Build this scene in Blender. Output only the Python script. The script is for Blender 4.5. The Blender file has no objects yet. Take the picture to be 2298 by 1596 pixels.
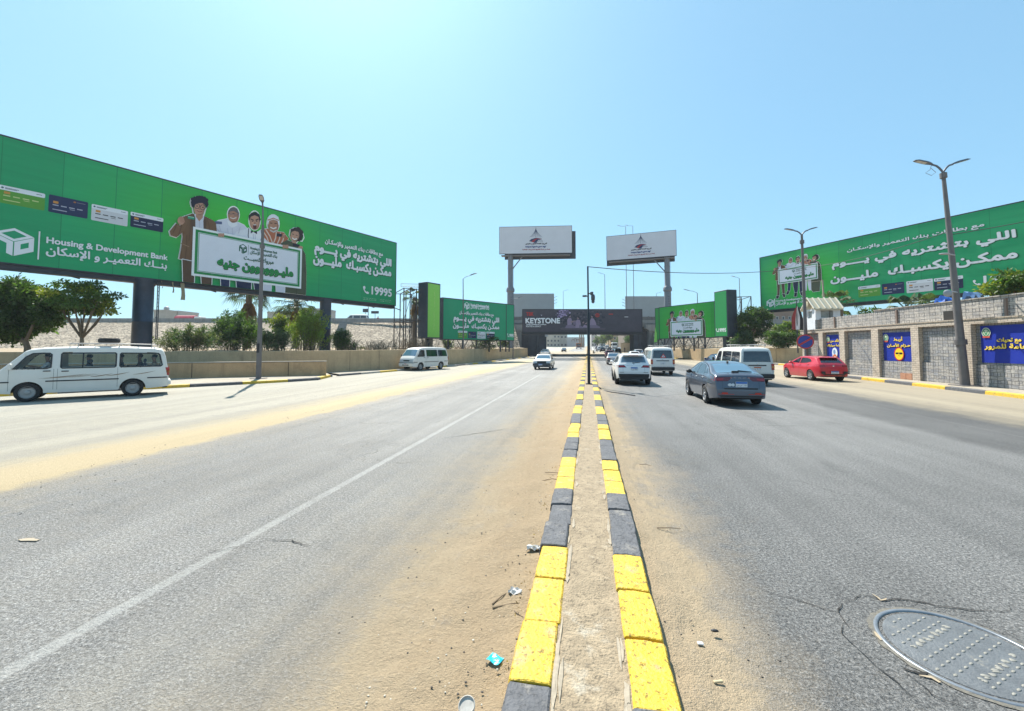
import bpy, bmesh, math, random
import numpy as np
from mathutils import Vector, Matrix, noise as mnoise
R = math.radians
S = bpy.context.scene
COL = S.collection

# ------------------------------------------------------------------ camera
CAM_H = 2.0
YAW, PITCH = math.atan(171 / 950.0), R(2.8)
cd = bpy.data.cameras.new('camera'); cam = bpy.data.objects.new('camera', cd); COL.objects.link(cam)
cam.location = (0, 0, CAM_H); cam.rotation_euler = (R(90) + PITCH, 0, YAW)
cd.sensor_width = 36; cd.lens = 36 * 950 / 2298.0; cd.shift_y = -64 / 2298.0
cd.clip_start = 0.05; cd.clip_end = 6000
S.camera = cam

# ------------------------------------------------------------------ light
SUN_EL, SUN_AZ = R(53), R(35)              # azimuth measured left of the road direction (+Y)
w = bpy.data.worlds.new('World'); S.world = w; w.use_nodes = True
nt = w.node_tree; bg = nt.nodes['Background']
sky = nt.nodes.new('ShaderNodeTexSky'); sky.sky_type = 'NISHITA'; sky.sun_disc = False
sky.sun_elevation = SUN_EL; sky.sun_rotation = -SUN_AZ
sky.altitude = 50; sky.air_density = 1.0; sky.dust_density = 1.4; sky.ozone_density = 1.0
tint = nt.nodes.new('ShaderNodeMix'); tint.data_type = 'RGBA'; tint.blend_type = 'MULTIPLY'
tint.inputs[0].default_value = 1.0; tint.inputs[7].default_value = (0.77, 1.27, 1.55, 1)
gm = nt.nodes.new('ShaderNodeGamma'); gm.inputs[1].default_value = 0.42; nt.links.new(sky.outputs[0], gm.inputs[0]); nt.links.new(gm.outputs[0], tint.inputs[6]); nt.links.new(tint.outputs[2], bg.inputs[0])
bg.inputs[1].default_value = 0.15
sl = bpy.data.lights.new('sun', 'SUN'); sl.energy = 4.2; sl.angle = R(0.5); sl.color = (1.0, 0.95, 0.86)
so = bpy.data.objects.new('sun', sl); COL.objects.link(so)
sdir = Vector((-math.sin(SUN_AZ) * math.cos(SUN_EL), math.cos(SUN_AZ) * math.cos(SUN_EL), math.sin(SUN_EL)))
so.rotation_euler = sdir.to_track_quat('Z', 'Y').to_euler(); so.location = (-30, 60, 80)
S.view_settings.view_transform = 'Standard'; S.view_settings.look = 'None'
S.view_settings.gamma = 1; S.view_settings.exposure = 1.12; S.view_settings.use_curve_mapping = False
S.render.engine = 'CYCLES'
S.cycles.max_bounces = 6; S.cycles.diffuse_bounces = 3; S.cycles.glossy_bounces = 3
S.cycles.transparent_max_bounces = 12; S.cycles.use_denoising = True
S.cycles.caustics_reflective = False; S.cycles.caustics_refractive = False

# ------------------------------------------------------------------ picture measurements -> places
def ray(x, y):                             # x, y measured on the photograph shown 2298 wide
    a = (x - 1149) / 950.0; b = -(y - 734) / 950.0
    f = math.cos(PITCH) - b * math.sin(PITCH); u = math.sin(PITCH) + b * math.cos(PITCH)
    c, s = math.cos(YAW), math.sin(YAW)
    return Vector((a * c - f * s, a * s + f * c, u))
def G(x, y, z=0.0):
    d = ray(x, y); t = (z - CAM_H) / d.z
    return Vector((d.x * t, d.y * t, z))
def camZ(x, y, Z):
    d = ray(x, y); dep = -d.x * math.sin(YAW) + d.y * math.cos(YAW)
    d = d * (Z / dep); return Vector((d.x, d.y, d.z + CAM_H))
def road_z(y):
    return 0.0 if y < 105 else min(0.013 * (y - 105), 3.2)

# ------------------------------------------------------------------ materials
MATS = {}
def _bsdf(name):
    m = bpy.data.materials.new(name); m.use_nodes = True
    return m, m.node_tree, m.node_tree.nodes['Principled BSDF']
def mat(name, col, rough=.6, metal=0., var=0., vs=4., bump=0., bs=60., spec=.5, coat=0., dirt=None, dsc=1.5, dlim=.55, ior=None, drip=0., specks=0.):
    """plain procedural material: base colour broken up by noise, optional second (dirt) colour in patches, bump"""
    if name in MATS: return MATS[name]
    m, t, b = _bsdf(name); N = t.nodes; L = t.links
    if len(col) == 3: col = (*col, 1)
    b.inputs['Base Color'].default_value = col; b.inputs['Roughness'].default_value = rough
    b.inputs['Metallic'].default_value = metal; b.inputs['Specular IOR Level'].default_value = spec
    b.inputs['Coat Weight'].default_value = coat; b.inputs['Coat Roughness'].default_value = .04
    if ior: b.inputs['IOR'].default_value = ior
    tc = N.new('ShaderNodeTexCoord'); co = tc.outputs['Object']
    cur = None
    if var > 0:
        n = N.new('ShaderNodeTexNoise'); n.inputs['Scale'].default_value = vs; n.inputs['Detail'].default_value = 6
        n.inputs['Roughness'].default_value = .65
        L.new(co, n.inputs['Vector'])
        mr = N.new('ShaderNodeMapRange'); mr.inputs['From Min'].default_value = .25; mr.inputs['From Max'].default_value = .75
        mr.inputs['To Min'].default_value = 1 - var; mr.inputs['To Max'].default_value = 1 + var
        L.new(n.outputs[0], mr.inputs[0])
        mx = N.new('ShaderNodeMix'); mx.data_type = 'RGBA'; mx.blend_type = 'MULTIPLY'; mx.inputs[0].default_value = 1
        mx.inputs[6].default_value = col; L.new(mr.outputs[0], mx.inputs[7]); cur = mx.outputs[2]
    if dirt:
        n = N.new('ShaderNodeTexNoise'); n.inputs['Scale'].default_value = dsc; n.inputs['Detail'].default_value = 8
        n.inputs['Roughness'].default_value = .7
        L.new(co, n.inputs['Vector'])
        mr = N.new('ShaderNodeMapRange'); mr.inputs['From Min'].default_value = dlim; mr.inputs['From Max'].default_value = dlim + .12
        L.new(n.outputs[0], mr.inputs[0])
        mx = N.new('ShaderNodeMix'); mx.data_type = 'RGBA'; L.new(mr.outputs[0], mx.inputs[0])
        if cur: L.new(cur, mx.inputs[6])
        else: mx.inputs[6].default_value = col
        mx.inputs[7].default_value = (*dirt, 1); cur = mx.outputs[2]
    for amt, vec, sc_, lo, hi, dk in ((drip, (2.2, 2.2, .16), 1.0, .52, .70, .55), (specks, (1, 1, 1), 26.0, .55, .61, .22)):
        if amt <= 0: continue
        mp = N.new('ShaderNodeMapping'); mp.inputs['Scale'].default_value = vec; L.new(co, mp.inputs[0])
        n = N.new('ShaderNodeTexNoise'); n.inputs['Scale'].default_value = sc_; n.inputs['Detail'].default_value = 6; n.inputs['Roughness'].default_value = .7; L.new(mp.outputs[0], n.inputs['Vector'])
        mr = N.new('ShaderNodeMapRange'); mr.inputs['From Min'].default_value = lo; mr.inputs['From Max'].default_value = hi; mr.inputs['To Max'].default_value = amt; L.new(n.outputs[0], mr.inputs[0])
        mx = N.new('ShaderNodeMix'); mx.data_type = 'RGBA'; L.new(mr.outputs[0], mx.inputs[0])
        if cur: L.new(cur, mx.inputs[6])
        else: mx.inputs[6].default_value = col
        mx.inputs[7].default_value = (col[0]*dk, col[1]*dk, col[2]*dk, 1); cur = mx.outputs[2]
    if cur: L.new(cur, b.inputs['Base Color'])
    if bump > 0:
        n = N.new('ShaderNodeTexNoise'); n.inputs['Scale'].default_value = bs; n.inputs['Detail'].default_value = 4
        L.new(co, n.inputs['Vector'])
        bp = N.new('ShaderNodeBump'); bp.inputs['Strength'].default_value = bump; bp.inputs['Distance'].default_value = .02
        L.new(n.outputs[0], bp.inputs['Height']); L.new(bp.outputs[0], b.inputs['Normal'])
    MATS[name] = m
    return m
def flat(rgb, rough=.55):
    k = 'ink_%02d_%02d_%02d' % tuple(int(c * 99) for c in rgb)
    return mat(k, rgb, rough, spec=.3, var=.04, vs=1.2)
def lin(h):
    h = h.lstrip('#'); return tuple((int(h[i:i + 2], 16) / 255.0) ** 2.2 for i in (0, 2, 4))

# ------------------------------------------------------------------ mesh builder
class MB:
    def __init__(s): s.v = []; s.f = []; s.m = []; s.mats = []
    def mi(s, m):
        if m not in s.mats: s.mats.append(m)
        return s.mats.index(m)
    def add(s, vs, fs, m=None, mtx=None):
        o = len(s.v); k = s.mi(m) if m else 0
        s.v += [tuple(mtx @ Vector(p)) if mtx else tuple(p) for p in vs]
        s.f += [tuple(i + o for i in f) for f in fs]; s.m += [k] * len(fs)
    def box(s, a, b, m=None, mtx=None, bev=0.0):
        x0, y0, z0 = a; x1, y1, z1 = b
        if bev <= 0:
            vs = [(x0,y0,z0),(x1,y0,z0),(x1,y1,z0),(x0,y1,z0),(x0,y0,z1),(x1,y0,z1),(x1,y1,z1),(x0,y1,z1)]
            s.add(vs, [(0,3,2,1),(4,5,6,7),(0,1,5,4),(1,2,6,5),(2,3,7,6),(3,0,4,7)], m, mtx); return
        e = bev
        def oct_(z, i): return [(x0+i+e,y0+i,z),(x1-i-e,y0+i,z),(x1-i,y0+i+e,z),(x1-i,y1-i-e,z),(x1-i-e,y1-i,z),(x0+i+e,y1-i,z),(x0+i,y1-i-e,z),(x0+i,y0+i+e,z)]
        s.loft([oct_(z0, e), oct_(z0 + e, 0), oct_(z1 - e, 0), oct_(z1, e)], m, mtx, True, True, True)
    def loft(s, rings, m=None, mtx=None, closed=True, cap0=False, cap1=False):
        n = len(rings[0]); vs = [p for r in rings for p in r]; fs = []
        for i in range(len(rings) - 1):
            for j in range(n if closed else n - 1):
                k = (j + 1) % n
                fs.append((i*n+j, i*n+k, (i+1)*n+k, (i+1)*n+j))
        if cap0: fs.append(tuple(reversed(range(n))))
        if cap1: fs.append(tuple((len(rings)-1)*n + j for j in range(n)))
        s.add(vs, fs, m, mtx)
    def tube(s, pts, rad, m=None, n=8, mtx=None, cap=True):
        pts = [Vector(p) for p in pts]
        if not hasattr(rad, '__len__'): rad = [rad] * len(pts)
        rings = []; up = None
        for i, p in enumerate(pts):
            d = (pts[min(i+1, len(pts)-1)] - pts[max(i-1, 0)])
            if d.length < 1e-9: d = Vector((0,0,1))
            d.normalize()
            if up is None:
                up = Vector((1,0,0)) if abs(d.z) > .9 else Vector((0,0,1))
            a = (up - d * up.dot(d))
            if a.length < 1e-6: a = Vector((0,1,0)) - d * d.y
            a.normalize(); up = a; b = d.cross(a)
            rings.append([tuple(p + (a*math.cos(q) + b*math.sin(q)) * rad[i]) for q in [2*math.pi*k/n for k in range(n)]])
        s.loft(rings, m, mtx, True, cap, cap)
    def bar(s, p, q, wd, m=None, ht=None):
        """square section bar"""
        p = Vector(p); q = Vector(q); d = (q - p).normalized(); ht = ht or wd
        up = Vector((1,0,0)) if abs(d.z) > .95 else Vector((0,0,1))
        a = d.cross(up).normalized() * wd / 2; b = a.cross(d).normalized() * ht / 2
        s.loft([[tuple(c+a+b), tuple(c-a+b), tuple(c-a-b), tuple(c+a-b)] for c in (p, q)], m, None, True, True, True)
    def lathe(s, prof, n, m=None, mtx=None, axis='z'):
        rings = []
        for r, h in prof:
            rg = []
            for k in range(n):
                a = 2*math.pi*k/n; c, d = r*math.cos(a), r*math.sin(a)
                rg.append((c, d, h) if axis == 'z' else ((c, h, -d) if axis == 'y' else (h, c, d)))
            rings.append(rg)
        s.loft(rings, m, mtx, True, True, True)
    def prism(s, poly, z0, z1, m=None, mtx=None):
        n = len(poly); vs = [(x,y,z0) for x,y in poly] + [(x,y,z1) for x,y in poly]
        fs = [tuple(range(n-1,-1,-1)), tuple(range(n,2*n))] + [(i,(i+1)%n,n+(i+1)%n,n+i) for i in range(n)]
        s.add(vs, fs, m, mtx)
    def blob(s, c, r, m=None, n=8, k=6, jit=0., seed=0, mtx=None):
        rnd = random.Random(seed); rings = []
        for i in range(k + 1):
            t = math.pi * i / k; rr = max(math.sin(t), .02); z = -math.cos(t)
            rings.append([(c[0] + r[0]*rr*math.cos(2*math.pi*j/n)*(1+rnd.uniform(-jit,jit)), c[1] + r[1]*rr*math.sin(2*math.pi*j/n)*(1+rnd.uniform(-jit,jit)), c[2] + r[2]*z) for j in range(n)])
        s.loft(rings, m, mtx, True, True, True)
    def build(s, name, m=None, parent=None, smooth=0., loc=None, rotz=0., fix=True):
        me = bpy.data.meshes.new(name); me.from_pydata(s.v, [], s.f)
        ml = s.mats or ([m] if m else [])
        for q in ml: me.materials.append(q)
        if len(ml) > 1: me.polygons.foreach_set('material_index', s.m)
        me.update()
        if fix:
            bm = bmesh.new(); bm.from_mesh(me); bmesh.ops.recalc_face_normals(bm, faces=bm.faces[:]); bm.to_mesh(me); bm.free()
        if smooth > 0:
            me.polygons.foreach_set('use_smooth', [True] * len(me.polygons)); me.set_sharp_from_angle(angle=R(smooth))
        o = bpy.data.objects.new(name, me); COL.objects.link(o)
        if parent: o.parent = parent
        if loc is not None: o.location = loc
        o.rotation_euler.z = rotz
        return o
def tag(o, label=None, cat=None, group=None, kind=None):
    if label: o['label'] = label
    if cat: o['category'] = cat
    if group: o['group'] = group
    if kind: o['kind'] = kind
    return o
def thing(name, label, cat, loc=(0,0,0), rotz=0., group=None):
    o = bpy.data.objects.new(name, None); COL.objects.link(o); o.location = loc; o.rotation_euler.z = rotz
    o.empty_display_size = .3
    return tag(o, label, cat, group)
def copy_tree(o, parent=None):
    c = o.copy(); COL.objects.link(c)
    if parent: c.parent = parent
    for ch in list(o.children): copy_tree(ch, c)
    return c
def dup(o, loc, rotz, label, group=None):
    c = copy_tree(o); c.location = loc; c.rotation_euler.z = rotz; c['label'] = label
    if group: c['group'] = group
    return c
def struct(o): o['kind'] = 'structure'; return o
# ------------------------------------------------------------------ the ground, roads, kerbs, banks
def ramp(N, stops, interp='LINEAR'):
    r = N.new('ShaderNodeValToRGB'); r.color_ramp.interpolation = interp
    e = r.color_ramp.elements
    while len(e) > 1: e.remove(e[-1])
    for i, (p, c) in enumerate(stops):
        el = e[0] if i == 0 else e.new(p)
        el.position = p; el.color = (*c, 1) if hasattr(c, '__len__') else (c, c, c, 1)
    return r
def math_(N, L, op, a, b=None, clamp=False):
    n = N.new('ShaderNodeMath'); n.operation = op; n.use_clamp = clamp
    for i, q in enumerate((a, b)):
        if q is None: continue
        if isinstance(q, (int, float)): n.inputs[i].default_value = q
        else: L.new(q, n.inputs[i])
    return n.outputs[0]
def mixc(N, L, f, a, b, mode='MIX'):
    n = N.new('ShaderNodeMix'); n.data_type = 'RGBA'; n.blend_type = mode
    for i, q in ((0, f), (6, a), (7, b)):
        if isinstance(q, (int, float)): n.inputs[i].default_value = q
        elif isinstance(q, tuple): n.inputs[i].default_value = (*q, 1)
        else: L.new(q, n.inputs[i])
    return n.outputs[2]
def noise_(N, L, vec, sc, det=5, rough=.6):
    n = N.new('ShaderNodeTexNoise'); n.inputs['Scale'].default_value = sc; n.inputs['Detail'].default_value = det
    n.inputs['Roughness'].default_value = rough; L.new(vec, n.inputs['Vector']); return n.outputs[0]
def scaled(N, L, vec, s):
    n = N.new('ShaderNodeMapping'); n.inputs['Scale'].default_value = s; L.new(vec, n.inputs['Vector']); return n.outputs[0]
def mrange(N, L, v, a, b, c, d):
    n = N.new('ShaderNodeMapRange'); L.new(v, n.inputs[0])
    for i, q in zip((1, 2, 3, 4), (a, b, c, d)): n.inputs[i].default_value = q
    return n.outputs[0]

def road_material():
    m, t, b = _bsdf('dusty_asphalt'); N, L = t.nodes, t.links
    geo = N.new('ShaderNodeNewGeometry'); P = geo.outputs['Position']
    sx = N.new('ShaderNodeSeparateXYZ'); L.new(P, sx.inputs[0]); X, Yc = sx.outputs[0], sx.outputs[1]
    wob = noise_(N, L, P, .9, 6, .65); wob2 = noise_(N, L, scaled(N, L, P, (1, .07, 1)), .8, 5, .6)
    xw = math_(N, L, 'ADD', X, math_(N, L, 'MULTIPLY', math_(N, L, 'SUBTRACT', wob, .5), 1.3))
    xw = math_(N, L, 'ADD', xw, math_(N, L, 'MULTIPLY', math_(N, L, 'SUBTRACT', wob2, .5), 1.1))
    u = math_(N, L, 'DIVIDE', math_(N, L, 'ADD', xw, 20), 40)
    p = lambda x: (x + 20) / 40
    dust = ramp(N, [(p(-20), .80), (p(-10.6), .74), (p(-9.6), .8), (p(-8.9), .97), (p(-8.3), .9), (p(-7.8), .35), (p(-6.9), .2), (p(-5.0), .22), (p(-3.0), .25), (p(-2.2), .45), (p(-1.5), .62), (p(-1.05), .97),
                    (p(.62), .96), (p(.9), .5), (p(1.5), .14), (p(2.6), .04), (p(10.4), .04), (p(11.1), .55), (p(12.2), .85), (p(17), .88)])
    L.new(u, dust.inputs[0])
    dcol = ramp(N, [(p(-20), (.39, .365, .305)), (p(-10.4), (.41, .37, .295)), (p(-9.2), (.50, .40, .25)), (p(-8.2), (.50, .395, .24)), (p(-6), (.34, .29, .22)), (p(-2.6), (.36, .325, .265)), (p(-1.5), (.40, .32, .215)), (p(-.8), (.37, .275, .17)),
                    (p(1), (.38, .30, .20)), (p(9), (.34, .29, .21)), (p(17), (.37, .315, .23))])
    L.new(u, dcol.inputs[0])
    acol = ramp(N, [(p(-20), .25), (p(-8), .225), (p(-5.0), .24), (p(-3.5), .25), (p(-2), .20), (p(1.5), .165), (p(3.0), .205), (p(5.5), .215), (p(7.6), .205), (p(8.3), .135), (p(10.4), .125), (p(11.2), .12), (p(17), .16)])
    L.new(u, acol.inputs[0])
    streak = noise_(N, L, scaled(N, L, P, (1, .035, 1)), 1.6, 6, .65)
    # fine aggregate: light chippings in a dark binder
    ag = noise_(N, L, P, 95, 3, .75); vo = N.new('ShaderNodeTexVoronoi'); vo.inputs['Scale'].default_value = 62; L.new(P, vo.inputs['Vector'])
    ag2 = noise_(N, L, P, 38, 3, .7); ag = math_(N, L, 'ADD', math_(N, L, 'MULTIPLY', ag, .45), math_(N, L, 'MULTIPLY', ag2, .55)); agr = mrange(N, L, ag, .37, .63, .22, 1.95)
    vod = mrange(N, L, vo.outputs['Distance'], .0, .6, 1.32, .72)
    a = mixc(N, L, 1.0, acol.outputs[0], mrange(N, L, streak, .25, .75, .80, 1.20), 'MULTIPLY')
    a = mixc(N, L, 1.0, a, mixc(N, L, 1.0, agr, vod, 'MULTIPLY'), 'MULTIPLY')
    patch = mrange(N, L, noise_(N, L, P, .23, 4), .35, .65, .86, 1.14); stain = mrange(N, L, noise_(N, L, scaled(N, L, P, (1, .45, 1)), .9, 7, .72), .56, .68, 1.0, .74); patch = math_(N, L, 'MULTIPLY', patch, stain)
    a = mixc(N, L, 1.0, a, patch, 'MULTIPLY'); a = mixc(N, L, 1.0, a, mrange(N, L, noise_(N, L, scaled(N, L, P, (1, .012, 1)), .95, 3, .5), .3, .7, .86, 1.12), 'MULTIPLY')
    a = mixc(N, L, 1.0, a, (1.03, 1.0, .955), 'MULTIPLY')
    # hairline cracks
    vc = N.new('ShaderNodeTexVoronoi'); vc.feature = 'DISTANCE_TO_EDGE'; vc.inputs['Scale'].default_value = .21
    wv = N.new('ShaderNodeVectorMath'); wv.operation = 'ADD'; L.new(P, wv.inputs[0])
    nc = N.new('ShaderNodeTexNoise'); nc.inputs['Scale'].default_value = 1.2; nc.inputs['Detail'].default_value = 7; L.new(P, nc.inputs['Vector'])
    sc = N.new('ShaderNodeVectorMath'); sc.operation = 'SCALE'; sc.inputs['Scale'].default_value = 1.6; L.new(nc.outputs['Color'], sc.inputs[0]); L.new(sc.outputs[0], wv.inputs[1])
    L.new(wv.outputs[0], vc.inputs['Vector'])
    crack = mrange(N, L, vc.outputs['Distance'], 0, .0035, 1, 0)
    crack = math_(N, L, 'MULTIPLY', crack, mrange(N, L, noise_(N, L, P, .33, 3), .53, .6, 0, .75))
    a = mixc(N, L, crack, a, (.035, .033, .03))
    d = math_(N, L, 'MULTIPLY', dust.outputs[0], mrange(N, L, streak, .3, .7, .72, 1.2))
    d = math_(N, L, 'MULTIPLY', d, mrange(N, L, noise_(N, L, P, 3.1, 8, .7), .3, .7, .78, 1.18), True)
    d = math_(N, L, 'MULTIPLY', d, mrange(N, L, ag, .3, .7, 1.12, .86), True)
    rag = noise_(N, L, P, 5.5, 9, .75); d = mrange(N, L, math_(N, L, 'ADD', d, math_(N, L, 'MULTIPLY', math_(N, L, 'SUBTRACT', rag, .5), .55)), .12, .80, 0, 1)
    grain = mrange(N, L, noise_(N, L, P, 26, 7, .7), .3, .7, .86, 1.13)
    dc = mixc(N, L, 1.0, dcol.outputs[0], grain, 'MULTIPLY')
    wheel = mrange(N, L, noise_(N, L, scaled(N, L, P, (.55, .045, 1)), 1.1, 4, .55), .32, .7, 1.1, .86)
    dc = mixc(N, L, 1.0, dc, wheel, 'MULTIPLY')
    c = mixc(N, L, d, a, dc)
    # worn lane lines
    def line(x0, wd, strength, ymin=-20, ymax=300):
        dx = math_(N, L, 'ABSOLUTE', math_(N, L, 'SUBTRACT', math_(N, L, 'ADD', X, math_(N, L, 'MULTIPLY', math_(N, L, 'SUBTRACT', wob2, .5), .10)), x0))
        k = mrange(N, L, dx, wd * .55, wd * .5 + .035, 1, 0)
        wear = mrange(N, L, noise_(N, L, P, 2.4, 9, .75), .30, .58, .25, 1)
        k = math_(N, L, 'MULTIPLY', math_(N, L, 'MULTIPLY', k, wear), strength)
        k = math_(N, L, 'MULTIPLY', k, mrange(N, L, ag, .3, .6, .65, 1.1), True)
        return math_(N, L, 'MULTIPLY', k, mrange(N, L, Yc, ymax, ymax + 4, 1, 0))
    c = mixc(N, L, line(-3.55, .08, .48, ymax=30), c, (.52, .51, .48))
    c = mixc(N, L, line(9.55, .07, .16, ymax=40), c, (.36, .35, .34))
    L.new(c, b.inputs['Base Color'])
    b.inputs['Specular IOR Level'].default_value = .42
    L.new(mrange(N, L, d, 0, 1, .60, .9), b.inputs['Roughness'])
    bp = N.new('ShaderNodeBump'); bp.inputs['Strength'].default_value = .8; bp.inputs['Distance'].default_value = .010
    L.new(math_(N, L, 'ADD', agr, math_(N, L, 'MULTIPLY', crack, -2)), bp.inputs['Height']); L.new(bp.outputs[0], b.inputs['Normal'])
    return m
def soil_material(name, c1, c2, sc=3.0, bump=.5, stones=False, gapc=(.10, .08, .06), wave=0):
    m, t, b = _bsdf(name); N, L = t.nodes, t.links
    geo = N.new('ShaderNodeNewGeometry'); P = geo.outputs['Position']
    n1 = noise_(N, L, P, sc, 8, .65)
    c = mixc(N, L, mrange(N, L, n1, .3, .7, 0, 1), c1, c2)
    c = mixc(N, L, 1.0, c, mrange(N, L, noise_(N, L, P, sc * 14, 6, .7), .3, .7, .78, 1.22), 'MULTIPLY')
    h = noise_(N, L, P, sc * 9, 6, .7)
    if stones:
        vo = N.new('ShaderNodeTexVoronoi'); vo.feature = 'DISTANCE_TO_EDGE'; vo.inputs['Scale'].default_value = 1.0
        vm = scaled(N, L, P, (1.25, 1.25, 2.4))
        wv = N.new('ShaderNodeVectorMath'); wv.operation = 'ADD'; L.new(vm, wv.inputs[0])
        nc = N.new('ShaderNodeTexNoise'); nc.inputs['Scale'].default_value = 1.7; L.new(P, nc.inputs['Vector'])
        s_ = N.new('ShaderNodeVectorMath'); s_.operation = 'SCALE'; s_.inputs['Scale'].default_value = .5; L.new(nc.outputs['Color'], s_.inputs[0]); L.new(s_.outputs[0], wv.inputs[1])
        L.new(wv.outputs[0], vo.inputs['Vector'])
        v2 = N.new('ShaderNodeTexVoronoi'); v2.inputs['Scale'].default_value = 1.0; L.new(wv.outputs[0], v2.inputs['Vector'])
        tone = N.new('ShaderNodeSeparateColor'); L.new(v2.outputs['Color'], tone.inputs[0])
        c = mixc(N, L, 1.0, c, mrange(N, L, tone.outputs[0], 0, 1, .72, 1.22), 'MULTIPLY')
        gap = mrange(N, L, vo.outputs['Distance'], .015, .09, 1, 0)
        gap = math_(N, L, 'MULTIPLY', gap, mrange(N, L, noise_(N, L, P, .35, 4), .35, .6, .25, 1))
        c = mixc(N, L, gap, c, gapc)
        h = math_(N, L, 'SUBTRACT', mrange(N, L, vo.outputs['Distance'], 0, .2, 0, 1), math_(N, L, 'MULTIPLY', h, .3))
    L.new(c, b.inputs['Base Color']); b.inputs['Roughness'].default_value = .92; b.inputs['Specular IOR Level'].default_value = .25
    bp = N.new('ShaderNodeBump'); bp.inputs['Strength'].default_value = bump; bp.inputs['Distance'].default_value = .18 if stones else .03
    L.new(h, bp.inputs['Height']); L.new(bp.outputs[0], b.inputs['Normal'])
    return m
M_ROAD = road_material()
M_SAND = soil_material('verge_sand', (.33, .235, .145), (.41, .31, .205), 2.6, .7)
M_SOIL = soil_material('bank_soil', (.25, .19, .125), (.38, .30, .205), .8, .6)
M_STONE = soil_material('pitched_stone', (.40, .335, .255), (.31, .26, .20), .5, .9, True)
M_GROUND = soil_material('open_ground', (.34, .29, .22), (.40, .345, .26), .2, .3)
M_MEDIAN = mat('median_concrete', (.30, .235, .155), .9, var=.3, vs=11, bump=.9, bs=60, dirt=(.40, .35, .27), dsc=4, dlim=.58, specks=.5)
M_YEL = mat('yellow_kerb_paint', (.62, .405, .030), .62, var=.14, vs=9, bump=.7, bs=38, dirt=(.42, .29, .13), dsc=5.5, dlim=.535, specks=.85)
M_GRY = mat('charcoal_kerb_paint', (.092, .094, .102), .75, var=.28, vs=9, bump=.7, bs=38, dirt=(.21, .195, .175), dsc=5, dlim=.55, specks=.7)
M_PALE = mat('bare_kerb_concrete', (.36, .33, .28), .85, var=.25, vs=8, bump=.5, bs=40)
M_PAVE = mat('pavement_concrete', (.33, .29, .23), .9, var=.25, vs=3, bump=.5, bs=30)
M_TAN = mat('tan_wall_plaster', (.47, .345, .205), .88, var=.15, vs=1.1, bump=.5, bs=16, dirt=(.37, .27, .165), dsc=.7, dlim=.57, drip=.5, specks=.3)
M_TAN2 = mat('ochre_wall_plaster', (.47, .31, .17), .88, var=.15, vs=1.4, bump=.4, bs=22, dirt=(.35, .235, .135), dsc=.9, dlim=.57, drip=.5, specks=.3)
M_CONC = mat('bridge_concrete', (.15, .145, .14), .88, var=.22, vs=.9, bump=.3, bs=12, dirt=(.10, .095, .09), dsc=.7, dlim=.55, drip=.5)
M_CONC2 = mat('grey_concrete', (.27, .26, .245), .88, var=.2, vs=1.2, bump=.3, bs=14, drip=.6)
M_STEEL = mat('weathered_steel', (.19, .19, .205), .5, metal=.35, var=.2, vs=3, dirt=(.13, .11, .10), dsc=3, dlim=.6)
M_DSTEEL = mat('dark_painted_steel', (.035, .038, .048), .5, metal=.2, var=.3, vs=3)
M_BLUESTEEL = mat('dark_blue_painted_steel', (.028, .045, .075), .42, metal=.1, var=.3, vs=1.5, dirt=(.06, .065, .08), dsc=1.2, dlim=.6)

g = MB()
xs = [-3000, -800, -250, -60, 60, 250, 800, 3000]; ys = [-400, -60, 0, 100, 340, 900, 2200, 4500]
vs = [(x, y, -.05 + road_z(y) * (1 if y < 400 else 1)) for y in ys for x in xs]
g.add(vs, [(j*8+i, j*8+i+1, (j+1)*8+i+1, (j+1)*8+i) for j in range(7) for i in range(7)])
struct(g.build('ground', M_GROUND))
g = MB()
xs = [-46, -20, -10, 0, 10, 25]; ys = [-8, 20, 60, 105, 130, 170, 220, 280, 330, 352]
vs = [(x, y, road_z(y)) for y in ys for x in xs]
g.add(vs, [(j*6+i, j*6+i+1, (j+1)*6+i+1, (j+1)*6+i) for j in range(len(ys)-1) for i in range(5)])
struct(g.build('road', M_ROAD))

# sand drifted against both sides of the median, rising a few centimetres out of the road
def verge(side, wid, name):
    m = MB(); ys = []; y = -8.0
    while y < 78: ys.append(y); y += max(.03 if 1 < y < 5 else .1, .011 * y)
    nx = 30; vs = []
    for y in ys:
        for i in range(nx):
            t = i / (nx - 1); x = side * (.43 + t * (wid + .5 * mnoise.noise((0, y * .35, 7 + side))))
            n = mnoise.fractal((x * 2.2, y * 2.2, side), .9, 2.0, 5) ; n2 = mnoise.noise((x * 9, y * 9, 3 * side))
            h = (.085 - .05 * abs(side - 1) / 2 * 0) * (1 - t) ** 1.3 - .012 + .030 * n * (1 - .5 * t) + .009 * n2 + .004 * mnoise.noise((x * 21, y * 15, 1))
            if t == 1: h = -.04
            vs.append((x, y, h))
    k = len(ys)
    m.add(vs, [(j*nx+i, j*nx+i+1, (j+1)*nx+i+1, (j+1)*nx+i) for j in range(k-1) for i in range(nx-1)])
    o = struct(m.build(name, M_ROAD, smooth=60)); return o
verge(-1, 1.25, 'sand_verge'); verge(1, .62, 'sand_verge')

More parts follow.
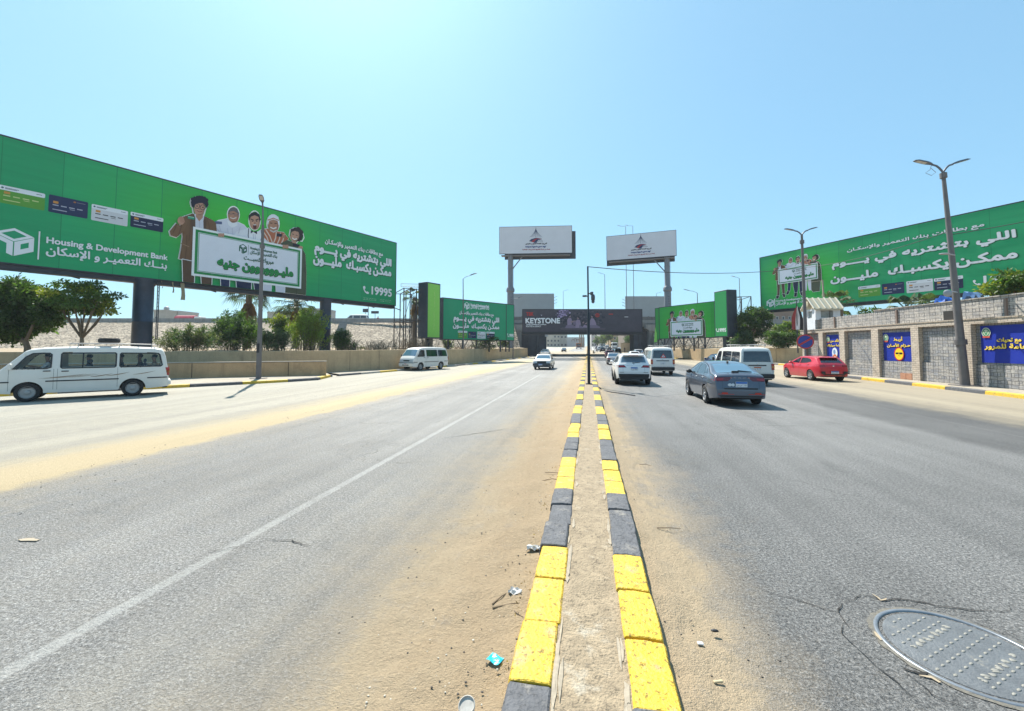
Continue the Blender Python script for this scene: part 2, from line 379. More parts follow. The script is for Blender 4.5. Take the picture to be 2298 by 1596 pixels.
# median: two rows of painted blocks and the concrete between them
def kerb_block(m, x0, x1, y0, y1, h, mt, seed, near, outer):
    """one block, x0 road side, x1 inner side"""
    sgn = 1 if x1 > x0 else -1; rings = []; e = .007
    prof = [(x0 - sgn*.012, -.03), (x0 - sgn*.004, h*.55), (x0 + sgn*.004, h - .018), (x0 + sgn*.016, h - .002), (x0 + sgn*.13, h + .003), (x1 - sgn*.012, h), (x1, h - .012), (x1, -.03)]
    st = [(0, e), (.012, .002), (.25, 0), (.5, 0), (.75, 0), (.988, .002), (1, e)] if near else [(0, .01), (.03, 0), (.97, 0), (1, .01)]
    for t, ins in st:
        y = y0 + .002 + (y1 - y0 - .004) * t; rg = []
        for px_, pz in prof:
            j = .008 if near else .005
            dx = j * mnoise.noise((px_ * 6, y * 5, seed)); dz = j * mnoise.noise((px_ * 5 + 9, y * 5, seed)) if pz > .02 else 0
            rg.append((px_ + dx + (sgn * ins * .6 if abs(px_ - x0) < .05 else 0), y, pz + dz - (ins if pz > .05 else 0)))
        rings.append(rg)
    m.loft(rings, mt, None, True, True, True)
km = MB(); kr = random.Random(4)
for side in (-1, 1):
    y, k = .79 - 1.62*7 + (0 if side < 0 else -.08), 0
    while y < 232:
        run = k % 2
        for j in range(3):
            L_ = .54
            if y + j*L_ > -9:
                z = road_z(y)
                kk = MB(); dx_ = kr.uniform(-.010, .010); g_ = kr.choice((.0, .0, .006, .012)); kerb_block(kk, side*.455 + dx_, side*.205 + dx_, y + j*L_ + g_, y + (j+1)*L_ - g_*.5, .165 + kr.uniform(-.012, .012), M_GRY if run else M_YEL, k*3 + j + side, y < 14, side)
                km.add([(a, b_, c + z) for a, b_, c in kk.v], kk.f, M_GRY if run else M_YEL)
        y += 1.62; k += 1
struct(km.build('median_kerb', smooth=28))
m = MB(); ys = []; y = -9.0
while y < 232: ys.append(y); y += max(.05, .02 * y)
nx = 9; vs = []
for y in ys:
    for i in range(nx):
        x = -.215 + .43 * i / (nx - 1); vs.append((x, y, .142 + road_z(y) + .012 * mnoise.fractal((x*5, y*5, 2), .9, 2, 4)))
m.add(vs, [(j*nx+i, j*nx+i+1, (j+1)*nx+i+1, (j+1)*nx+i) for j in range(len(ys)-1) for i in range(nx-1)])
struct(m.build('median_strip', M_MEDIAN, smooth=60))
m = MB(); rs = random.Random(12)
for i in range(60):      # smears of pale mortar left along the inner edges of the blocks and across the strip
    y = 2.1 + 14*rs.random()**1.6; edge = True; sx = rs.choice((-1, 1)); cx = sx*rs.uniform(.165, .205) if edge else rs.uniform(-.12, .12); a, c = (rs.uniform(.008, .022), rs.uniform(.04, .20)) if edge else (rs.uniform(.02, .07), rs.uniform(.008, .02)); n = 9
    ps = []
    for k in range(n):
        t = 2*math.pi*k/n; q = rs.uniform(.55, 1.25); x_, y_ = cx + a*q*math.cos(t), y + c*q*math.sin(t); ps.append((x_, y_, .1475 + .012*mnoise.fractal((x_*5, y_*5, 2), .9, 2, 4) + .0004*(i % 7)))
    m.add(ps, [tuple(range(n))])
struct(m.build('mortar_smears', mat('pale_mortar', (.33, .28, .21), .9, var=.2, vs=30), fix=False))

# kerbs along a polyline: painted runs, each a real step
def kerb_line(name, pts, h=.16, wd=.28, run=2.25, mats_=(M_YEL, M_GRY), start=0, side=1, z0=0.0):
    """pts: road-side foot of the kerb; side=+1: pavement lies to the right of the direction of travel"""
    pts = [Vector((p[0], p[1], 0)) for p in pts]; m = MB(); k = start; left = run
    for a, b_ in zip(pts[:-1], pts[1:]):
        L_ = (b_ - a).length; d = (b_ - a) / L_; nrm = Vector((d.y, -d.x, 0)) * side; s = 0
        while s < L_ - .01:
            e = min(L_, s + left); q = a + d * s; r_ = a + d * e; rg = []
            for c, g_ in ((q, .006), (r_, -.006)):
                c = c + d * g_
                rg.append([tuple(c + Vector((0,0,-.03+z0))), tuple(c + nrm*.02 + Vector((0,0,h-.025+z0))), tuple(c + nrm*.05 + Vector((0,0,h+z0))), tuple(c + nrm*wd + Vector((0,0,h+z0))), tuple(c + nrm*wd + Vector((0,0,-.03+z0)))])
            m.loft(rg, mats_[k % len(mats_)], None, True, True, True)
            left -= (e - s); s = e
            if left <= .02: k += 1; left = run
    return struct(m.build(name, smooth=40))
def sheet(name, poly, z, m):
    b = MB(); b.add([(p[0], p[1], z) for p in poly], [tuple(range(len(poly)))]); return struct(b.build(name, m))
KR = [(16.62, 9), (16.75, 24), (16.75, 36), (17.0, 40), (19.4, 46), (22.0, 50.5), (21.3, 58), (18.0, 76), (14.3, 84), (12.6, 92)]
kerb_line('kerb', KR, run=2.1, start=1, side=1)
TW0, TW1 = Vector((18.6, 22.4, 0)), Vector((17.3, 38.5, 0))           # foot of the tiled wall
TWD = (TW1 - TW0).normalized(); TWS = TW0 - TWD * 14
YW = [G(1801, 816.2, .15), G(1690, 812.5, .15), G(1582, 808.2, .15), Vector((16.2, 84, .15)), Vector((13.6, 93, .15)), Vector((12.9, 99, .15))]
sheet('pavement', [(p[0] + .24, p[1]) for p in KR] + [(13.6, 94)] + [(p.x + .5, p.y) for p in reversed(YW[:4])] + [(TW1.x + .5, TW1.y + .3), (TWS.x + .5, TWS.y)], .152, M_PAVE)
# left island with the low wall
KL = [G(-60, 893), G(368, 872), G(502.7, 865.4), G(598.9, 860.2), G(651.6, 857.3), G(714.6, 853.3), G(746.7, 845.3)]
kerb_line('kerb', KL, run=2.3, start=0, side=-1)
LW0, LW1 = G(380, 849.4, .15), G(731, 842.4, .15)
LWD = (LW1 - LW0).normalized()
GW = [G(735, 836.8, .1) - LWD * 22, G(735, 836.8, .1), G(884, 829.0, .1), G(1040, 816.5, .1), G(1110, 808.5, .1), Vector((-12.9, 84, .1)), Vector((-13.1, 92, .1))]
tip = G(746.7, 845.3)
sheet('pavement', [(p.x - .2, p.y + .22) for p in KL[:-1]] + [(tip.x - .3, tip.y + .1), (GW[1].x - .1, GW[1].y - .2)] + [(GW[1].x - .4, GW[1].y + .4), (GW[0].x, GW[0].y + .5)], .15, M_PAVE)
kerb_line('kerb', [(tip.x + .2, tip.y + .5), (GW[2].x + 1.05, GW[2].y - .3), (GW[3].x + 1.0, GW[3].y - .2), (GW[4].x + 1, GW[4].y), (GW[5].x + 1, GW[5].y), (-12.0, 93)], h=.14, run=2.2, mats_=(M_GRY, M_PALE, M_YEL, M_PALE), side=-1)
sheet('pavement', [(tip.x + .1, tip.y + .7)] + [(p.x + .82, p.y - .1) for p in GW[2:6]] + [(-12.2, 92)] + [(p.x - .2, p.y) for p in reversed(GW[1:6])], .133, M_PAVE)

# walls
def wall_run(name, pts, h, th, m, label, cat='wall', cap=None, joints=None):
    """freestanding wall along a polyline of its road-side foot; side of thickness is to the left of travel"""
    pts = [Vector((p[0], p[1], 0)) for p in pts]; b = MB(); n = len(pts); nr = []
    for i in range(n):
        d = (pts[min(i+1, n-1)] - pts[max(i-1, 0)]).normalized(); nr.append(Vector((-d.y, d.x, 0)))
    hs = h if hasattr(h, '__len__') else [h] * n
    rings = []
    for p, q, hh in zip(pts, nr, hs):
        rings.append([tuple(p + Vector((0,0,-.1))), tuple(p + Vector((0,0,hh-.03))), tuple(p + q*.03 + Vector((0,0,hh))), tuple(p + q*th + Vector((0,0,hh))), tuple(p + q*th + Vector((0,0,-.1)))])
    b.loft(rings, m, None, True, True, True)
    o = b.build(name, smooth=30)
    tag(o, label, cat)
    if joints:
        jm = MB()
        for i, t, dw in joints:
            p = pts[i].lerp(pts[i+1], t); d = (pts[i+1] - pts[i]).normalized(); q = Vector((-d.y, d.x, 0)); hh = hs[i] + (hs[i+1]-hs[i])*t
            f = p - q * .012
            jm.add([tuple(f - d*dw), tuple(f + d*dw), tuple(f + d*dw + Vector((0,0,hh-.02))), tuple(f - d*dw + Vector((0,0,hh-.02)))], [(0,1,2,3)])
        jo = jm.build('expansion_joint', mat('dark_joint_filler', (.10, .075, .05), .9), o)  # dark brown strip over each joint
    return o
wall_run('boundary_wall', GW, [1.72, 1.78, 1.83, 1.85, 1.86, 1.9, 1.9], .3, M_TAN, 'long tan plastered wall running along the left edge of the road to the bridge', joints=[(1, .3, .015), (1, .75, .012), (2, .2, .015), (2, .7, .012), (3, .3, .02), (4, .2, .03), (4, .6, .03)])
lw = wall_run('low_wall', [LW0 - LWD * 22, LW0, LW1], 1.06, .3, M_TAN2, 'low orange tan wall in front of the long wall behind the left street lamp', joints=[(1, .13, .02), (1, .74, .02)])
b = MB(); d = LWD; q = Vector((-d.y, d.x, 0)); a = LW0 - d*22 - q*.02; e = LW1 - q*.02 + d*.02
b.loft([[tuple(p + Vector((0,0,1.065))), tuple(p + q*.34 + Vector((0,0,1.065))), tuple(p + q*.34 + Vector((0,0,1.12))), tuple(p + Vector((0,0,1.12)))] for p in (Vector((a.x,a.y,0)), Vector((e.x,e.y,0)))], None, None, True, True, True)
b.build('coping', mat('pale_coping', (.44, .38, .31), .85, var=.2, vs=3), lw)
wall_run('boundary_wall', [(p.x, p.y) for p in reversed(YW)], [1.7, 1.75, 1.8, 1.84, 1.9, 1.96], .3, M_TAN, 'sunlit tan retaining wall behind the minibuses at the right of the road', joints=[(3, .35, .05), (2, .5, .02), (4, .5, .02)])

# banks behind the walls
def bank(name, rows, m, sub=1, rough=.0, seed=1):
    """rows: list of polylines (same length) from front to back, skinned and roughened"""
    b = MB(); n = len(rows[0]); R_ = []
    for a, c in zip(rows[:-1], rows[1:]):
        for k in range(sub): R_.append([Vector(p).lerp(Vector(q), k / sub) for p, q in zip(a, c)])
    R_.append([Vector(p) for p in rows[-1]])
    out = []
    for r in R_:
        rr = []
        for a, c in zip(r[:-1], r[1:]):
            L_ = max(1, int((c - a).length / 1.2)); rr += [a.lerp(c, k / 40.0) for k in range(40)]
        rr.append(r[-1]); out.append(rr)
    W_ = len(out[0]); vs = []
    for j, r in enumerate(out):
        for p in r:
            k = rough if 0 < j < len(out) - 1 else 0
            vs.append((p.x, p.y, p.z + k * mnoise.fractal((p.x*.35, p.y*.35, seed), .9, 2, 5)))
    b.add(vs, [(j*W_+i, j*W_+i+1, (j+1)*W_+i+1, (j+1)*W_+i) for j in range(len(out)-1) for i in range(W_-1)])
    return struct(b.build(name, m, smooth=60))
# left: flat soil strip, then the stone-pitched embankment up to the elevated road
ET = [Vector((-190, 62.0, 7.7)), Vector((-96.2, 79.0, 7.75)), Vector((-42.4, 88.7, 7.75)), Vector((-17.2, 97.6, 7.75))]      # top edge of the slope
fr = [Vector((GW[0].x - 90, GW[0].y - 60, 1.5)), Vector((GW[0].x, GW[0].y + .25, 1.6)), Vector((GW[1].x - .22, GW[1].y + .15, 1.66)), Vector((GW[3].x - .25, GW[3].y, 1.72)), Vector((-13.2, 92, 1.75))]
def lerp_poly(poly, k): 
    L_ = [0]
    for a, c in zip(poly[:-1], poly[1:]): L_.append(L_[-1] + (c - a).length)
    out = []
    for i in range(k):
        s = L_[-1] * i / (k - 1)
        for j in range(len(poly) - 1):
            if s <= L_[j+1] + 1e-6:
                out.append(poly[j].lerp(poly[j+1], (s - L_[j]) / max(L_[j+1] - L_[j], 1e-6))); break
    return out
foot = [Vector((-150, 47, 1.9)), Vector((-84, 62.5, 1.9)), Vector((-38, 73, 1.95)), Vector((-14.8, 92.5, 2.0))]
fr5, ft5, et5 = fr, lerp_poly(foot, 5), lerp_poly(ET, 5)
bank('soil_bank', [fr5, [p.lerp(q, .5) + Vector((0,0,.12)) for p, q in zip(fr5, ft5)], ft5], M_SOIL, 9, .16, 3)
bank('embankment', [lerp_poly(foot, 5), et5], M_STONE, 14, .14, 5)
back = [Vector((p.x - 4, p.y + 45, 7.7)) for p in et5]
bank('elevated_road', [et5, back], M_PAVE, 1)
# right: soil behind the sunlit wall and behind the tiled wall
fr = [Vector((13.3, 99, 1.6)), Vector((16.5, 84, 1.65)), Vector((YW[2].x + .25, YW[2].y + .2, 1.7)), Vector((YW[0].x + .25, YW[0].y + .3, 1.8)), Vector((YW[0].x + 3, YW[0].y - .2, 1.8))]
bk = [Vector((15, 101, 2.2)), Vector((40, 104, 2.2)), Vector((70, 100, 2.2)), Vector((90, 80, 2.1)), Vector((95, 52, 2.0))]
bank('soil_bank', [fr, [p.lerp(q, .12) + Vector((0,0,.25)) for p, q in zip(fr, bk)], bk], M_SOIL, 8, .22, 8)
sheet('ground_terrace', [(TWS.x + .6, TWS.y), (TW1.x + .6, TW1.y), (60, 62), (70, 20)], 2.6, M_SOIL)
et = [Vector((15.2, 105.2, 7.7)), Vector((45, 110.5, 7.7)), Vector((160, 131, 7.7))]
ft = [Vector((14.6, 99.5, 2.1)), Vector((52, 98, 2.1)), Vector((170, 118, 2.0))]
bank('embankment', [ft, et], M_STONE, 12, .14, 6)
bank('elevated_road', [et, [p + Vector((-5, 40, 0)) for p in et]], M_PAVE, 1)
# ------------------------------------------------------------------ writing
FORMS = {'ا':(0xFE8D,0xFE8E),'ب':(0xFE8F,0xFE90,0xFE91,0xFE92),'ة':(0xFE93,0xFE94),'ت':(0xFE95,0xFE96,0xFE97,0xFE98),'ج':(0xFE9D,0xFE9E,0xFE9F,0xFEA0),'ح':(0xFEA1,0xFEA2,0xFEA3,0xFEA4),
 'د':(0xFEA9,0xFEAA),'ر':(0xFEAD,0xFEAE),'ز':(0xFEAF,0xFEB0),'س':(0xFEB1,0xFEB2,0xFEB3,0xFEB4),'ش':(0xFEB5,0xFEB6,0xFEB7,0xFEB8),'ط':(0xFEC1,0xFEC2,0xFEC3,0xFEC4),'ع':(0xFEC9,0xFECA,0xFECB,0xFECC),
 'ف':(0xFED1,0xFED2,0xFED3,0xFED4),'ق':(0xFED5,0xFED6,0xFED7,0xFED8),'ك':(0xFED9,0xFEDA,0xFEDB,0xFEDC),'ل':(0xFEDD,0xFEDE,0xFEDF,0xFEE0),'م':(0xFEE1,0xFEE2,0xFEE3,0xFEE4),'ن':(0xFEE5,0xFEE6,0xFEE7,0xFEE8),
 'ه':(0xFEE9,0xFEEA,0xFEEB,0xFEEC),'و':(0xFEED,0xFEEE),'ي':(0xFEF1,0xFEF2,0xFEF3,0xFEF4),'ى':(0xFEEF,0xFEF0),'أ':(0xFE83,0xFE84),'إ':(0xFE87,0xFE88),'ء':(0xFE80,),'ـ':(0x640,0x640,0x640,0x640)}
LIG = {'لا':(0xFEFB,0xFEFC),'لأ':(0xFEF7,0xFEF8),'لإ':(0xFEF9,0xFEFA)}
def shape_ar(s):
    out = []; i = 0; prev = False
    while i < len(s):
        two = s[i:i+2]
        if two in LIG: out.append(chr(LIG[two][1 if prev else 0])); prev = False; i += 2; continue
        ch = s[i]; f = FORMS.get(ch)
        if not f: out.append(ch); prev = False; i += 1; continue
        nxt = s[i+1] if i + 1 < len(s) else ''
        jn = len(f) == 4 and nxt in FORMS and nxt != 'ء'
        k = (3 if jn else 1) if prev and len(f) > 1 else (2 if jn else 0)
        out.append(chr(f[k])); prev = len(f) == 4; i += 1
    return ''.join(reversed(out))
_TX = {}
def text_mesh(s, spacing=1.0):
    key = (s, spacing)
    if key in _TX: return _TX[key]
    body = shape_ar(s) if any(c in FORMS for c in s) else s
    c = bpy.data.curves.new('lettering', 'FONT'); c.body = body; c.size = 1; c.resolution_u = 4; c.space_character = spacing
    o = bpy.data.objects.new('lettering', c); COL.objects.link(o)
    me = bpy.data.meshes.new_from_object(o.evaluated_get(bpy.context.evaluated_depsgraph_get()))
    vs = [(v.co.x, v.co.y) for v in me.vertices]; fs = [tuple(p.vertices) for p in me.polygons]
    bpy.data.objects.remove(o); bpy.data.meshes.remove(me); bpy.data.curves.remove(c)
    x0 = min(v[0] for v in vs); x1 = max(v[0] for v in vs); y0 = min(v[1] for v in vs); y1 = max(v[1] for v in vs)
    r = ([((x - x0) / (x1 - x0), (y - y0) / (y1 - y0)) for x, y in vs], fs)
    _TX[key] = r; return r

class Face:
    """a flat sign face. P: foot of its left edge, U: unit vector left->right as read"""
    def __init__(s, P, Q, z0, z1):
        s.P = Vector((P[0], P[1], 0)); d = Vector((Q[0], Q[1], 0)) - s.P; s.W = d.length; s.U = d / s.W
        s.z0, s.z1 = z0, z1; s.Nf = s.U.cross(Vector((0, 0, 1))); s.rot = math.atan2(s.U.y, s.U.x)
    def uv(s, p, view):
        x = (view[0] + p[0] / view[2]) * .598437; y = (view[1] + p[1] / view[2]) * .598437
        d = ray(x, y); o = Vector((0, 0, CAM_H)); t = (s.P - o).dot(s.Nf) / d.dot(s.Nf); q = o + d * t
        return ((q - s.P).dot(s.U), q.z)
class Ink:
    """print on a face: coloured polygons stacked a millimetre apart, in the sign's own axes"""
    def __init__(s, face, depth0=.004, step=.0011): s.F = face; s.b = MB(); s.k = depth0; s.st = step; s.clip = None
    def nxt(s): s.k += s.st; return -s.k
    def poly(s, pts, col):
        if s.clip is not None: pts = s._clip(pts)
        if len(pts) < 3: return
        y = s.nxt(); s.b.add([(u, y, v) for u, v in pts], [tuple(range(len(pts)))], flat(col) if not hasattr(col, 'node_tree') else col)
    def _clip(s, pts):
        for ax, lo, sg in ((1, s.clip[1], 1), (1, s.clip[3], -1), (0, s.clip[0], 1), (0, s.clip[2], -1)):
            out = []
            for i in range(len(pts)):
                a, c = pts[i-1], pts[i]; ia = (a[ax] - lo) * sg >= 0; ic = (c[ax] - lo) * sg >= 0
                if ia != ic:
                    t = (lo - a[ax]) / (c[ax] - a[ax]); out.append((a[0] + (c[0]-a[0])*t, a[1] + (c[1]-a[1])*t))
                if ic: out.append(c)
            pts = out
            if not pts: return pts
        return pts
    def rect(s, u0, v0, u1, v1, col, r=0.):
        if r <= 0: return s.poly([(u0,v0),(u1,v0),(u1,v1),(u0,v1)], col)
        pts = []
        for cx, cy, a in ((u1-r, v0+r, -90), (u1-r, v1-r, 0), (u0+r, v1-r, 90), (u0+r, v0+r, 180)):
            for q in (0, 30, 60, 90): pts.append((cx + r*math.cos(R(a+q)), cy + r*math.sin(R(a+q))))
        s.poly(pts, col)
    def ell(s, c, ru, rv, col, n=20, rot=0.):
        cs, sn = math.cos(rot), math.sin(rot)
        s.poly([(c[0] + ru*math.cos(a)*cs - rv*math.sin(a)*sn, c[1] + ru*math.cos(a)*sn + rv*math.sin(a)*cs) for a in [2*math.pi*i/n for i in range(n)]], col)
    def line(s, pts, wd, col, closed=False):
        n = len(pts); y = s.nxt(); vs, fs = [], []
        for i in range(n if closed else n - 1):
            a, c = pts[i], pts[(i+1) % n]; dx, dy = c[0]-a[0], c[1]-a[1]; L_ = math.hypot(dx, dy)
            if L_ < 1e-6: continue
            nx, ny = -dy/L_*wd/2, dx/L_*wd/2; ex, ey = dx/L_*wd*.3, dy/L_*wd*.3; o = len(vs); yy = y - (i % 3) * .0002
            quad = [(a[0]+nx-ex, a[1]+ny-ey), (a[0]-nx-ex, a[1]-ny-ey), (c[0]-nx+ex, c[1]-ny+ey), (c[0]+nx+ex, c[1]+ny+ey)]
            if s.clip: quad = s._clip(quad)
            if len(quad) < 3: continue
            vs += [(p[0], yy, p[1]) for p in quad]; fs.append(tuple(range(o, o + len(quad))))
        if vs: s.b.add(vs, fs, flat(col))
    def text(s, t, u0, v0, u1, v1, col, bold=0., shadow=None, sh=(.05, -.06), spacing=1.0):
        vs, fs = text_mesh(t, spacing); h = v1 - v0
        def lay(du, dv, c):
            y = s.nxt(); s.b.add([(u0 + (u1-u0)*x + du, y, v0 + h*yy + dv) for x, yy in vs], fs, flat(c))
        def fat(r, c, du=0, dv=0):
            if r <= 0: return lay(du, dv, c)
            for k in range(8): lay(du + r*math.cos(k*math.pi/4), dv + r*math.sin(k*math.pi/4), c)
            lay(du, dv, c)
        st = s.st
        if shadow:
            s.st = .0005
            fat(bold*h*1.0 + .03*h, shadow, sh[0]*h, sh[1]*h); fat(bold*h*1.0 + .03*h, shadow, sh[0]*h*.4, sh[1]*h*.4)
        s.st = .0005; fat(bold*h, col); s.st = st
    def logo(s, u0, v0, u1, v1, fg, bgc):
        f = lambda a, b_: (u0 + (u1-u0)*a, v0 + (v1-v0)*b_)
        s.poly([f(*p) for p in ((.5,1),(1,.76),(.5,.52),(0,.76))], fg); s.poly([f(*p) for p in ((.5,.91),(.81,.76),(.5,.61),(.19,.76))], bgc)
        s.poly([f(*p) for p in ((0,.745),(.485,.505),(.485,0),(0,.24))], fg); s.poly([f(*p) for p in ((.15,.10),(.15,.52),(.33,.43),(.33,.02))], bgc)
        s.poly([f(*p) for p in ((.515,.505),(1,.745),(1,.24),(.515,0))], fg); s.poly([f(*p) for p in ((.67,.26),(.67,.45),(.87,.55),(.87,.36))], bgc)
    def phone(s, u0, v0, u1, v1, col):
        f = lambda a, b_: (u0 + (u1-u0)*a, v0 + (v1-v0)*b_)
        s.poly([f(*p) for p in ((.05,.95),(.3,1),(.42,.72),(.25,.6),(.33,.42),(.55,.24),(.72,.33),(.98,.2),(.92,.02),(.65,0),(.35,.16),(.12,.45),(0,.75))], col)
    def done(s, name, parent):
        return s.b.build(name, None, parent, fix=False)

WHITE = (.74, .75, .78); DGREEN = (.012, .13, .055); NAVY = (.018, .028, .085); SKIN = (.46, .25, .17); SKIN2 = (.38, .19, .12)
def green_panel(name, centre, spread, c0=(.05, .47, .04), c1=(.016, .31, .125), ax=(1, 0, 1)):
    """printed vinyl: a lighter green glow in the artwork around one spot"""
    if name in MATS: return MATS[name]
    m, t, b = _bsdf(name); N, L = t.nodes, t.links
    tc = N.new('ShaderNodeTexCoord'); mp = N.new('ShaderNodeMapping'); L.new(tc.outputs['Object'], mp.inputs[0])
    mp.inputs['Location'].default_value = (-centre[0] / spread[0], 0, -centre[1] / spread[1]); mp.inputs['Scale'].default_value = (1 / spread[0], 0, 1 / spread[1])
    ln = N.new('ShaderNodeVectorMath'); ln.operation = 'LENGTH'; L.new(mp.outputs[0], ln.inputs[0])
    k = mrange(N, L, ln.outputs['Value'], 0, 1, 0, 1); k.node.interpolation_type = 'SMOOTHSTEP'
    c = mixc(N, L, k, c0, c1)
    c = mixc(N, L, 1.0, c, mrange(N, L, noise_(N, L, scaled(N, L, tc.outputs['Object'], (.12, 1, 2.5)), 1.2, 5), .3, .7, .93, 1.07), 'MULTIPLY')
    sp = N.new('ShaderNodeSeparateXYZ'); L.new(tc.outputs['Object'], sp.inputs[0]); q = math_(N, L, 'DIVIDE', sp.outputs[0], 2.55); wn = N.new('ShaderNodeTexWhiteNoise'); wn.noise_dimensions = '1D'; L.new(math_(N, L, 'FLOOR', q), wn.inputs['W'])
    c = mixc(N, L, 1.0, c, mrange(N, L, wn.outputs[0], 0, 1, .94, 1.06), 'MULTIPLY'); c = mixc(N, L, math_(N, L, 'LESS_THAN', math_(N, L, 'FRACT', q), .016), c, tuple(k_*.7 for k_ in c1))
    L.new(c, b.inputs['Base Color']); b.inputs['Roughness'].default_value = .6; b.inputs['Specular IOR Level'].default_value = .3
    bp = N.new('ShaderNodeBump'); bp.inputs['Strength'].default_value = .25; bp.inputs['Distance'].default_value = .05
    L.new(noise_(N, L, scaled(N, L, tc.outputs['Object'], (.25, 1, 1.2)), .8, 3), bp.inputs['Height']); L.new(bp.outputs[0], b.inputs['Normal'])
    MATS[name] = m; return m

# ---- the printed group of five people with a big cheque, drawn in the left board's own picture and re-fitted to the others
VL1, VL2 = (0, 650, 3.02368), (600, 700, 2.55333)
def people(ink, T, k, legs=None):
    """T maps picture points to the face, k is the size of a tenth of the cheque's height"""
    def poly(pts, c): ink.poly([T(p) for p in pts], c)
    def ell(c, rx, ry, col, rot=0.): ink.poly([T((c[0] + rx*math.cos(a)*math.cos(rot) - ry*math.sin(a)*math.sin(rot), c[1] + rx*math.cos(a)*math.sin(rot) + ry*math.sin(a)*math.cos(rot))) for a in [2*math.pi*i/22 for i in range(22)]], col)
    def ln(pts, w, c, closed=False): ink.line([T(p) for p in pts], w*k, c, closed)
    def face(c, rx, ry, col, rot=0.):
        ell(c, rx, ry, col, rot); ell((c[0] + rx*.34, c[1] + ry*.06), rx*.62, ry*.88, tuple(q*.80 for q in col), rot); ell((c[0] + rx*.06, c[1] - ry*.02), rx*.66, ry*.86, tuple(min(1, q*1.06) for q in col), rot)
        ell((c[0] - rx*.42, c[1] + ry*.18), rx*.2, ry*.16, tuple(min(1, q*1.22) for q in col)); ell((c[0], c[1] + ry*.86), rx*.4, ry*.1, tuple(q*.62 for q in col))
    def edge(*ps):
        for p in ps: ln(p, .24, (.80, .80, .80), True)
    def ering(c, rx, ry): return [(c[0] + rx*math.cos(a), c[1] + ry*math.sin(a)) for a in [2*math.pi*i/18 for i in range(18)]]
    BR, BR2 = (.165, .085, .042), (.10, .055, .032); LAV = (.62, .62, .70); OL = (.075, .085, .05)
    # full outlines first (the white cut-out border), then the figures
    jack = [(215,292),(300,262),(420,285),(500,325),(530,352),(540,460),(420,500),(300,610),(297,722),(240,712),(178,690),(196,600),(212,480),(205,420)]
    arm = [(240,280),(262,330),(225,425),(152,488),(96,470),(86,430),(150,352),(188,378),(202,340),(212,300)]
    h1 = [(288,150),(298,118),(345,98),(402,104),(447,132),(458,178),(437,212),(424,262),(405,300),(340,300),(316,250),(310,205),(296,190)]
    t2 = [(528,345),(560,325),(650,308),(690,345),(748,343),(802,368),(835,405),(720,460),(690,500),(600,480),(540,450)]
    h2 = ering((702,268), 57, 78)
    t3 = [(690,495),(732,430),(852,398),(900,470),(960,418),(1050,470),(1085,560)]
    h3 = ering((905,325), 55, 92)
    t4 = [(962,418),(1022,403),(1100,428),(1182,440),(1228,500),(1165,565),(1050,548),(985,480)]
    h4 = ering((1082,355), 60, 86)
    t5 = [(1150,545),(1212,512),(1292,540),(1352,580),(1388,650),(1398,820),(1392,1040),(1185,1015),(1190,955),(1345,960),(1350,610),(1165,575)]
    h5 = [(1235,470),(1245,415),(1280,395),(1325,393),(1365,430),(1378,490),(1360,525),(1330,515),(1300,545),(1262,520)]
    edge(jack, arm, h1, t2, h2, t3, h3, t4, h4, t5, h5)
    # second man: white shirt
    poly(t2, LAV); poly([(640,320),(690,345),(738,340),(742,372),(690,395),(655,370)], (.72,.72,.76)); face((702,272), 54, 76, SKIN2)
    poly([(650,270),(652,235),(672,207),(705,198),(738,212),(757,255),(754,292),(740,256),(705,234),(668,240)], (.13,.12,.125))
    ln([(655,255),(690,262),(700,258),(740,272)], .16, (.03,.03,.04)); ell((678,262), 17, 13, (.30,.17,.13)); ell((722,272), 17, 13, (.30,.17,.13)); ln([(672,298),(700,308),(728,298)], .14, (.75,.72,.7)); ell((700,283), 9, 12, (.42,.20,.14))
    poly([(525,330),(592,337),(592,362),(525,358)], (.10,.13,.24)); ln([(540,400),(600,470)], .12, (.42,.43,.52)); ln([(690,395),(695,480)], .10, (.48,.48,.56))
    # third: dinner jacket, shouting
    poly(t3, (.70,.71,.76)); poly([(850,400),(838,470),(850,530),(940,550),(975,470),(962,420),(900,440)], (.77,.77,.80)); ln([(848,402),(842,470),(852,525)], .18, (.03,.035,.06)); ln([(965,420),(972,480),(955,545)], .14, (.12,.13,.2))
    ln([(890,455),(893,530)], .10, (.35,.36,.45)); ln([(908,458),(910,535)], .10, (.35,.36,.45))
    face((905,335), 50, 80, SKIN); poly([(850,330),(846,282),(872,252),(915,244),(950,268),(962,318),(952,345),(943,292),(905,276),(868,288),(858,312)], (.02,.018,.02))
    ln([(868,312),(892,322)], .22, (.03,.02,.02)); ln([(915,322),(938,312)], .22, (.03,.02,.02)); ell((884,332), 7, 5, (.02,.02,.02)); ell((924,332), 7, 5, (.02,.02,.02)); ell((905,350), 7, 11, (.36,.17,.11)); ell((905,383), 17, 24, (.12,.02,.02)); ln([(895,367),(915,367)], .16, (.75,.74,.72))
    poly([(866,418),(892,432),(866,450)], (.012,.012,.03)); poly([(925,425),(892,435),(926,458)], (.012,.012,.03))
    # fourth: patterned red shirt, white head-cloth
    poly(t4, (.42,.13,.06))
    for a, c in (((985,430),(1040,540)), ((1010,412),(1075,545)), ((1110,440),(1080,550)), ((1150,445),(1115,560)), ((1185,460),(1150,560))): ln([a, ((a[0]+c[0])/2+8, (a[1]+c[1])/2), c], .26, (.66,.52,.44))
    face((1082,370), 52, 70, SKIN2); poly([(1022,348),(1026,300),(1055,272),(1092,268),(1130,292),(1140,345),(1130,372),(1122,330),(1082,315),(1042,328),(1030,372)], (.70,.71,.76)); ln([(1030,322),(1082,304),(1134,325)], .22, (.45,.18,.08))
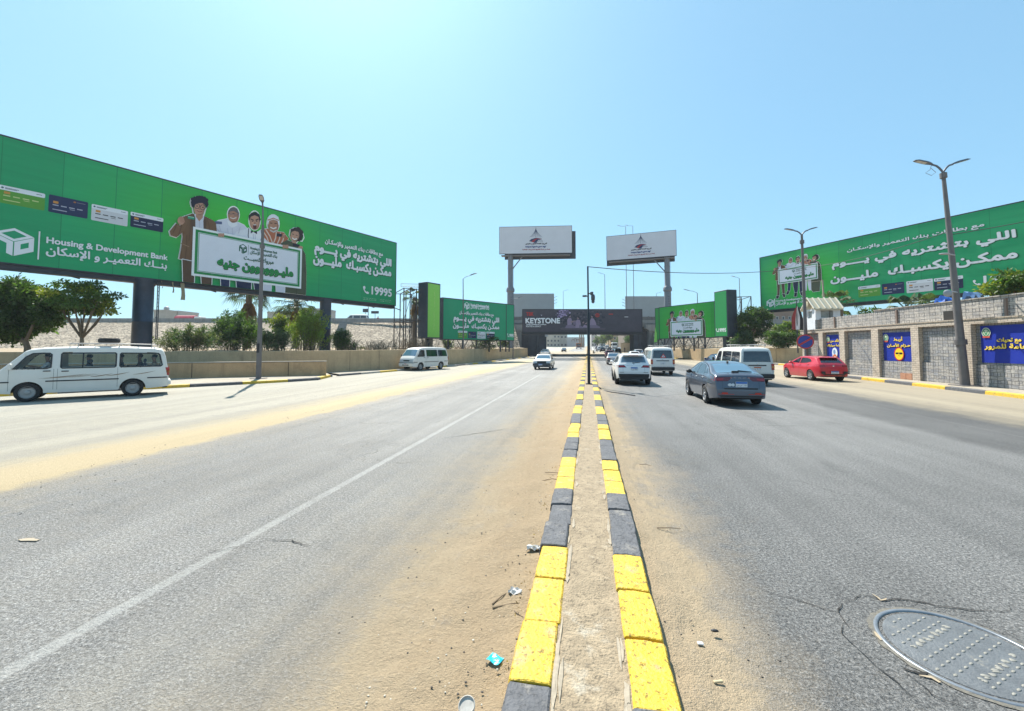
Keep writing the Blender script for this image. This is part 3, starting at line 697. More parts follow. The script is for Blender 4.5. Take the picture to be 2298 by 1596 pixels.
    ln([(1052,350),(1070,352)], .18, (.03,.02,.02)); ln([(1094,354),(1112,354)], .18, (.03,.02,.02)); ln([(1055,392),(1082,404),(1108,394)], .26, (.75,.72,.70)); ln([(1052,420),(1082,436),(1112,422)], .3, (.5,.48,.46))
    poly([(1113,448),(1167,455),(1163,484),(1112,478)], (.02,.022,.035)); ell((1178,480), 18, 14, SKIN2)
    # fifth: curly-haired woman in olive
    poly(t5, OL); ln([(1290,560),(1300,600)], .12, (.04,.045,.03)); ln([(1370,640),(1378,820)], .12, (.04,.045,.03))
    for i in range(15):
        a = i * 2.4; ell((1312 + 46*math.cos(a)*(.6 + .4*((i*7) % 5)/4), 452 + 58*math.sin(a)*(.6 + .4*((i*3) % 5)/4)), 24, 24, (.022,.018,.02))
    face((1285,472), 42, 54, SKIN, .25); ln([(1262,455),(1276,460)], .16, (.02,.02,.02)); ln([(1295,466),(1310,470)], .16, (.02,.02,.02)); ln([(1262,494),(1280,508),(1302,502)], .26, (.78,.75,.73)); poly([(1266,520),(1296,525),(1300,548),(1255,538)], SKIN)
    for i in range(4): ell((1262 + 22*i, 412 + 6*abs(i-1)), 17, 15, (.022,.018,.02))
    poly([(1268,545),(1332,556),(1330,580),(1265,572)], (.02,.022,.035)); ell((1340,585), 22, 15, SKIN)
    # first: brown jacket, glasses, holding up a card
    poly(jack, BR); poly(arm, (.19,.10,.05)); poly([(322,262),(416,285),(412,432),(330,414)], (.60,.60,.68)); poly([(318,262),(332,300),(333,414),(300,420),(285,330)], BR2); poly([(418,284),(440,330),(432,440),(411,432),(408,330)], BR2)
    for a, c in (((250,470),(235,690)), ((285,330),(270,520)), ((440,300),(470,430)), ((150,360),(120,440)), ((205,330),(170,470))): ln([a, ((a[0]+c[0])/2 + 6, (a[1]+c[1])/2), c], .16, (.115,.058,.028))
    for a, c in (((560,380),(590,470)), ((640,400),(650,480)), ((760,390),(745,450))): ln([a, c], .14, (.50,.50,.58))
    ln([(195,545),(270,578)], .16, (.28,.17,.10)); ln([(372,330),(372,420)], .08, (.42,.42,.5))
    poly([(340,240),(405,252),(402,300),(368,335),(336,290)], (.40,.21,.14)); face((370,212), 53, 70, SKIN, .08)
    poly([(288,152),(298,120),(345,98),(402,104),(447,132),(458,180),(438,214),(428,182),(398,160),(360,162),(330,168),(314,205),(297,192)], (.02,.018,.028))
    for i in range(7): ell((305 + 22*i, 124 - 18*math.sin(i/6*math.pi) + 8*(i == 6)), 19, 17, (.02,.018,.028))
    for c in ((347,190), (402,202)): ln(ering(c, 25, 24), .11, (.04,.035,.04), True); ell(c, 7, 6, (.03,.02,.02))
    ln([(345,232),(368,246),(395,240)], .16, (.25,.07,.06)); ell((372,215), 8, 14, (.40,.20,.13)); ell((193,330), 34, 40, SKIN)
    for i in range(4): ln([(180 + 11*i, 300 - 3*i), (196 + 11*i, 345)], .12, (.36,.18,.12))
    poly([(257,283),(322,293),(320,320),(257,310)], (.03,.30,.17)); ln([(262,290),(316,299)], .1, (.5,.6,.5))
    if legs == 'crop':
        for p, c in (([(205,698),(300,718),(292,850),(320,860),(315,960),(212,945)], BR2), ([(385,862),(487,876),(482,985),(392,975)], BR2), ([(572,885),(656,896),(652,1010),(578,1000)], NAVY), ([(720,900),(866,915),(860,1040),(728,1020)], (.014,.022,.06)),
                     ([(888,918),(978,930),(972,1060),(905,1045)], (.014,.022,.06)), ([(985,930),(1056,938),(1050,1080),(980,1070)], LAV), ([(1100,940),(1186,950),(1180,1090),(1105,1080)], LAV)):
            edge(p); poly(p, c)
        ln([(1300,970),(1296,1030)], .12, (.04,.045,.03))
def cheque(ink, T, k):
    def q(a, b_, col, r=0):   # cheque-relative rectangle
        (u0, v0), (u1, v1) = T(a), T(b_); ink.rect(u0, v0, u1, v1, col, r)
    LB, RT = (290, 852), (1350, 600)
    u0, v0 = T(LB); u1, v1 = T(RT); h = v1 - v0; w_ = u1 - u0
    f = lambda a, b_: (u0 + w_*a, v0 + h*b_)
    def rr(m_, col): ink.rect(u0 + m_*h, v0 + m_*h, u1 - m_*h, v1 - m_*h, col)
    rr(0, (.78,.79,.80)); rr(.045, (.02,.22,.06)); rr(.095, (.62,.66,.72)); rr(.105, (.02,.22,.06)); rr(.115, (.70,.71,.78))
    G1 = (.012,.10,.055)
    ink.logo(*f(.375,.62), *f(.445,.84), G1, (.70,.71,.78)); ink.rect(*f(.456,.62), *f(.459,.84), G1)
    ink.text('Housing & Development Bank', *f(.475,.74), *f(.735,.81), G1, .04); ink.text('بنك التعمير و الإسكان', *f(.475,.63), *f(.735,.735), G1, .03)
    ink.text('مبروك كسبـــت', *f(.42,.47), *f(.70,.60), G1, .035)
    ink.text('مليـوووووون جنيه', *f(.20,.22), *f(.90,.47), (.02,.24,.06), .05, (.008,.05,.03), (.02,-.02))
    for c in ((575,468), (1190,578)):
        for i in range(4):
            ink.poly([T((c[0] - 22 + i*14 + 8*math.cos(a), c[1] + 20*math.sin(a))) for a in [2*math.pi*j/10 for j in range(10)]], SKIN)
def card(ink, u0, v0, u1, v1, base, head, ink_c):
    h = v1 - v0; w_ = u1 - u0; r = .06 * h
    ink.rect(u0, v0, u1, v1, base, r)
    if head:
        ink.rect(u0, v0 + .74*h, u1, v1, (.70,.72,.76), r)
        ink.ell((u0 + .075*w_, v0 + .87*h), .03*w_, .05*h, (.05,.10,.12)); ink.rect(u0 + .13*w_, v0 + .87*h, u0 + .42*w_, v0 + .90*h, (.07,.10,.12)); ink.rect(u0 + .13*w_, v0 + .82*h, u0 + .38*w_, v0 + .85*h, (.07,.10,.12)); ink.rect(u0 + .80*w_, v0 + .86*h, u0 + .93*w_, v0 + .89*h, (.05,.08,.10))
    else: ink.rect(u0 + .62*w_, v0 + .80*h, u0 + .68*w_, v0 + .87*h, (.45,.16,.03)); ink.rect(u0 + .70*w_, v0 + .82*h, u0 + .93*w_, v0 + .85*h, (.2,.2,.25))
    ink.rect(u0 + .11*w_, v0 + .55*h, u0 + .24*w_, v0 + .68*h, (.55,.25,.05), .02*h)
    for i in range(4): ink.rect(u0 + (.10 + .205*i)*w_, v0 + .42*h, u0 + (.245 + .205*i)*w_, v0 + .48*h, ink_c)
    ink.rect(u0 + .53*w_, v0 + .33*h, u0 + .66*w_, v0 + .36*h, ink_c); ink.rect(u0 + .10*w_, v0 + .17*h, u0 + .46*w_, v0 + .22*h, ink_c)
CARDS = [((.10,.30,.04), True, (.50,.55,.25)), ((.016,.028,.085), False, (.36,.38,.46)), ((.58,.58,.61), True, (.06,.06,.07)), ((.014,.02,.06), True, (.36,.38,.46))]
def put_cards(face, root, boxes, depth=.004):
    for (a, b_), (c, hd, ic) in zip(boxes, CARDS):
        k = Ink(face, depth); card(k, a[0], a[1], b_[0], b_[1], c, hd, ic); k.done('printed_bank_card', root)
L1, L2, L3 = 'مع بطاقات بنك التعمير والإسكـان', 'اللي بتشتريه في يــــوم', 'ممكـن يكسبـك  مليـــون'
def board_lines(ink, boxes, ol):
    for t, bx, bo in zip((L1, L2, L3), boxes, (.04, .055, .055)):
        ink.text(t, bx[0][0], bx[0][1], bx[1][0], bx[1][1], WHITE, bo, DGREEN if ol else None, (.07, -.05))
def board_body(root, F, thick, frame, panel_m, gap=.0, fm=None):
    """panel, dark frame and back structure of a sign, in its own axes"""
    b = MB(); b.box((0, 0, F.z0), (F.W, .06, F.z1), None); b.build('panel', panel_m, root)
    b = MB(); e = frame; fm = fm or M_DSTEEL
    b.box((-e, -.02, F.z1), (F.W + e, thick, F.z1 + e)); b.box((-e, -.02, F.z0 - e), (F.W + e, thick, F.z0))
    b.box((-e, -.02, F.z0), (0, thick, F.z1)); b.box((F.W, -.02, F.z0), (F.W + e, thick, F.z1))
    b.box((0, thick - .05, F.z0), (F.W, thick - .01, F.z1))
    b.build('frame', fm, root)
def b4(U, lt, lb, rt, rb):
    a, c, d, e = U(lt), U(lb), U(rt), U(rb); return ((a[0]+c[0])/2, (c[1]+e[1])/2), ((d[0]+e[0])/2, (a[1]+d[1])/2)

# ------------------------------------------------------------------ the big green board on the left
a, c = camZ(888, 615, 50), camZ(0, 450, 24.4); dr = Vector((a.x - c.x, a.y - c.y, 0)).normalized()
left_end = Vector((c.x, c.y, 0)) - dr * 2.6
F = Face(left_end, a, 7.02, 14.45)
root = thing('billboard', 'huge green billboard on two dark posts at the left, showing five people with a cheque', 'billboard', (F.P.x, F.P.y, 0), F.rot)
uc, vc = F.uv((950, 380), VL2)
board_body(root, F, .9, .09, green_panel('green_vinyl_large', (uc - 1.5, vc - .8), (12.5, 6.5)))
ink = Ink(F); ink.clip = (0, F.z0, F.W, F.z1)
F_L = F
T = lambda p: F_L.uv(p, VL2)
hc = T((1350, 600))[1] - T((290, 852))[1]
people(ink, T, hc / 10, 'crop'); ink.done('printed_people', root); dk = ink.k
ink = Ink(F, dk + .004); cheque(ink, T, hc / 10); ink.done('printed_cheque', root)
# cheque-relative mapping for the other boards
LU0, LV0 = T((290, 852)); LU1, LV1 = T((1350, 600))
def chq(p): u, v = T(p); return ((u - LU0) / (LU1 - LU0), (v - LV0) / (LV1 - LV0))
ink = Ink(F, .006)
U = lambda p, V=VL2: F.uv(p, V)
board_lines(ink, [(U((1580,560)), U((2132,630))), (U((1480,652)), U((2212,700))), (U((1467,748)), U((2210,788)))], True)
ink.text('19995', *U((2025,1030)), *U((2215,985)), WHITE, .05); ink.phone(*U((1940,1022)), *U((2000,958)), WHITE)
for xx in ((1945, 2068), (2105, 2213)):
    for yy in (0, 15): q0, q1 = U((xx[0], 1068 + yy + (xx[0]-1945)*.1)), U((xx[1], 1062 + yy + (xx[0]-1945)*.1 + 8)); ink.text('تطبق الشروط والأحكام', q0[0], q0[1], q1[0], q0[1] + .085, WHITE)
ink.text('Housing & Development Bank', *U((525,812), VL1), *U((1897,930), VL1), WHITE, .035); ink.text('بنــك التعميـر و الإسكان', *U((520,948), VL1), *U((1888,1012), VL1), WHITE, .03)
q0, q1 = U((420,978), VL1), U((455,662), VL1); ink.rect(q0[0], q0[1], q1[0], q1[1], WHITE); ink.done('lettering', root)
ink = Ink(F, .006); qa, qb, qc, qd = U((388,735), VL1), U((165,622), VL1), U((160,938), VL1), U((160,800), VL1)
hw = qa[0] - qb[0]; ink.logo(qb[0] - hw, qc[1], qb[0] + hw, qb[1], WHITE, (.019,.30,.14)); ink.done('printed_logo', root)
bx = []
for cs in ([(-12,120),(513,235),(505,425)], [(555,245),(1000,330),(993,518)], [(1040,352),(1452,432),(1445,605)], [(1482,438),(1853,512),(1843,672)]):
    tl, tr, br = (U(p, VL1) for p in cs); bx.append(((tl[0], br[1]), (tr[0], tr[1])))
put_cards(F, root, bx)
def column(root, F, p, r, z0, z1, m, off=.5, n=20):
    """round post with flange and cap, under the sign at a world point"""
    l = (p - F.P).dot(F.U); b = MB()
    b.lathe([(r*1.5, z0-.4), (r*1.5, z0+.02), (r*1.02, z0+.05), (r, z0+2.2), (r*1.02, z0+2.22), (r*1.02, z0+2.3), (r, z0+2.32), (r, z1-.3), (r*1.25, z1-.05), (r*1.25, z1+.05)], n, m, Matrix.Translation((l, off, 0)))
    return b.build('post', m, root, smooth=40), l
for (px_, Z, r) in ((331, 30.15, .585), (739, 42.5, .54)):
    pp = camZ(px_, 640, Z); po, l = column(root, F, Vector((pp.x, pp.y, 0)), r, 1.6, 6.9, M_BLUESTEEL, .45)
    if px_ == 331:
        lb = MB(); x_ = l + r + .17
        for dx in (0, .34): lb.bar((x_ + dx*.6, .3 + dx, 2.6), (x_ + dx*.6, .3 + dx, 6.9), .05)
        for k in range(15): lb.bar((x_, .3, 2.8 + k*.28), (x_ + .2, .64, 2.8 + k*.28), .035)
        lb.build('ladder', M_DSTEEL, po)
bb = MB(); bb.box((0, .1, 6.62), (F.W, .75, 6.92)); 
for k in range(9): bb.bar((k*4 + .6, .5, 6.9), (k*4 + 2.2, .5, 6.55), .08)
bb.build('support_beam', M_DSTEEL, root)
for xz, y0, y1, w_ in ((218, 925, 1085, .26), (126, 925, 1015, .09), (22, 925, 972, .03)):
    st = MB(); q0, q1 = U((xz, y1)), U((xz, y0)); st.loft([[(q0[0]-w_/2 + .05*math.sin(t*5), .04 + .03*math.sin(t*7), q0[1] + (6.95-q0[1])*t), (q0[0]+w_/2 + .04*math.sin(t*4+1), .05, q0[1] + (6.95-q0[1])*t)] for t in (0, .25, .5, .75, 1)], None, None, False)
    st.build('torn_strip', mat('faded_vinyl_scrap', (.30, .25, .16), .8, var=.2), root, fix=False)

# ------------------------------------------------------------------ the green board on the right
VR = (2820, 760, 2.25294)
a, c = camZ(1707.5, 640, 59.6), camZ(2298, 555, 36.4); dr = Vector((c.x - a.x, c.y - a.y, 0)).normalized()
F = Face(a, Vector((a.x, a.y, 0)) + dr * 36, 7.22, 14.7)
root = thing('billboard', 'huge green billboard behind the tiled wall at the right with large Arabic lettering', 'billboard', (F.P.x, F.P.y, 0), F.rot)
U = lambda p, V=VR: F.uv(p, V)
uc, vc = U((420, 640)); board_body(root, F, .9, .1, green_panel('green_vinyl_right', (uc, vc), (10, 6.0)))
ck0, ck1 = U((230, 692)), U((562, 507))
Tm = lambda p: (ck0[0] + (ck1[0]-ck0[0]) * chq(p)[0], ck0[1] + (ck1[1]-ck0[1]) * chq(p)[1])
ink = Ink(F); k = (ck1[1] - ck0[1]) / 10
for p, cc in (([(210,655),(236,655),(236,720),(232,790),(212,792),(214,740)], (.10,.055,.032)), ([(248,680),(275,676),(278,772),(258,776),(252,720)], (.10,.055,.032)), ([(300,668),(330,664),(325,735),(318,752),(300,752),(304,700)], NAVY), ([(346,660),(392,655),(388,740),(380,765),(362,765),(348,700)], (.014,.022,.06)), ([(398,655),(425,650),(428,735),(418,762),(405,762),(402,700)], (.014,.022,.06)),
              ([(430,650),(465,642),(462,740),(440,745)], (.62,.62,.70)), ([(470,645),(500,640),(505,735),(485,742),(475,700)], (.62,.62,.70)), ([(500,640),(572,545),(580,640),(574,748),(515,755),(502,735)], (.075,.085,.05)), ([(206,785),(232,788),(222,812),(205,812)], (.015,.013,.015)), ([(254,772),(278,770),(284,795),(268,802)], (.015,.013,.015)), ([(298,748),(320,748),(308,775),(288,778)], (.012,.014,.03)), ([(360,762),(384,762),(378,795),(356,795)], (.012,.014,.03)), ([(404,758),(424,756),(436,782),(420,788)], (.012,.014,.03))):
    pts = [U(q) for q in p]; ink.line(pts, k*.28, (.80,.80,.80), True); ink.poly(pts, cc)
people(ink, Tm, k, None); ink.done('printed_people', root); dk = ink.k
ink = Ink(F, dk + .004); cheque(ink, Tm, k); ink.done('printed_cheque', root)
ink = Ink(F, .006)
board_lines(ink, [b4(U, (805,383), (805,420), (1962,178), (1962,224)), b4(U, (680,500), (680,580), (2225,226), (2225,312)), b4(U, (668,612), (668,694), (2238,393), (2238,482))], True)
(p_, q_) = b4(U, (203,820), (203,840), (458,802), (458,822)); ink.text('Housing & Development Bank', *p_, *q_, WHITE, .04); (p_, q_) = b4(U, (203,842), (203,872), (458,820), (458,852)); ink.text('بنك التعمير و الإسكان', *p_, *q_, WHITE, .04)
q0, q1 = U((191,885)), U((194,812)); ink.rect(q0[0], q0[1], q1[0] + .04, q1[1], WHITE)
ink.phone(*U((1870,702)), *U((1935,648)), WHITE); q0 = U((1965, 690)); ink.text('19995', q0[0], q0[1], q0[0] + 2.9, q0[1] + .75, WHITE, .05)
ink.logo(*U((127,887)), *U((187,812)), WHITE, (.019,.30,.14)); ink.done('lettering', root)
put_cards(F, root, [(U((900,803)), U((1083,690))), (U((1100,782)), U((1284,667))), (U((1308,766)), U((1527,641))), (U((1542,744)), U((1782,614)))])
for l_, r in ((9.0, .75), (26.5, .75)): column(root, F, F.P + F.U * l_, r, 2.4, 7.1, M_BLUESTEEL, .5)
bb = MB(); bb.box((0, .1, 6.85), (F.W, .75, 7.12)); bb.build('support_beam', M_DSTEEL, root)

# ------------------------------------------------------------------ the two lower green boards either side of the bridge
VM = (1460, 1000, 3.8)
a, c = camZ(995, 700, 54), camZ(1135.4, 700, 62)
F = Face(a, c, 3.12, 8.32)
root = thing('billboard', 'low wide green billboard left of the bridge carrying bank cards and three lines of Arabic', 'billboard', (F.P.x, F.P.y, 0), F.rot)
U = lambda p, V=VM: F.uv(p, V)
board_body(root, F, .7, .12, mat('teal_green_vinyl', (.018, .30, .145), .6, var=.05, vs=.8, spec=.3))
ink = Ink(F, .006); G2 = (.018,.30,.145)
ink.logo(*U((1068,612)), *U((1140,508)), WHITE, G2); q0, q1 = U((1146,612)), U((1150,515)); ink.rect(q0[0], q0[1], q1[0], q1[1], WHITE)
ink.text('Housing & Development Bank', *U((1160,575)), *U((1420,553)), WHITE, .05); ink.text('بنك التعمير و الإسكان', *U((1160,606)), *U((1420,578)), WHITE, .04)
board_lines(ink, [(U((995,692)), U((1486,668))), (U((915,796)), U((1560,733))), (U((905,884)), U((1560,832)))], True); ink.done('lettering', root)
put_cards(F, root, [(U((977,1018)), U((1110,918))), (U((1122,1022)), U((1241,928))), (U((1253,1026)), U((1372,930))), (U((1382,1026)), U((1500,932)))])
c2 = camZ(1153, 700, 63.5)
Fs = Face(c + (c2 - c).normalized() * .12, c2, 3.12, 8.36); Fs0 = F
sd = thing('billboard', 'narrow green billboard panel with a phone number beside the low left board', 'billboard', (Fs.P.x, Fs.P.y, 0), Fs.rot)
board_body(sd, Fs, .6, .1, MATS['teal_green_vinyl'])
ink = Ink(Fs, .006); U = lambda p, V=VM: Fs.uv(p, V)
ink.text('19995', *U((1706,1004)), *U((1770,962)), WHITE, .05); ink.phone(*U((1681,1003)), *U((1701,952)), WHITE); ink.done('lettering', sd)
b = MB()
for l_ in (.3, 1.1): b.bar((l_, .35, 1.4), (l_, .35, 3.1), .14)
b.build('post', M_DSTEEL, sd)
b = MB()
for l_ in (1.0, 3.4, 5.8, 8.2, 10.4):
    b.bar((l_, .3, 1.4), (l_, .3, 3.05), .16); b.bar((l_, .3, 1.7), (l_ + .9, .3, 3.0), .07); b.bar((l_, .3, 1.7), (l_ - .9, .3, 3.0), .07)
b.build('support_frame', M_DSTEEL, root)
def tower_sign(name, label, a, c, z0, z1, dep, green, num=None, V=None):
    """tall narrow box sign: a green face, dark sides, short column"""
    F = Face(a, c, z0, z1); r = thing('tower_sign', label, 'sign', (F.P.x, F.P.y, 0), F.rot)
    b = MB(); b.box((-.16, 0, z0 - .16), (F.W + .16, dep, z1 + .16), None, None, .03); b.build('case', mat('dark_navy_sign_case', (.03, .04, .06), .45, var=.2, vs=2), r)
    b = MB(); b.box((0, -.03, z0), (F.W, -.002, z1)); b.build('panel', green, r)
    b = MB(); b.lathe([(.62, 1.3), (.62, 1.75), (.45, 1.8), (.45, z0 - .1)], 16, None, Matrix.Translation((F.W * .5, dep * .5, 0))); b.build('post', M_DSTEEL, r, smooth=40)
    return F, r
a, c = camZ(960, 700, 50), camZ(986.2, 700, 51.6)
Ft, r = tower_sign('tower_sign', 'tall narrow sign box with a lime green face, left of the low left billboard', a, c, 3.25, 9.66, 1.5, mat('lime_vinyl', (.25, .58, .10), .6, var=.05, spec=.3))
ink = Ink(Ft, .034); U = lambda p, V=VM: Ft.uv(p, V)
for xx, c0, c1 in ((640, 350, 580), (632, 650, 900)):
    q0, q1 = U((xx, c1)), U((xx, c0)); n = 16
    vs, fs = text_mesh('مع بطاقات بنك التعمير'); y = ink.nxt()
    ink.b.add([(q0[0] + .22*yy - .1, y, q1[1] + (q0[1]-q1[1])*x) for x, yy in vs], fs, flat((.45,.60,.20)))
ink.done('lettering', r)
VMR = (2400, 1000, 3.28286)
a, c = camZ(1480, 720, 72), camZ(1603.8, 720, 62.3)
F = Face(a, c, 3.56, 8.78)
root = thing('billboard', 'low bright green billboard right of the bridge showing the five people and the cheque', 'billboard', (F.P.x, F.P.y, 0), F.rot)
U = lambda p, V=VMR: F.uv(p, V); uc, vc = U((580, 700))
board_body(root, F, .7, .1, green_panel('green_vinyl_low_right', (uc, vc), (6.5, 5.5), (.06, .44, .03), (.026, .34, .05)))
ck0, ck1 = U((386, 862)), U((777, 648)); ink = Ink(F); ink.clip = (0, F.z0, F.W, F.z1); k = (ck1[1] - ck0[1]) / 10
people(ink, Tm, k, 'crop'); ink.done('printed_people', root); dk = ink.k
ink = Ink(F, dk + .004); cheque(ink, Tm, k); ink.done('printed_cheque', root)
b = MB()
for l_ in (.8, 2.8, 4.8, 6.8, 8.8):
    b.bar((l_, .3, 1.5), (l_, .3, 3.5), .18); b.bar((l_, .3, 2.0), (l_ + .9, .3, 3.45), .08); b.bar((l_, .3, 2.0), (l_ - .9, .3, 3.45), .08)
b.build('support_frame', M_DSTEEL, root)
a2 = camZ(1471, 720, 72.8); Fs = Face(a2, a + (a2 - a).normalized() * .14, 3.4, 8.72)
sd = thing('billboard', 'slim green billboard panel with torn vinyl at the left end of the low right board', 'billboard', (Fs.P.x, Fs.P.y, 0), Fs.rot)
board_body(sd, Fs, .5, .08, mat('grass_green_vinyl', (.03, .28, .05), .6, var=.06, spec=.3))
b = MB(); b.add([(-.35, -.06, 2.9), (.35, -.06, 3.0), (.3, -.05, 4.4), (-.05, -.05, 5.6)], [(0,1,2,3)]); b.build('torn_strip', mat('lime_vinyl', (.11,.34,.035)), sd)
b = MB(); b.bar((.25, .3, 1.4), (.25, .3, 3.35), .16); b.build('post', M_DSTEEL, sd)
a, c = camZ(1605, 700, 60.4), camZ(1630.8, 700, 58)
Ft, r = tower_sign('tower_sign', 'tall narrow sign box with a green face and white phone number, right of the bridge', a, c, 3.62, 9.84, 1.5, mat('mid_green_vinyl', (.02, .26, .07), .6, var=.05, spec=.3))
ink = Ink(Ft, .034); U = lambda p, V=VMR: Ft.uv(p, V)
ink.text('19995', *U((970,806)), *U((1060,757)), WHITE, .05); ink.phone(*U((938,808)), *U((965,760)), WHITE); ink.done('lettering', r)
# open steel frames behind the tower signs
def lattice(name, label, P, U_, W_, D, z0, z1, nx=4):
    r = thing(name, label, 'steel frame', (P.x, P.y, 0), math.atan2(U_.y, U_.x)); b = MB()
    for i in range(nx + 1):
        x = W_ * i / nx
        for y in (0, D): b.bar((x, y, z0), (x, y, z1), .11)
        for z in (z0 + .4, (z0+z1)/2, z1): b.bar((x, 0, z), (x, D, z), .07)
        b.bar((x, 0, z0 + .4), (x, D, (z0+z1)/2), .05)
    for y in (0, D):
        for z in (z0 + .4, (z0+z1)/2, z1 - .03): b.bar((0, y, z), (W_, y, z), .07)
        b.bar((0, y, z0 + .4), (W_/2, y, (z0+z1)/2), .05); b.bar((W_/2, y, (z0+z1)/2), (W_, y, z1), .05)
    b.build('steelwork', mat('rusty_dark_steel', (.04, .032, .03), .7, var=.3, vs=3), r); return r
a = camZ(906, 700, 49.5); c = camZ(948, 700, 50.5)
lattice('sign_scaffold', 'open rusty steel scaffold standing behind the lime green tower sign', Vector((a.x, a.y, 0)), (c - a).normalized(), (c - a).length, 5.5, 1.5, 9.0, 3)
a = camZ(1642, 700, 60.5); c = camZ(1686, 700, 60)
lattice('sign_scaffold', 'open steel scaffold above the tree behind the right tower sign', Vector((a.x, a.y, 0)), (c - a).normalized(), (c - a).length, 4, 1.7, 9.3, 2)

# ------------------------------------------------------------------ white boards on high single posts
VW = (1800, 820, 2.8725)
def high_board(corners, post_x, Zp, label, back_shift, mirror):
    tl, tr, br, bl, Zl, Zr = corners
    a, c = camZ(*tl, Zl), camZ(*tr, Zr); z1 = (a.z + c.z) / 2; z0 = (camZ(*bl, Zl).z + camZ(*br, Zr).z) / 2
    F = Face(a, c, z0, z1); r = thing('billboard', label, 'billboard', (F.P.x, F.P.y, 0), F.rot)
    board_body(r, F, .25, .07, mat('white_vinyl', (.62, .62, .67), .6, var=.05, vs=.6, bump=.1, bs=2))
    b = MB(); s = back_shift; b.box((s, 1.7, z0 - .85), (F.W + s, 1.95, z1 - .6)); b.build('rear_panel', M_DSTEEL, r)
    b = MB(); b.box((.3, .3, z0 - .35), (F.W - .3, 1.6, z0 - .2)); 
    for k in range(8): b.bar((F.W*(k+.5)/8, .2, z0 + .3), (F.W*(k+.5)/8, 1.65, z0 + .3), .12)
    b.build('catwalk', M_STEEL, r)
    p = camZ(post_x, 600, Zp); l = (Vector((p.x, p.y, 0)) - F.P).dot(F.U); rr = .53; off = .95
    zc = camZ(post_x, 651, Zp).z
    b = MB(); b.lathe([(rr*1.25, 1.5), (rr*1.25, zc - .75), (rr*1.2, zc - .5), (rr*1.6, zc - .28), (rr*1.6, zc + .25), (rr*1.15, zc + .6), (rr, zc + .75), (rr, zc + 4.5), (rr*1.1, zc + 4.52), (rr*1.1, zc + 4.62), (rr, zc + 4.64), (rr, z0 + .2), (rr, z1 - 1)], 14, None, Matrix.Translation((l, off, 0)))
    po = b.build('post', M_STEEL, r, smooth=40)
    b = MB(); d = -1 if mirror else 1; b.bar((l + d*.4, off, z0 - 3.0), (l + d*2.6, off, z0 - .2), .2); b.build('brace', M_STEEL, r)
    b = MB(); d = 1
    for dx in (.62, .62): b.bar((l + dx, off - .2, 3), (l + dx, off - .2, z0), .04)
    for k in range(10): b.bar((l + .1 , off - rr - .12, zc - 6 + k*.5), (l + .4, off - rr - .12, zc - 6 + k*.5), .05)
    b.build('rungs', M_DSTEEL, po)
    return F, r
def emblem(F, r):
    W_, H_ = F.W, F.z1 - F.z0; f = lambda a, b_: (W_ * a, F.z0 + H_ * b_)
    NV = (.012,.03,.10); RD = (.36,.02,.03); ink = Ink(F, .006)
    ink.poly([f(*p) for p in ((.5015,.60),(.509,.60),(.5075,.98),(.504,.98))], NV)
    for s in (-1, 1):
        for k in range(4):
            w_ = .085 - .019*k; ink.line([f(.505 + s*w_*(1-t)**1.6, .60 + .33*t**1.0) for t in (0, .25, .5, .75, 1)], .045, NV)
    for j, (c, th) in enumerate((((.012,.03,.10), .15), (RD, .22), (NV, .22))):
        o = [(.41 + .03*j, .455 - .03*j), (.44 + .028*j, .53 - .025*j), (.50 + .012*j, .575 - .02*j), (.585, .555 - .022*j)]
        i_ = [(.585, .548 - .022*j), (.515 + .01*j, .55 - .028*j), (.47 + .025*j, .49 - .03*j), (.455 + .03*j, .425 - .02*j)]
        ink.poly([f(*p) for p in o + i_], c)
    ink.text('وزارة النقل', *f(.515,.435), *f(.60,.475), NV, .05); ink.text('الهيئة العامة للطرق و الكبارى', *f(.362,.315), *f(.655,.385), (.02,.02,.03), .07)
    ink.text('https://garb.gov.eg/', *f(.362,.205), *f(.645,.275), (.02,.05,.20), .07); ink.text('إهداء من شركة الفاروق للمشروعات الإعلانية', *f(.318,.11), *f(.70,.165), (.30,.03,.04), .06); ink.done('lettering', r)
F1, r1 = high_board(((1121.3,511.5),(1283,505.7),(1282.4,566.1),(1121,570.9), 85, 84), 1145.3, 85.5, 'white billboard with a bridge emblem on a tall grey post, left of the median pole', .9, False); emblem(F1, r1)
F2, r2 = high_board(((1361.5,532),(1516.7,516.3),(1519,573),(1365,584.9), 88, 83), 1497.4, 85.5, 'white billboard with a bridge emblem on a tall grey post, right of the median pole', -.3, True); emblem(F2, r2)
for (x0, x1, yt, label, hk) in ((1151, 1243.5, 659, 'grey back of a billboard beyond the bridge, left one', 1), (1403, 1494, 665, 'grey back of a billboard beyond the bridge, right one', -1)):
    a, c = camZ(x0, yt, 125), camZ(x1, yt, 125); F = Face(a, c, 10.8, a.z); r = thing('billboard', label, 'billboard', (F.P.x, F.P.y, 0), F.rot)
    b = MB(); n = 60
    for k in range(n):
        x = F.W * k / n; b.box((x, 0 if k % 2 else .04, F.z0), (x + F.W/n - .001, .1, F.z1))
    b.build('back_panel', mat('grey_profiled_sheet', (.30, .32, .33), .55, var=.08, vs=.6), r)
    b = MB(); b.box((F.W*.2, .2, 2), (F.W*.2 + .9, 1.1, F.z0)); b.box((F.W*.8 - .9, .2, 2), (F.W*.8, 1.1, F.z0)); b.box((.0, .15, F.z0 - .3), (F.W, .5, F.z0 - .01)); b.build('post', M_STEEL, r)
    b = MB(); x = F.W if hk > 0 else 0
    for k in range(3): b.bar((x, .2, F.z1 - 3 + k*.9), (x + hk*.9, .2, F.z1 - 2.6 + k*.9), .1)
    b.build('bracket', M_STEEL, r)
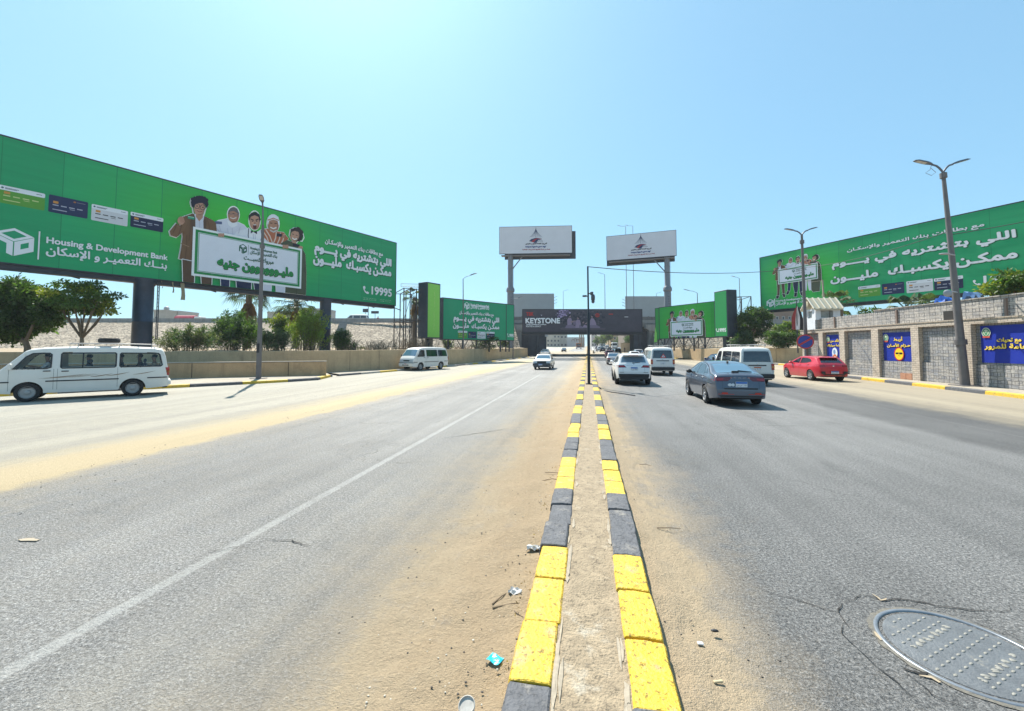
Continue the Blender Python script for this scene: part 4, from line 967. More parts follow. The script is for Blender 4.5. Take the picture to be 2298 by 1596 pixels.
# ------------------------------------------------------------------ advertising board on the face of the bridge
VK = (1900, 1140, 3.83)
a, c = camZ(1173.7, 720, 84), camZ(1440, 720, 84.0)
F = Face(a, c, 5.16, 9.52); root = thing('billboard', 'long dark purple advertising board hung across the bridge above the street', 'billboard', (F.P.x, F.P.y, 0), F.rot)
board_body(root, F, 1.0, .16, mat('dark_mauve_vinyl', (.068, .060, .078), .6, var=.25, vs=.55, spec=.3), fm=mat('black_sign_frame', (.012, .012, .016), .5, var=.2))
U = lambda p: F.uv(p, VK); ink = Ink(F, .006); rn = random.Random(3)
for i in range(120):
    x = rn.uniform(690, 1400); y = rn.uniform(105, 290); q = U((x, y)); d = rn.uniform(.08, .3); k = rn.random()
    ink.ell(q, d, d*rn.uniform(.5, 1), (.035,.035,.055) if k < .6 else (.11,.10,.13), 7)
for i in range(110):
    x = rn.gauss(800, 38); y = rn.gauss(140, 26); q = U((x, max(95, y))); d = rn.uniform(.05, .22); ink.ell(q, d, d*.8, rn.choice([(.36,.26,.46), (.28,.2,.38), (.45,.36,.55), (.16,.12,.22)]), 6)
FG = (.30,.22,.31); FG2 = (.20,.15,.22); DK = (.04,.035,.05); FS = (.30,.20,.22)
kp = lambda p, c: ink.poly([U(q) for q in p], c)
def ke(c, rx, ry, col): ink.poly([U((c[0] + rx*math.cos(a), c[1] + ry*math.sin(a))) for a in [2*math.pi*i/14 for i in range(14)]], col)
kp([(760,352),(800,335),(1000,345),(1100,338),(1300,340),(1420,350),(1400,372),(780,372)], (.10,.085,.11))
for p, c in (([(865,235),(885,200),(925,205),(938,255),(930,305),(870,308)], FG), ([(838,348),(850,310),(930,295),(1000,330),(995,348)], FG2), ([(915,250),(985,238),(990,252),(925,275)], FS), ([(985,250),(1012,225),(1050,232),(1062,290),(1050,345),(985,345)], FG), ([(1040,300),(1095,335),(1085,350),(1035,348)], FG2), ([(950,262),(990,245),(1000,300),(955,300)], FG2),
             ([(1082,340),(1110,300),(1150,312),(1180,345)], FG), ([(1190,300),(1196,235),(1212,205),(1248,212),(1275,262),(1288,315),(1200,318)], FG), ([(1150,345),(1195,305),(1290,305),(1340,330),(1335,348)], FG2), ([(1120,282),(1195,240),(1202,255),(1128,296)], FS)): kp(p, c)
for c, h in (((905,178), 1), ((1022,203), -1), ((1095,262), 1), ((1222,182), -1)): ke((c[0] - h*5, c[1] - 4), 20, 24, DK); ke(c, 14, 19, FS); ke((c[0] - h*7, c[1] - 12), 15, 12, DK)
for i in range(60):
    q = U((rn.uniform(280, 1900), rn.uniform(110, 370))); ink.ell(q, .03, .03, (.2,.18,.24), 5)
ink.done('printed_picture', root)
ink = Ink(F, .3 * .0 + ink.k + .003); W2 = (.80,.80,.82); RD = (.50,.03,.025)
ink.text('TBK', *U((280,172)), *U((385,122)), RD, .03); ink.text('KEYSTONE', *U((273,279)), *U((760,207)), W2, .06); ink.text('ADMIN COMMERCIAL COMPLEX', *U((280,304)), *U((565,291)), W2, .08); ink.text('ROOTED in LEGACY', *U((278,334)), *U((492,312)), W2, .03)
q = U((1297,165)); ink.ell(q, .42, .40, RD); ink.ell(q, .30, .28, (.10,.05,.06)); ink.ell(q, .25, .2, RD); q0, q1 = U((1277,170)), U((1317,160)); ink.rect(q0[0], q0[1], q1[0], q1[1], (.09,.04,.05))
q0, q1 = U((1460,155)), U((1520,143)); ink.rect(q0[0], q0[1], q1[0], q1[1], RD); q0, q1 = U((1685,192)), U((1740,186)); ink.rect(q0[0], q0[1], q1[0], q1[1], W2)
q = U((498,165)); ink.poly([(q[0]-.15,q[1]+.15),(q[0],q[1]-.18),(q[0]+.15,q[1]+.15),(q[0],q[1]+.05)], (.45,.42,.5)); ink.done('lettering', root)
b = MB()
for l_ in (3, 8, 12, 16, 20): b.bar((l_, 1.0, 8.9), (l_, 15, 8.9), .22); b.bar((l_, 1.0, 5.8), (l_, 1.0, 9.4), .16)
b.build('hanger_beam', M_DSTEEL, root)
b = MB(); b.box((-.16, -.03, 4.62), (F.W + .16, .9, 4.99)); b.build('shade_band', MATS['black_sign_frame'], root)  # added black band painting the shade beneath the sign
# ------------------------------------------------------------------ the road bridge
br = thing('road_bridge', 'grey concrete road bridge crossing over the street behind the purple board', 'bridge', (-17.1, 98.5, 0), YAW)
b = MB(); b.box((-1.5, 0, 7.0), (35.5, 24, 7.72)); b.box((-1.5, -.25, 7.72), (35.5, .0, 8.5)); b.box((-1.5, 24, 7.72), (35.5, 24.3, 8.5)); b.build('deck', M_CONC2, br)
b = MB(); b.box((-2.5, .1, 8.5), (36.5, .32, 9.35)); b.box((-2.5, 23.6, 8.5), (36.5, 23.85, 9.35))
for k in range(20): b.box((-2.4 + k*2, -.02, 8.5), (-2.15 + k*2, .09, 9.45))
b.build('parapet', M_CONC, br)
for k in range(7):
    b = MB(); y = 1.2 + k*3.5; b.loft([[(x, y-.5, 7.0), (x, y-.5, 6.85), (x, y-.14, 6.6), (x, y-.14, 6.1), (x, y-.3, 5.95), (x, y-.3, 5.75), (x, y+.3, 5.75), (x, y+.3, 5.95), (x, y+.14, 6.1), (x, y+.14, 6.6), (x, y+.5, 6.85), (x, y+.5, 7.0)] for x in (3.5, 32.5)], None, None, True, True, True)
    b.build('girder', mat('shade_dark_girder_concrete', (.075,.075,.078), .9, var=.25, vs=1), br)  # girder colour darkened to hold the shade under the deck
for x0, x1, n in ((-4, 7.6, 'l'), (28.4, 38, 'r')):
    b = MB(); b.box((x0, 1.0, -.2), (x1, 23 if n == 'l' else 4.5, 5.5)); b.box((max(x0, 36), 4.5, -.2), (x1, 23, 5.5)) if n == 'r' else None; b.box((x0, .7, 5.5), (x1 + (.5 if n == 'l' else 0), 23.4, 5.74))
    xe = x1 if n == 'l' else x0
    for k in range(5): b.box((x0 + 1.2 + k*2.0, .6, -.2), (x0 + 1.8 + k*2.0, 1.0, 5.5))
    b.build('abutment', mat('shade_dark_abutment_concrete', (.085, .088, .10), .9, var=.3, vs=.8, bump=.3, bs=10, dirt=(.06, .06, .062), dsc=.6, dlim=.55, drip=.5), br)  # base colour darkened and blued for the shade below the bridge
    b = MB(); xa = (-1.2, 1.6) if n == 'l' else (31.5, 34.3)
    b.box((xa[0], -1.0, -.2), (xa[1], .55, 5.9)); b.loft([[(xa[0]-.8 if z > 6.4 else xa[0], -1.3, z), (xa[1]+.8 if z > 6.4 else xa[1], -1.3, z), (xa[1]+.8 if z > 6.4 else xa[1], .55, z), (xa[0]-.8 if z > 6.4 else xa[0], .55, z)] for z in (5.9, 6.5, 7.4)], None, None, True, True, True)
    b.build('pier', M_CONC2, br)
b = MB(); b.box((7.2, .45, 4.6), (8.0, .62, 5.4)); b.build('junction_box', mat('pale_grey_box', (.42, .43, .44), .5), br)
# parapet walls of the elevated road either side
def parapet(name, pts, z0, h, label):
    b = MB(); rg = []
    for i, p in enumerate(pts):
        d = (pts[min(i+1, len(pts)-1)] - pts[max(i-1, 0)]).normalized(); q = Vector((-d.y, d.x, 0)) * .12
        rg.append([tuple(Vector((p.x, p.y, z0)) - q), tuple(Vector((p.x, p.y, z0 + h)) - q), tuple(Vector((p.x, p.y, z0 + h)) + q), tuple(Vector((p.x, p.y, z0)) + q)])
    b.loft(rg, None, None, True, True, True); o = b.build(name, M_CONC2); tag(o, label, 'parapet wall'); return o
po = parapet('parapet_wall', [Vector((-190, 62.2, 0)), Vector((-96.2, 79.2, 0)), Vector((-42.4, 88.9, 0)), Vector((-19.5, 97.6, 0))], 7.6, 1.0, 'grey parapet along the elevated road above the stone slope at the left')
parapet('parapet_wall', [Vector((18.8, 105.6, 0)), Vector((45, 110.7, 0)), Vector((160, 131.2, 0))], 7.6, 1.2, 'grey parapet along the elevated road right of the bridge')
# steps up the stone slope
a = camZ(750, 742, 84); b = MB(); n = 16
p0 = Vector((-49.6, 78.1, 4.45)); p1 = Vector((-54, 86.6, 7.65)); d = (p1 - p0) / n; sd_ = Vector((d.y, -d.x, 0)).normalized() * .85
for k in range(n):
    q = p0 + d * k; b.loft([[tuple(q - sd_ + Vector((0,0,z))), tuple(q + sd_ + Vector((0,0,z))), tuple(q + sd_ + Vector((d.x, d.y, z))), tuple(q - sd_ + Vector((d.x, d.y, z)))] for z in (-.35, .14)], None, None, True, True, True)
tag(b.build('concrete_steps', M_CONC2), 'concrete steps up the stone slope beside the right post of the left billboard', 'steps')

# ------------------------------------------------------------------ buildings beyond the bridge
def building(x0, x1, ytop, Z, depth, col, label, rows, cols, balc=False, seed=0, win=(.5, .45), name='apartment_building', base=None):
    a, c = camZ(x0, ytop, Z), camZ(x1, ytop, Z); zb = road_z(a.y) - .2 if base is None else base
    W_ = (Vector((c.x, c.y, 0)) - Vector((a.x, a.y, 0))).length; H_ = a.z - zb
    r = thing(name, label, 'building', (a.x, a.y, zb), YAW)
    m = mat('render_%s_%d' % (name, int(sum(col) * 1000)), col, .9, var=.14, vs=.35, dirt=tuple(q*.72 for q in col), dsc=.3, dlim=.58)
    b = MB(); b.box((0, 0, 0), (W_, depth, H_)); b.box((-.1, -.12, H_), (W_ + .1, depth, H_ + .5))
    for k in range(1, rows): b.box((-.05, -.06, H_*k/rows - .1), (W_ + .05, -.003, H_*k/rows + .1))
    b.build('wall', m, r)
    cw, rh = W_ / cols, H_ / rows; ww, wh = cw * win[0], rh * win[1]
    wb = MB(); wb.box((0, -.05, 0), (ww, -.01, wh)); wm = mat('dark_window_opening', (.06, .065, .075), .25, var=.2, vs=2)
    proto = None; fr = MB(); e = .12
    for q in (((-e, -.12, -e), (ww+e, -.052, 0)), ((-e, -.12, wh), (ww+e, -.052, wh+e)), ((-e, -.12, 0), (0, -.052, wh)), ((ww, -.12, 0), (ww+e, -.052, wh))): fr.box(*q)
    rnd = random.Random(seed)
    for j in range(rows):
        for i in range(cols):
            if rnd.random() < .12: continue
            if proto is None:
                o = proto = wb.build('window', wm, r); fo = fr.build('frame', mat('pale_window_surround', (.45, .42, .37), .8), o)
            else: o = copy_tree(proto, r)
            o.location = (cw*(i+.5) - ww/2, 0, rh*(j+.33))
    if balc:
        bp = None
        for j in range(1, rows):
            for i in range(0, cols, 2):
                if bp is None:
                    k = MB(); k.box((0, -1.3, 0), (cw*1.1, -.13, .15)); k.box((0, -1.3, .15), (cw*1.1, -1.18, 1.0)); k.box((0, -1.18, .15), (.1, -.13, 1.0)); k.box((cw*1.1-.1, -1.18, .15), (cw*1.1, -.13, 1.0)); bp = o = k.build('balcony', mat('ochre_balcony', (.45, .30, .16), .9, var=.15), r)
                else: o = copy_tree(bp, r)
                o.location = (cw*i, 0, rh*j + .2)
    return r
building(1226, 1257, 733, 300, 14, (.42,.37,.30), 'pale beige apartment block under the left end of the bridge opening', 5, 4, False, 1)
building(1257, 1273, 744, 310, 12, (.47,.44,.38), 'narrow cream block right of the pale beige apartment block', 4, 2, False, 2)
building(1327, 1346, 748, 330, 12, (.46,.44,.42), 'pale grey block with a red painted sign seen right of the median pole', 4, 3, False, 3)
building(1346, 1366, 738, 310, 12, (.34,.32,.30), 'grey apartment block standing behind the distant trees', 5, 3, False, 4)
building(1369, 1383, 728, 235, 12, (.45,.33,.21), 'tall tan apartment block with ochre balconies beyond the bridge', 6, 2, True, 5)
building(1383, 1400, 731, 250, 12, (.42,.36,.29), 'beige apartment block between the balcony block and the brown block', 6, 3, False, 6)
building(1401, 1426, 733, 200, 12, (.25,.20,.16), 'brown apartment block under the right end of the bridge opening', 5, 4, False, 7)
a, c = camZ(1272, 757, 305), camZ(1312, 757, 305)
mw = thing('painted_wall', 'long pale wall with a row of painted brown arches far beyond the bridge', 'wall', (a.x, a.y, 2.4), YAW); L_ = (c - a).length; H_ = a.z - 2.4
b = MB(); b.box((0, 0, 0), (L_, .5, H_)); b.build('wall', mat('pale_mural_wall', (.43, .42, .41), .9, var=.12, vs=.4), mw)
b = MB()
for k in range(4):
    cx = L_*(.35 + .13*k); cz = H_*(.62 + .1*(k % 2)); pts = [(cx + .95*math.cos(t), -.04, cz + 1.1*math.sin(t)) for t in [math.pi*i/10 for i in range(-1, 12)]]
    b.tube(pts, .2, None, 6)
b.build('painted_arch', mat('brown_arch_paint', (.20, .12, .08), .8), mw)
for k, (x, yt) in enumerate(((1301, 748), (1305, 746), (1309, 750))):
    p = camZ(x, 780, 270); t = camZ(x, yt, 270); b = MB(); b.tube([(0,0,0), (0,0,t.z - road_z(p.y))], [.55, .35], None, 8)
    o = b.build('chimney_pole', mat('dusty_brown_pole', (.24, .18, .13), .8, var=.2), None, loc=(p.x, p.y, road_z(p.y)))
    tag(o, ('tall brown pole left of the distant pole cluster', 'middle tall brown pole of the distant cluster', 'tall brown pole right of the distant pole cluster')[k], 'pole', 'brown poles beyond the bridge')
p = camZ(1328, 757, 320); q = camZ(1344, 764, 320); d = thing('red_sign', 'red lettered sign on the pale grey block beyond the bridge', 'sign', (p.x, p.y, 0), YAW)
b = MB(); b.box((0, -6, q.z), ((q-p).length, -5.8, p.z)); b.build('panel', mat('pale_sign_face', (.50, .44, .40), .6), d)
b = MB(); n = 7; W_ = (q-p).length
for k in range(n): b.box((W_*(k+.2)/n, -6.06, q.z + .6), (W_*(k+.75)/n, -6.002, p.z - .5 - .3*(k % 2)))
b.build('red_lettering', mat('faded_red_paint', (.40, .09, .06), .6), d)
b = MB(); b.bar((W_*.2, -5.7, 0), (W_*.2, -5.7, q.z + .3), .3); b.bar((W_*.8, -5.7, 0), (W_*.8, -5.7, q.z + .3), .3); b.build('post', M_STEEL, d)
# low wall ends and barrier beyond the bridge at the right
p = camZ(1393, 790, 137); b = MB(); b.box((0,0,0), (3.6,.6,2.9), None, None, .04); b.box((1.7,-.25,0), (2.1,-.003,2.9)); b.box((-.1,-.1,2.9), (3.7,.7,3.05))
tag(b.build('wall_end', mat('sunlit_cream_wall', (.52,.45,.34), .85, var=.12, vs=1), None, loc=(p.x, p.y, road_z(p.y)), rotz=YAW - .25), 'cream wall end standing in the sun just beyond the bridge at the right', 'wall')
b = MB(); b.loft([[(x, 128 + 70*t, road_z(128 + 70*t) - .1), (x, 128 + 70*t, road_z(128 + 70*t) + .95), (x + .3, 128 + 70*t, road_z(128 + 70*t) + .95), (x + .3, 128 + 70*t, road_z(128 + 70*t) - .1)] for t, x in ((0, 1.3), (.3, 1.4), (1, 1.6))], None, None, True, True, True)
tag(b.build('barrier_wall', mat('white_barrier_concrete', (.52,.49,.43), .85, var=.12), None), 'pale concrete barrier along the median beyond the bridge', 'barrier')
# things along the elevated road at the left
for (x0, x1, yt, Z, col, lab, cols) in ((345, 372, 699, 118, (.40,.36,.31), 'small pale house with a water tank behind the left parapet', 2), (372, 400, 701, 122, (.42,.40,.37), 'small grey house beside the red tarpaulin lorry', 2), (600, 640, 703, 130, (.38,.36,.33), 'low grey house between the two palms', 3), (668, 728, 696, 125, (.36,.34,.32), 'wide flat roofed grey house behind the right palm', 4)):
    building(x0, x1, yt, Z, 8, col, lab, 1, cols, False, int(x0), (.35, .35), 'small_house', 7.6)
p = camZ(358, 699, 119); b = MB(); b.blob((0,0,.5), (.7,.7,.6), None, 12, 8); o = b.build('water_tank', mat('grey_plastic_tank', (.32,.33,.34), .5), None, smooth=60, loc=(p.x, p.y + 2, p.z + .5)); tag(o, 'round grey water tank on the roof of the small pale house', 'water tank')
b = MB(); b.lathe([(.1, .0), (.5, .1), (.75, .3), (.73, .34), (.48, .15), (.05, .06)], 14, None, Matrix.Translation((0, 0, .8)) @ Matrix.Rotation(1.1, 4, 'X')); b.bar((0, 0, 0), (0, 0, .9), .08)
p = camZ(490, 705, 115); o = b.build('satellite_dish', mat('grey_dish', (.36,.36,.37), .5), None, smooth=40, loc=(p.x, p.y, 8.7)); tag(o, 'small satellite dish rising above the left parapet', 'dish')
# crane jib far behind the lime tower sign
p = camZ(955, 640, 160); cr = thing('tower_crane', 'tower crane whose jib shows left of the lime green tower sign', 'crane', (p.x, p.y, 0), YAW)
b = MB()
for k in range(14): b.bar((-k*.6 - .3, -.5, p.z - 1 + k*.02), (-k*.6 - .9, .5, p.z + .1), .1)
for dz in (-1, .2): b.bar((2, 0, p.z + dz), (-9.3, 0, p.z + dz + .35), .14)
b.bar((-9.3, 0, p.z - .65), (-9.3, 0, p.z + .55), .14); b.build('jib', mat('crane_ochre_steel', (.32,.26,.16), .6), cr)
b = MB()
for dx in (-.5, .5):
    for dy in (-.5, .5): b.bar((dx + 1.5, dy, 0), (dx + 1.5, dy, p.z + .4), .15)
for k in range(12): b.bar((1, -.5, k*2.0), (2, -.5, k*2.0 + 2), .1)
b.build('mast', MATS['crane_ochre_steel'], cr)

# ------------------------------------------------------------------ the tiled boundary wall at the right
def tile_material(name, cols, bw, bh, seedv, groove=(.16,.15,.14), strips=True):
    m, t, b = _bsdf(name); N, L = t.nodes, t.links
    tc = N.new('ShaderNodeTexCoord'); sp = N.new('ShaderNodeSeparateXYZ'); L.new(tc.outputs['Object'], sp.inputs[0])
    cb = N.new('ShaderNodeCombineXYZ'); L.new(math_(N, L, 'ADD', sp.outputs[0], sp.outputs[1]), cb.inputs[0]); L.new(sp.outputs[2], cb.inputs[1])
    br_ = N.new('ShaderNodeTexBrick'); L.new(cb.outputs[0], br_.inputs['Vector']); br_.offset = .5; br_.inputs['Scale'].default_value = 1
    br_.inputs['Brick Width'].default_value = bw; br_.inputs['Row Height'].default_value = bh; br_.inputs['Mortar Size'].default_value = .012; br_.inputs['Bias'].default_value = 0
    br_.inputs['Color1'].default_value = (*cols[0], 1); br_.inputs['Color2'].default_value = (*cols[1], 1); br_.inputs['Mortar'].default_value = (*groove, 1)
    c = br_.outputs[0]
    if strips:    # thin ledger courses inside each tile, each with its own tone
        b2 = N.new('ShaderNodeTexBrick'); L.new(cb.outputs[0], b2.inputs['Vector']); b2.offset = .37; b2.inputs['Scale'].default_value = 1
        b2.inputs['Brick Width'].default_value = bw * .52; b2.inputs['Row Height'].default_value = bh / 5; b2.inputs['Mortar Size'].default_value = .004
        b2.inputs['Color1'].default_value = (.62,.62,.65,1); b2.inputs['Color2'].default_value = (1.28,1.22,1.12,1); b2.inputs['Mortar'].default_value = (.55,.55,.55,1)
        c = mixc(N, L, 1.0, c, b2.outputs[0], 'MULTIPLY')
        # dark upright strip at every tile edge
        fx = math_(N, L, 'FRACT', math_(N, L, 'DIVIDE', math_(N, L, 'ADD', sp.outputs[0], sp.outputs[1]), bw)); row = math_(N, L, 'FRACT', math_(N, L, 'DIVIDE', sp.outputs[2], bh * 2))
        k = math_(N, L, 'MULTIPLY', mrange(N, L, fx, .0, .001, 1, 1), math_(N, L, 'LESS_THAN', fx, .13)); k = math_(N, L, 'MULTIPLY', k, math_(N, L, 'LESS_THAN', row, .55))
        c = mixc(N, L, math_(N, L, 'MULTIPLY', k, .8), c, (.06,.062,.07))
    c = mixc(N, L, 1.0, c, mrange(N, L, noise_(N, L, tc.outputs['Object'], 2.2, 7, .7), .3, .7, .8, 1.2), 'MULTIPLY')
    L.new(c, b.inputs['Base Color']); b.inputs['Roughness'].default_value = .6
    bp = N.new('ShaderNodeBump'); bp.inputs['Strength'].default_value = .6; bp.inputs['Distance'].default_value = .02; L.new(br_.outputs['Fac'], bp.inputs['Height']); bp.invert = True; L.new(bp.outputs[0], b.inputs['Normal'])
    return m
M_TG = tile_material('grey_ledger_tile', ((.31,.32,.345), (.40,.385,.365)), .30, .17, 1)
M_TB = tile_material('beige_ledger_tile', ((.47,.39,.31), (.54,.46,.37)), .30, .11, 2, (.24,.20,.16), False)
M_TU = tile_material('pale_ledger_tile', ((.38,.37,.36), (.45,.42,.385)), .34, .17, 3)
F = Face(TW1, TWS, 0, 4); VZ6, VZ7 = (2900, 1100, 3.83), (3240, 950, 2.7517)
W6 = lambda x, y: F.uv((x, y), VZ6); W7 = lambda x, y: F.uv((x, y), VZ7)
tw = thing('tiled_wall', 'high wall clad in grey and beige stone tiles with recessed panels at the right of the road', 'wall', (F.P.x, F.P.y, 0), F.rot)
zt = W6(1500, 520)[1]; zl = W6(1500, 468)[1]; zs = W6(1535, 968)[1]; zu = W7(1650, 410)[1]
b = MB(); b.box((0, .16, .05), (F.W, .5, zl)); b.build('recess_panel', M_TG, tw)
b = MB(); b.box((0, .06, .05), (F.W, .158, zs)); b.build('plinth', M_TG, tw)
b = MB(); b.box((-.1, -.06, zt), (F.W, .158, zl)); b.box((-.14, -.1, zl), (F.W, .5, zl + .05)); b.build('top_band', M_TB, tw)
pl = [(W6(a, 750)[0], W6(c, 750)[0]) for a, c in ((430,470),(668,728),(965,1040),(1428,1530),(2000,2110))] + [(W7(1005, 900)[0], W7(1125, 900)[0])]
u_ = pl[-1][1]; pl += [(u_ + 5.0, u_ + 5.7), (u_ + 9.4, u_ + 10.1)]
for a, c in pl:
    b = MB(); b.box((max(a, -.05), -.08, .05), (c, .155, zt)); b.build('pilaster', M_TB, tw)
b = MB(); xs = W6(625, 420)[0]; x2 = W6(1400, 300)[0]
b.box((xs, .2, zl + .05), (x2, .45, zu - .12)); b.box((x2, .2, zl + .05), (F.W, .45, zu)); b.box((x2, .14, zu), (F.W, .5, zu + .05)); b.box((xs - .3, .05, zl + .05), (xs, .5, zu - .2)); b.build('upper_wall', M_TU, tw)
b = MB()
for x in (W6(845, 430)[0], W6(1730, 350)[0], W7(1425, 560)[0]): b.box((x - .05, .12, zl + .05), (x + .05, .198, zu - .12))
b.build('drain_pipe', mat('brown_pipe', (.22,.16,.13), .6), tw)
q = W7(852, 655); b = MB(); b.box((q[0]-.3, .1, q[1]-.3), (q[0]+.3, .197, q[1]+.3)); b.build('vent_opening', mat('dark_vent', (.02,.018,.016), .8), tw)
b = MB(); q0 = W6(1825, 1240)
for k in range(2): b.box((q0[0] + k*.42, .0, .16), (q0[0] + k*.42 + .39, .055, .52))
b.build('brick_patch', mat('terracotta_tile', (.40,.20,.12), .8, var=.2), tw)
def poster(root, u0, v0, u1, v1, label, fill):
    r = thing('traffic_poster', label, 'poster', tuple(F.P + F.U * u0 + F.Nf * -.13 + Vector((0, 0, v0))), F.rot, 'blue posters on the tiled wall')
    b = MB(); b.box((0, 0, 0), (u1-u0, .02, v1-v0)); b.build('panel', mat('royal_blue_vinyl', (.012, .030, .30), .5, var=.08, vs=1, spec=.3), r)
    ink = Ink(F, .003); fill(ink, lambda p: (p[0]-u0, p[1]-v0)); ink.done('lettering', r); return r
YEL = (.80,.58,.10)
def badge(ink, c, ru, rv):
    ink.ell(c, ru, rv, (.55,.58,.50)); ink.ell(c, ru*.85, rv*.85, (.06,.22,.12)); ink.ell(c, ru*.6, rv*.62, (.55,.60,.45))
    ink.poly([(c[0]-ru*.5,c[1]+rv*.55),(c[0],c[1]-rv*.1),(c[0]+ru*.5,c[1]+rv*.55),(c[0]+ru*.25,c[1]-rv*.5),(c[0]-ru*.25,c[1]-rv*.5)], (.08,.26,.14)); ink.rect(c[0]-ru*.8, c[1]-rv*1.1, c[0]+ru*.8, c[1]-rv*.75, (.50,.08,.05))
a, c = W6(737, 602), W6(980, 935)
def f1(ink, t):
    ink.text('تأكد من', *t(W6(795,708)), *t(W6(912,655)), YEL, .05, (.02,.02,.05), (.04,-.04)); ink.text('سلامة سيارتك', *t(W6(752,772)), *t(W6(966,728)), YEL, .05, (.02,.02,.05), (.04,-.04)); badge(ink, t(W6(766,663)), .19, .23)
    q = t(W6(862,855)); SC = .62; ink.ell(q, .30, .38, (.62,.66,.72)); ink.ell((q[0]-.03,q[1]+.06), .13, .17, (.15,.25,.42)); ink.rect(q[0]-.26, q[1]-.42, q[0]+.26, q[1]-.16, (.66,.66,.68)); ink.ell((q[0],q[1]-.2), .18, .09, (.55,.14,.05)); ink.ell((q[0]-.19,q[1]-.29), .07, .07, (.5,.1,.05)); ink.ell((q[0]+.19,q[1]-.29), .07, .07, (.5,.1,.05))
poster(tw, a[0], c[1], c[0], a[1], 'narrow blue poster with a round white picture on the tiled wall above the red car', f1)
a, c = W6(1543, 570), W6(2022, 985)
def f2(ink, t):
    ink.text('أربـط', *t(W6(1700,695)), *t(W6(1818,625)), YEL, .05, (.02,.02,.05), (.04,-.04)); ink.text('حـزام الأمـان', *t(W6(1612,785)), *t(W6(1938,720)), YEL, .05, (.02,.02,.05), (.04,-.04)); badge(ink, t(W6(1590,640)), .2, .24)
    q = t(W6(1780,872)); ink.ell(q, .36, .40, (.50,.03,.03), 28); ink.ell(q, .30, .34, (.80,.56,.02), 28)
    for s in (-1, 1): ink.rect(q[0] + s*.125 - .105, q[1] - .02, q[0] + s*.125 + .105, q[1] + .09, (.01,.01,.01)); ink.rect(q[0] + s*.2 - .05, q[1] + .01, q[0] + s*.2 + .06, q[1] + .06, (.01,.01,.01)); ink.rect(q[0] + s*.07 - .03, q[1] - .115, q[0] + s*.07 + .03, q[1] - .10, (.01,.01,.01)); ink.poly([(q[0]+s*.015,q[1]-.107),(q[0]+s*.05,q[1]-.085),(q[0]+s*.05,q[1]-.13)], (.01,.01,.01))
poster(tw, a[0], c[1], c[0], a[1], 'blue poster with a yellow seat belt roundel in the middle of the tiled wall', f2)
a, c = W7(1168, 752), W7(1205, 1128)
def f3(ink, t):
    q0, q1 = t(W7(1345,932)), t(W7(1590,890)); ink.text('مع تحيات', q0[0], q0[1], q1[0], q0[1] + .26, YEL, .05, (.02,.02,.05), (.04,-.04))
    q0, q1 = t(W7(1222,1000)), t(W7(1651,955)); ink.text('الإدارة العامة للمرور', q0[0], q0[1], q0[0] + 3.1, q0[1] + .29, YEL, .05, (.02,.02,.05), (.04,-.04)); badge(ink, t(W7(1235,818)), .21, .23)
poster(tw, a[0], c[1], a[0] + 3.4, a[1], 'large blue poster with two yellow text lines at the right end of the tiled wall', f3)
# guard booth on the wall
C_ = camZ(1829.7, 693, 35.5); bz = C_.z; rot = F.rot + math.pi/2     # local x runs away from the road, local y along the wall away from the camera
gb = thing('guard_booth', 'small white guard booth with a cream pitched roof standing behind the tiled wall', 'booth', (C_.x, C_.y, 0), rot)
w_, d_ = 1.85, 1.5; b = MB()
def face_with_hole(o, ax, ay, W_, z0, z1, h):
    hx0, hx1, hz0, hz1 = h; P_ = lambda u, z: tuple(Vector(o) + Vector(ax)*u + Vector((0,0,z)))
    for a0, a1, c0, c1 in ((0, W_, z0, hz0), (0, W_, hz1, z1), (0, hx0, hz0, hz1), (hx1, W_, hz0, hz1)): b.add([P_(a0,c0), P_(a1,c0), P_(a1,c1), P_(a0,c1)], [(0,1,2,3)])
    dv = Vector(ay) * .12
    for (u0, z0_), (u1, z1_) in (((hx0,hz0),(hx1,hz0)), ((hx1,hz0),(hx1,hz1)), ((hx1,hz1),(hx0,hz1)), ((hx0,hz1),(hx0,hz0))):
        q0, q1 = Vector(P_(u0,z0_)), Vector(P_(u1,z1_)); b.add([tuple(q0), tuple(q1), tuple(q1+dv), tuple(q0+dv)], [(0,1,2,3)])
face_with_hole((0,0,0), (1,0,0), (0,1,0), w_, 2.6, bz, (.42, 1.4, bz-.75, bz-.15)); face_with_hole((0,d_,0), (0,-1,0), (1,0,0), d_, 2.6, bz, (.35, 1.0, bz-.75, bz-.15))
b.box((0, d_, 2.6), (w_, d_ + .1, bz)); b.box((w_, 0, 2.6), (w_ + .1, d_, bz)); b.box((0.13, .13, bz - 1.6), (w_, d_, bz - 1.5))
b.build('wall', mat('booth_white_paint', (.66,.67,.70), .7, var=.1, vs=2, dirt=(.45,.43,.40), dsc=1.5, dlim=.62), gb, fix=False)
b = MB(); e = .22; rz_ = bz + .88; ym = d_/2
b.loft([[(x, -e, bz - .12), (x, ym, rz_), (x, d_ + e, bz - .12), (x, d_ + e, bz - .02), (x, ym, rz_ + .1), (x, -e, bz - .02)] for x in (-e, w_ + e)], None, None, True, True, True)
b.add([(0, 0, bz), (0, d_, bz), (0, ym, rz_)], [(0,1,2)]); rf = b.build('roof', mat('cream_roof_sheet', (.55,.47,.33), .6, var=.08, vs=2), gb)
b = MB()
for k in range(6):
    x = -e + (w_ + 2*e) * k / 5; b.bar((x, -e, bz + .03), (x, ym, rz_ + .14), .07); b.bar((x, d_ + e, bz + .03), (x, ym, rz_ + .14), .07)
b.build('rib', mat('pale_roof_rib', (.66,.62,.52), .6), rf)
b = MB(); b.blob((-e - .02, ym, bz + .45), (.03, .22, .25), None, 12, 8); b.build('badge', mat('booth_badge', (.45,.38,.26), .6), rf)
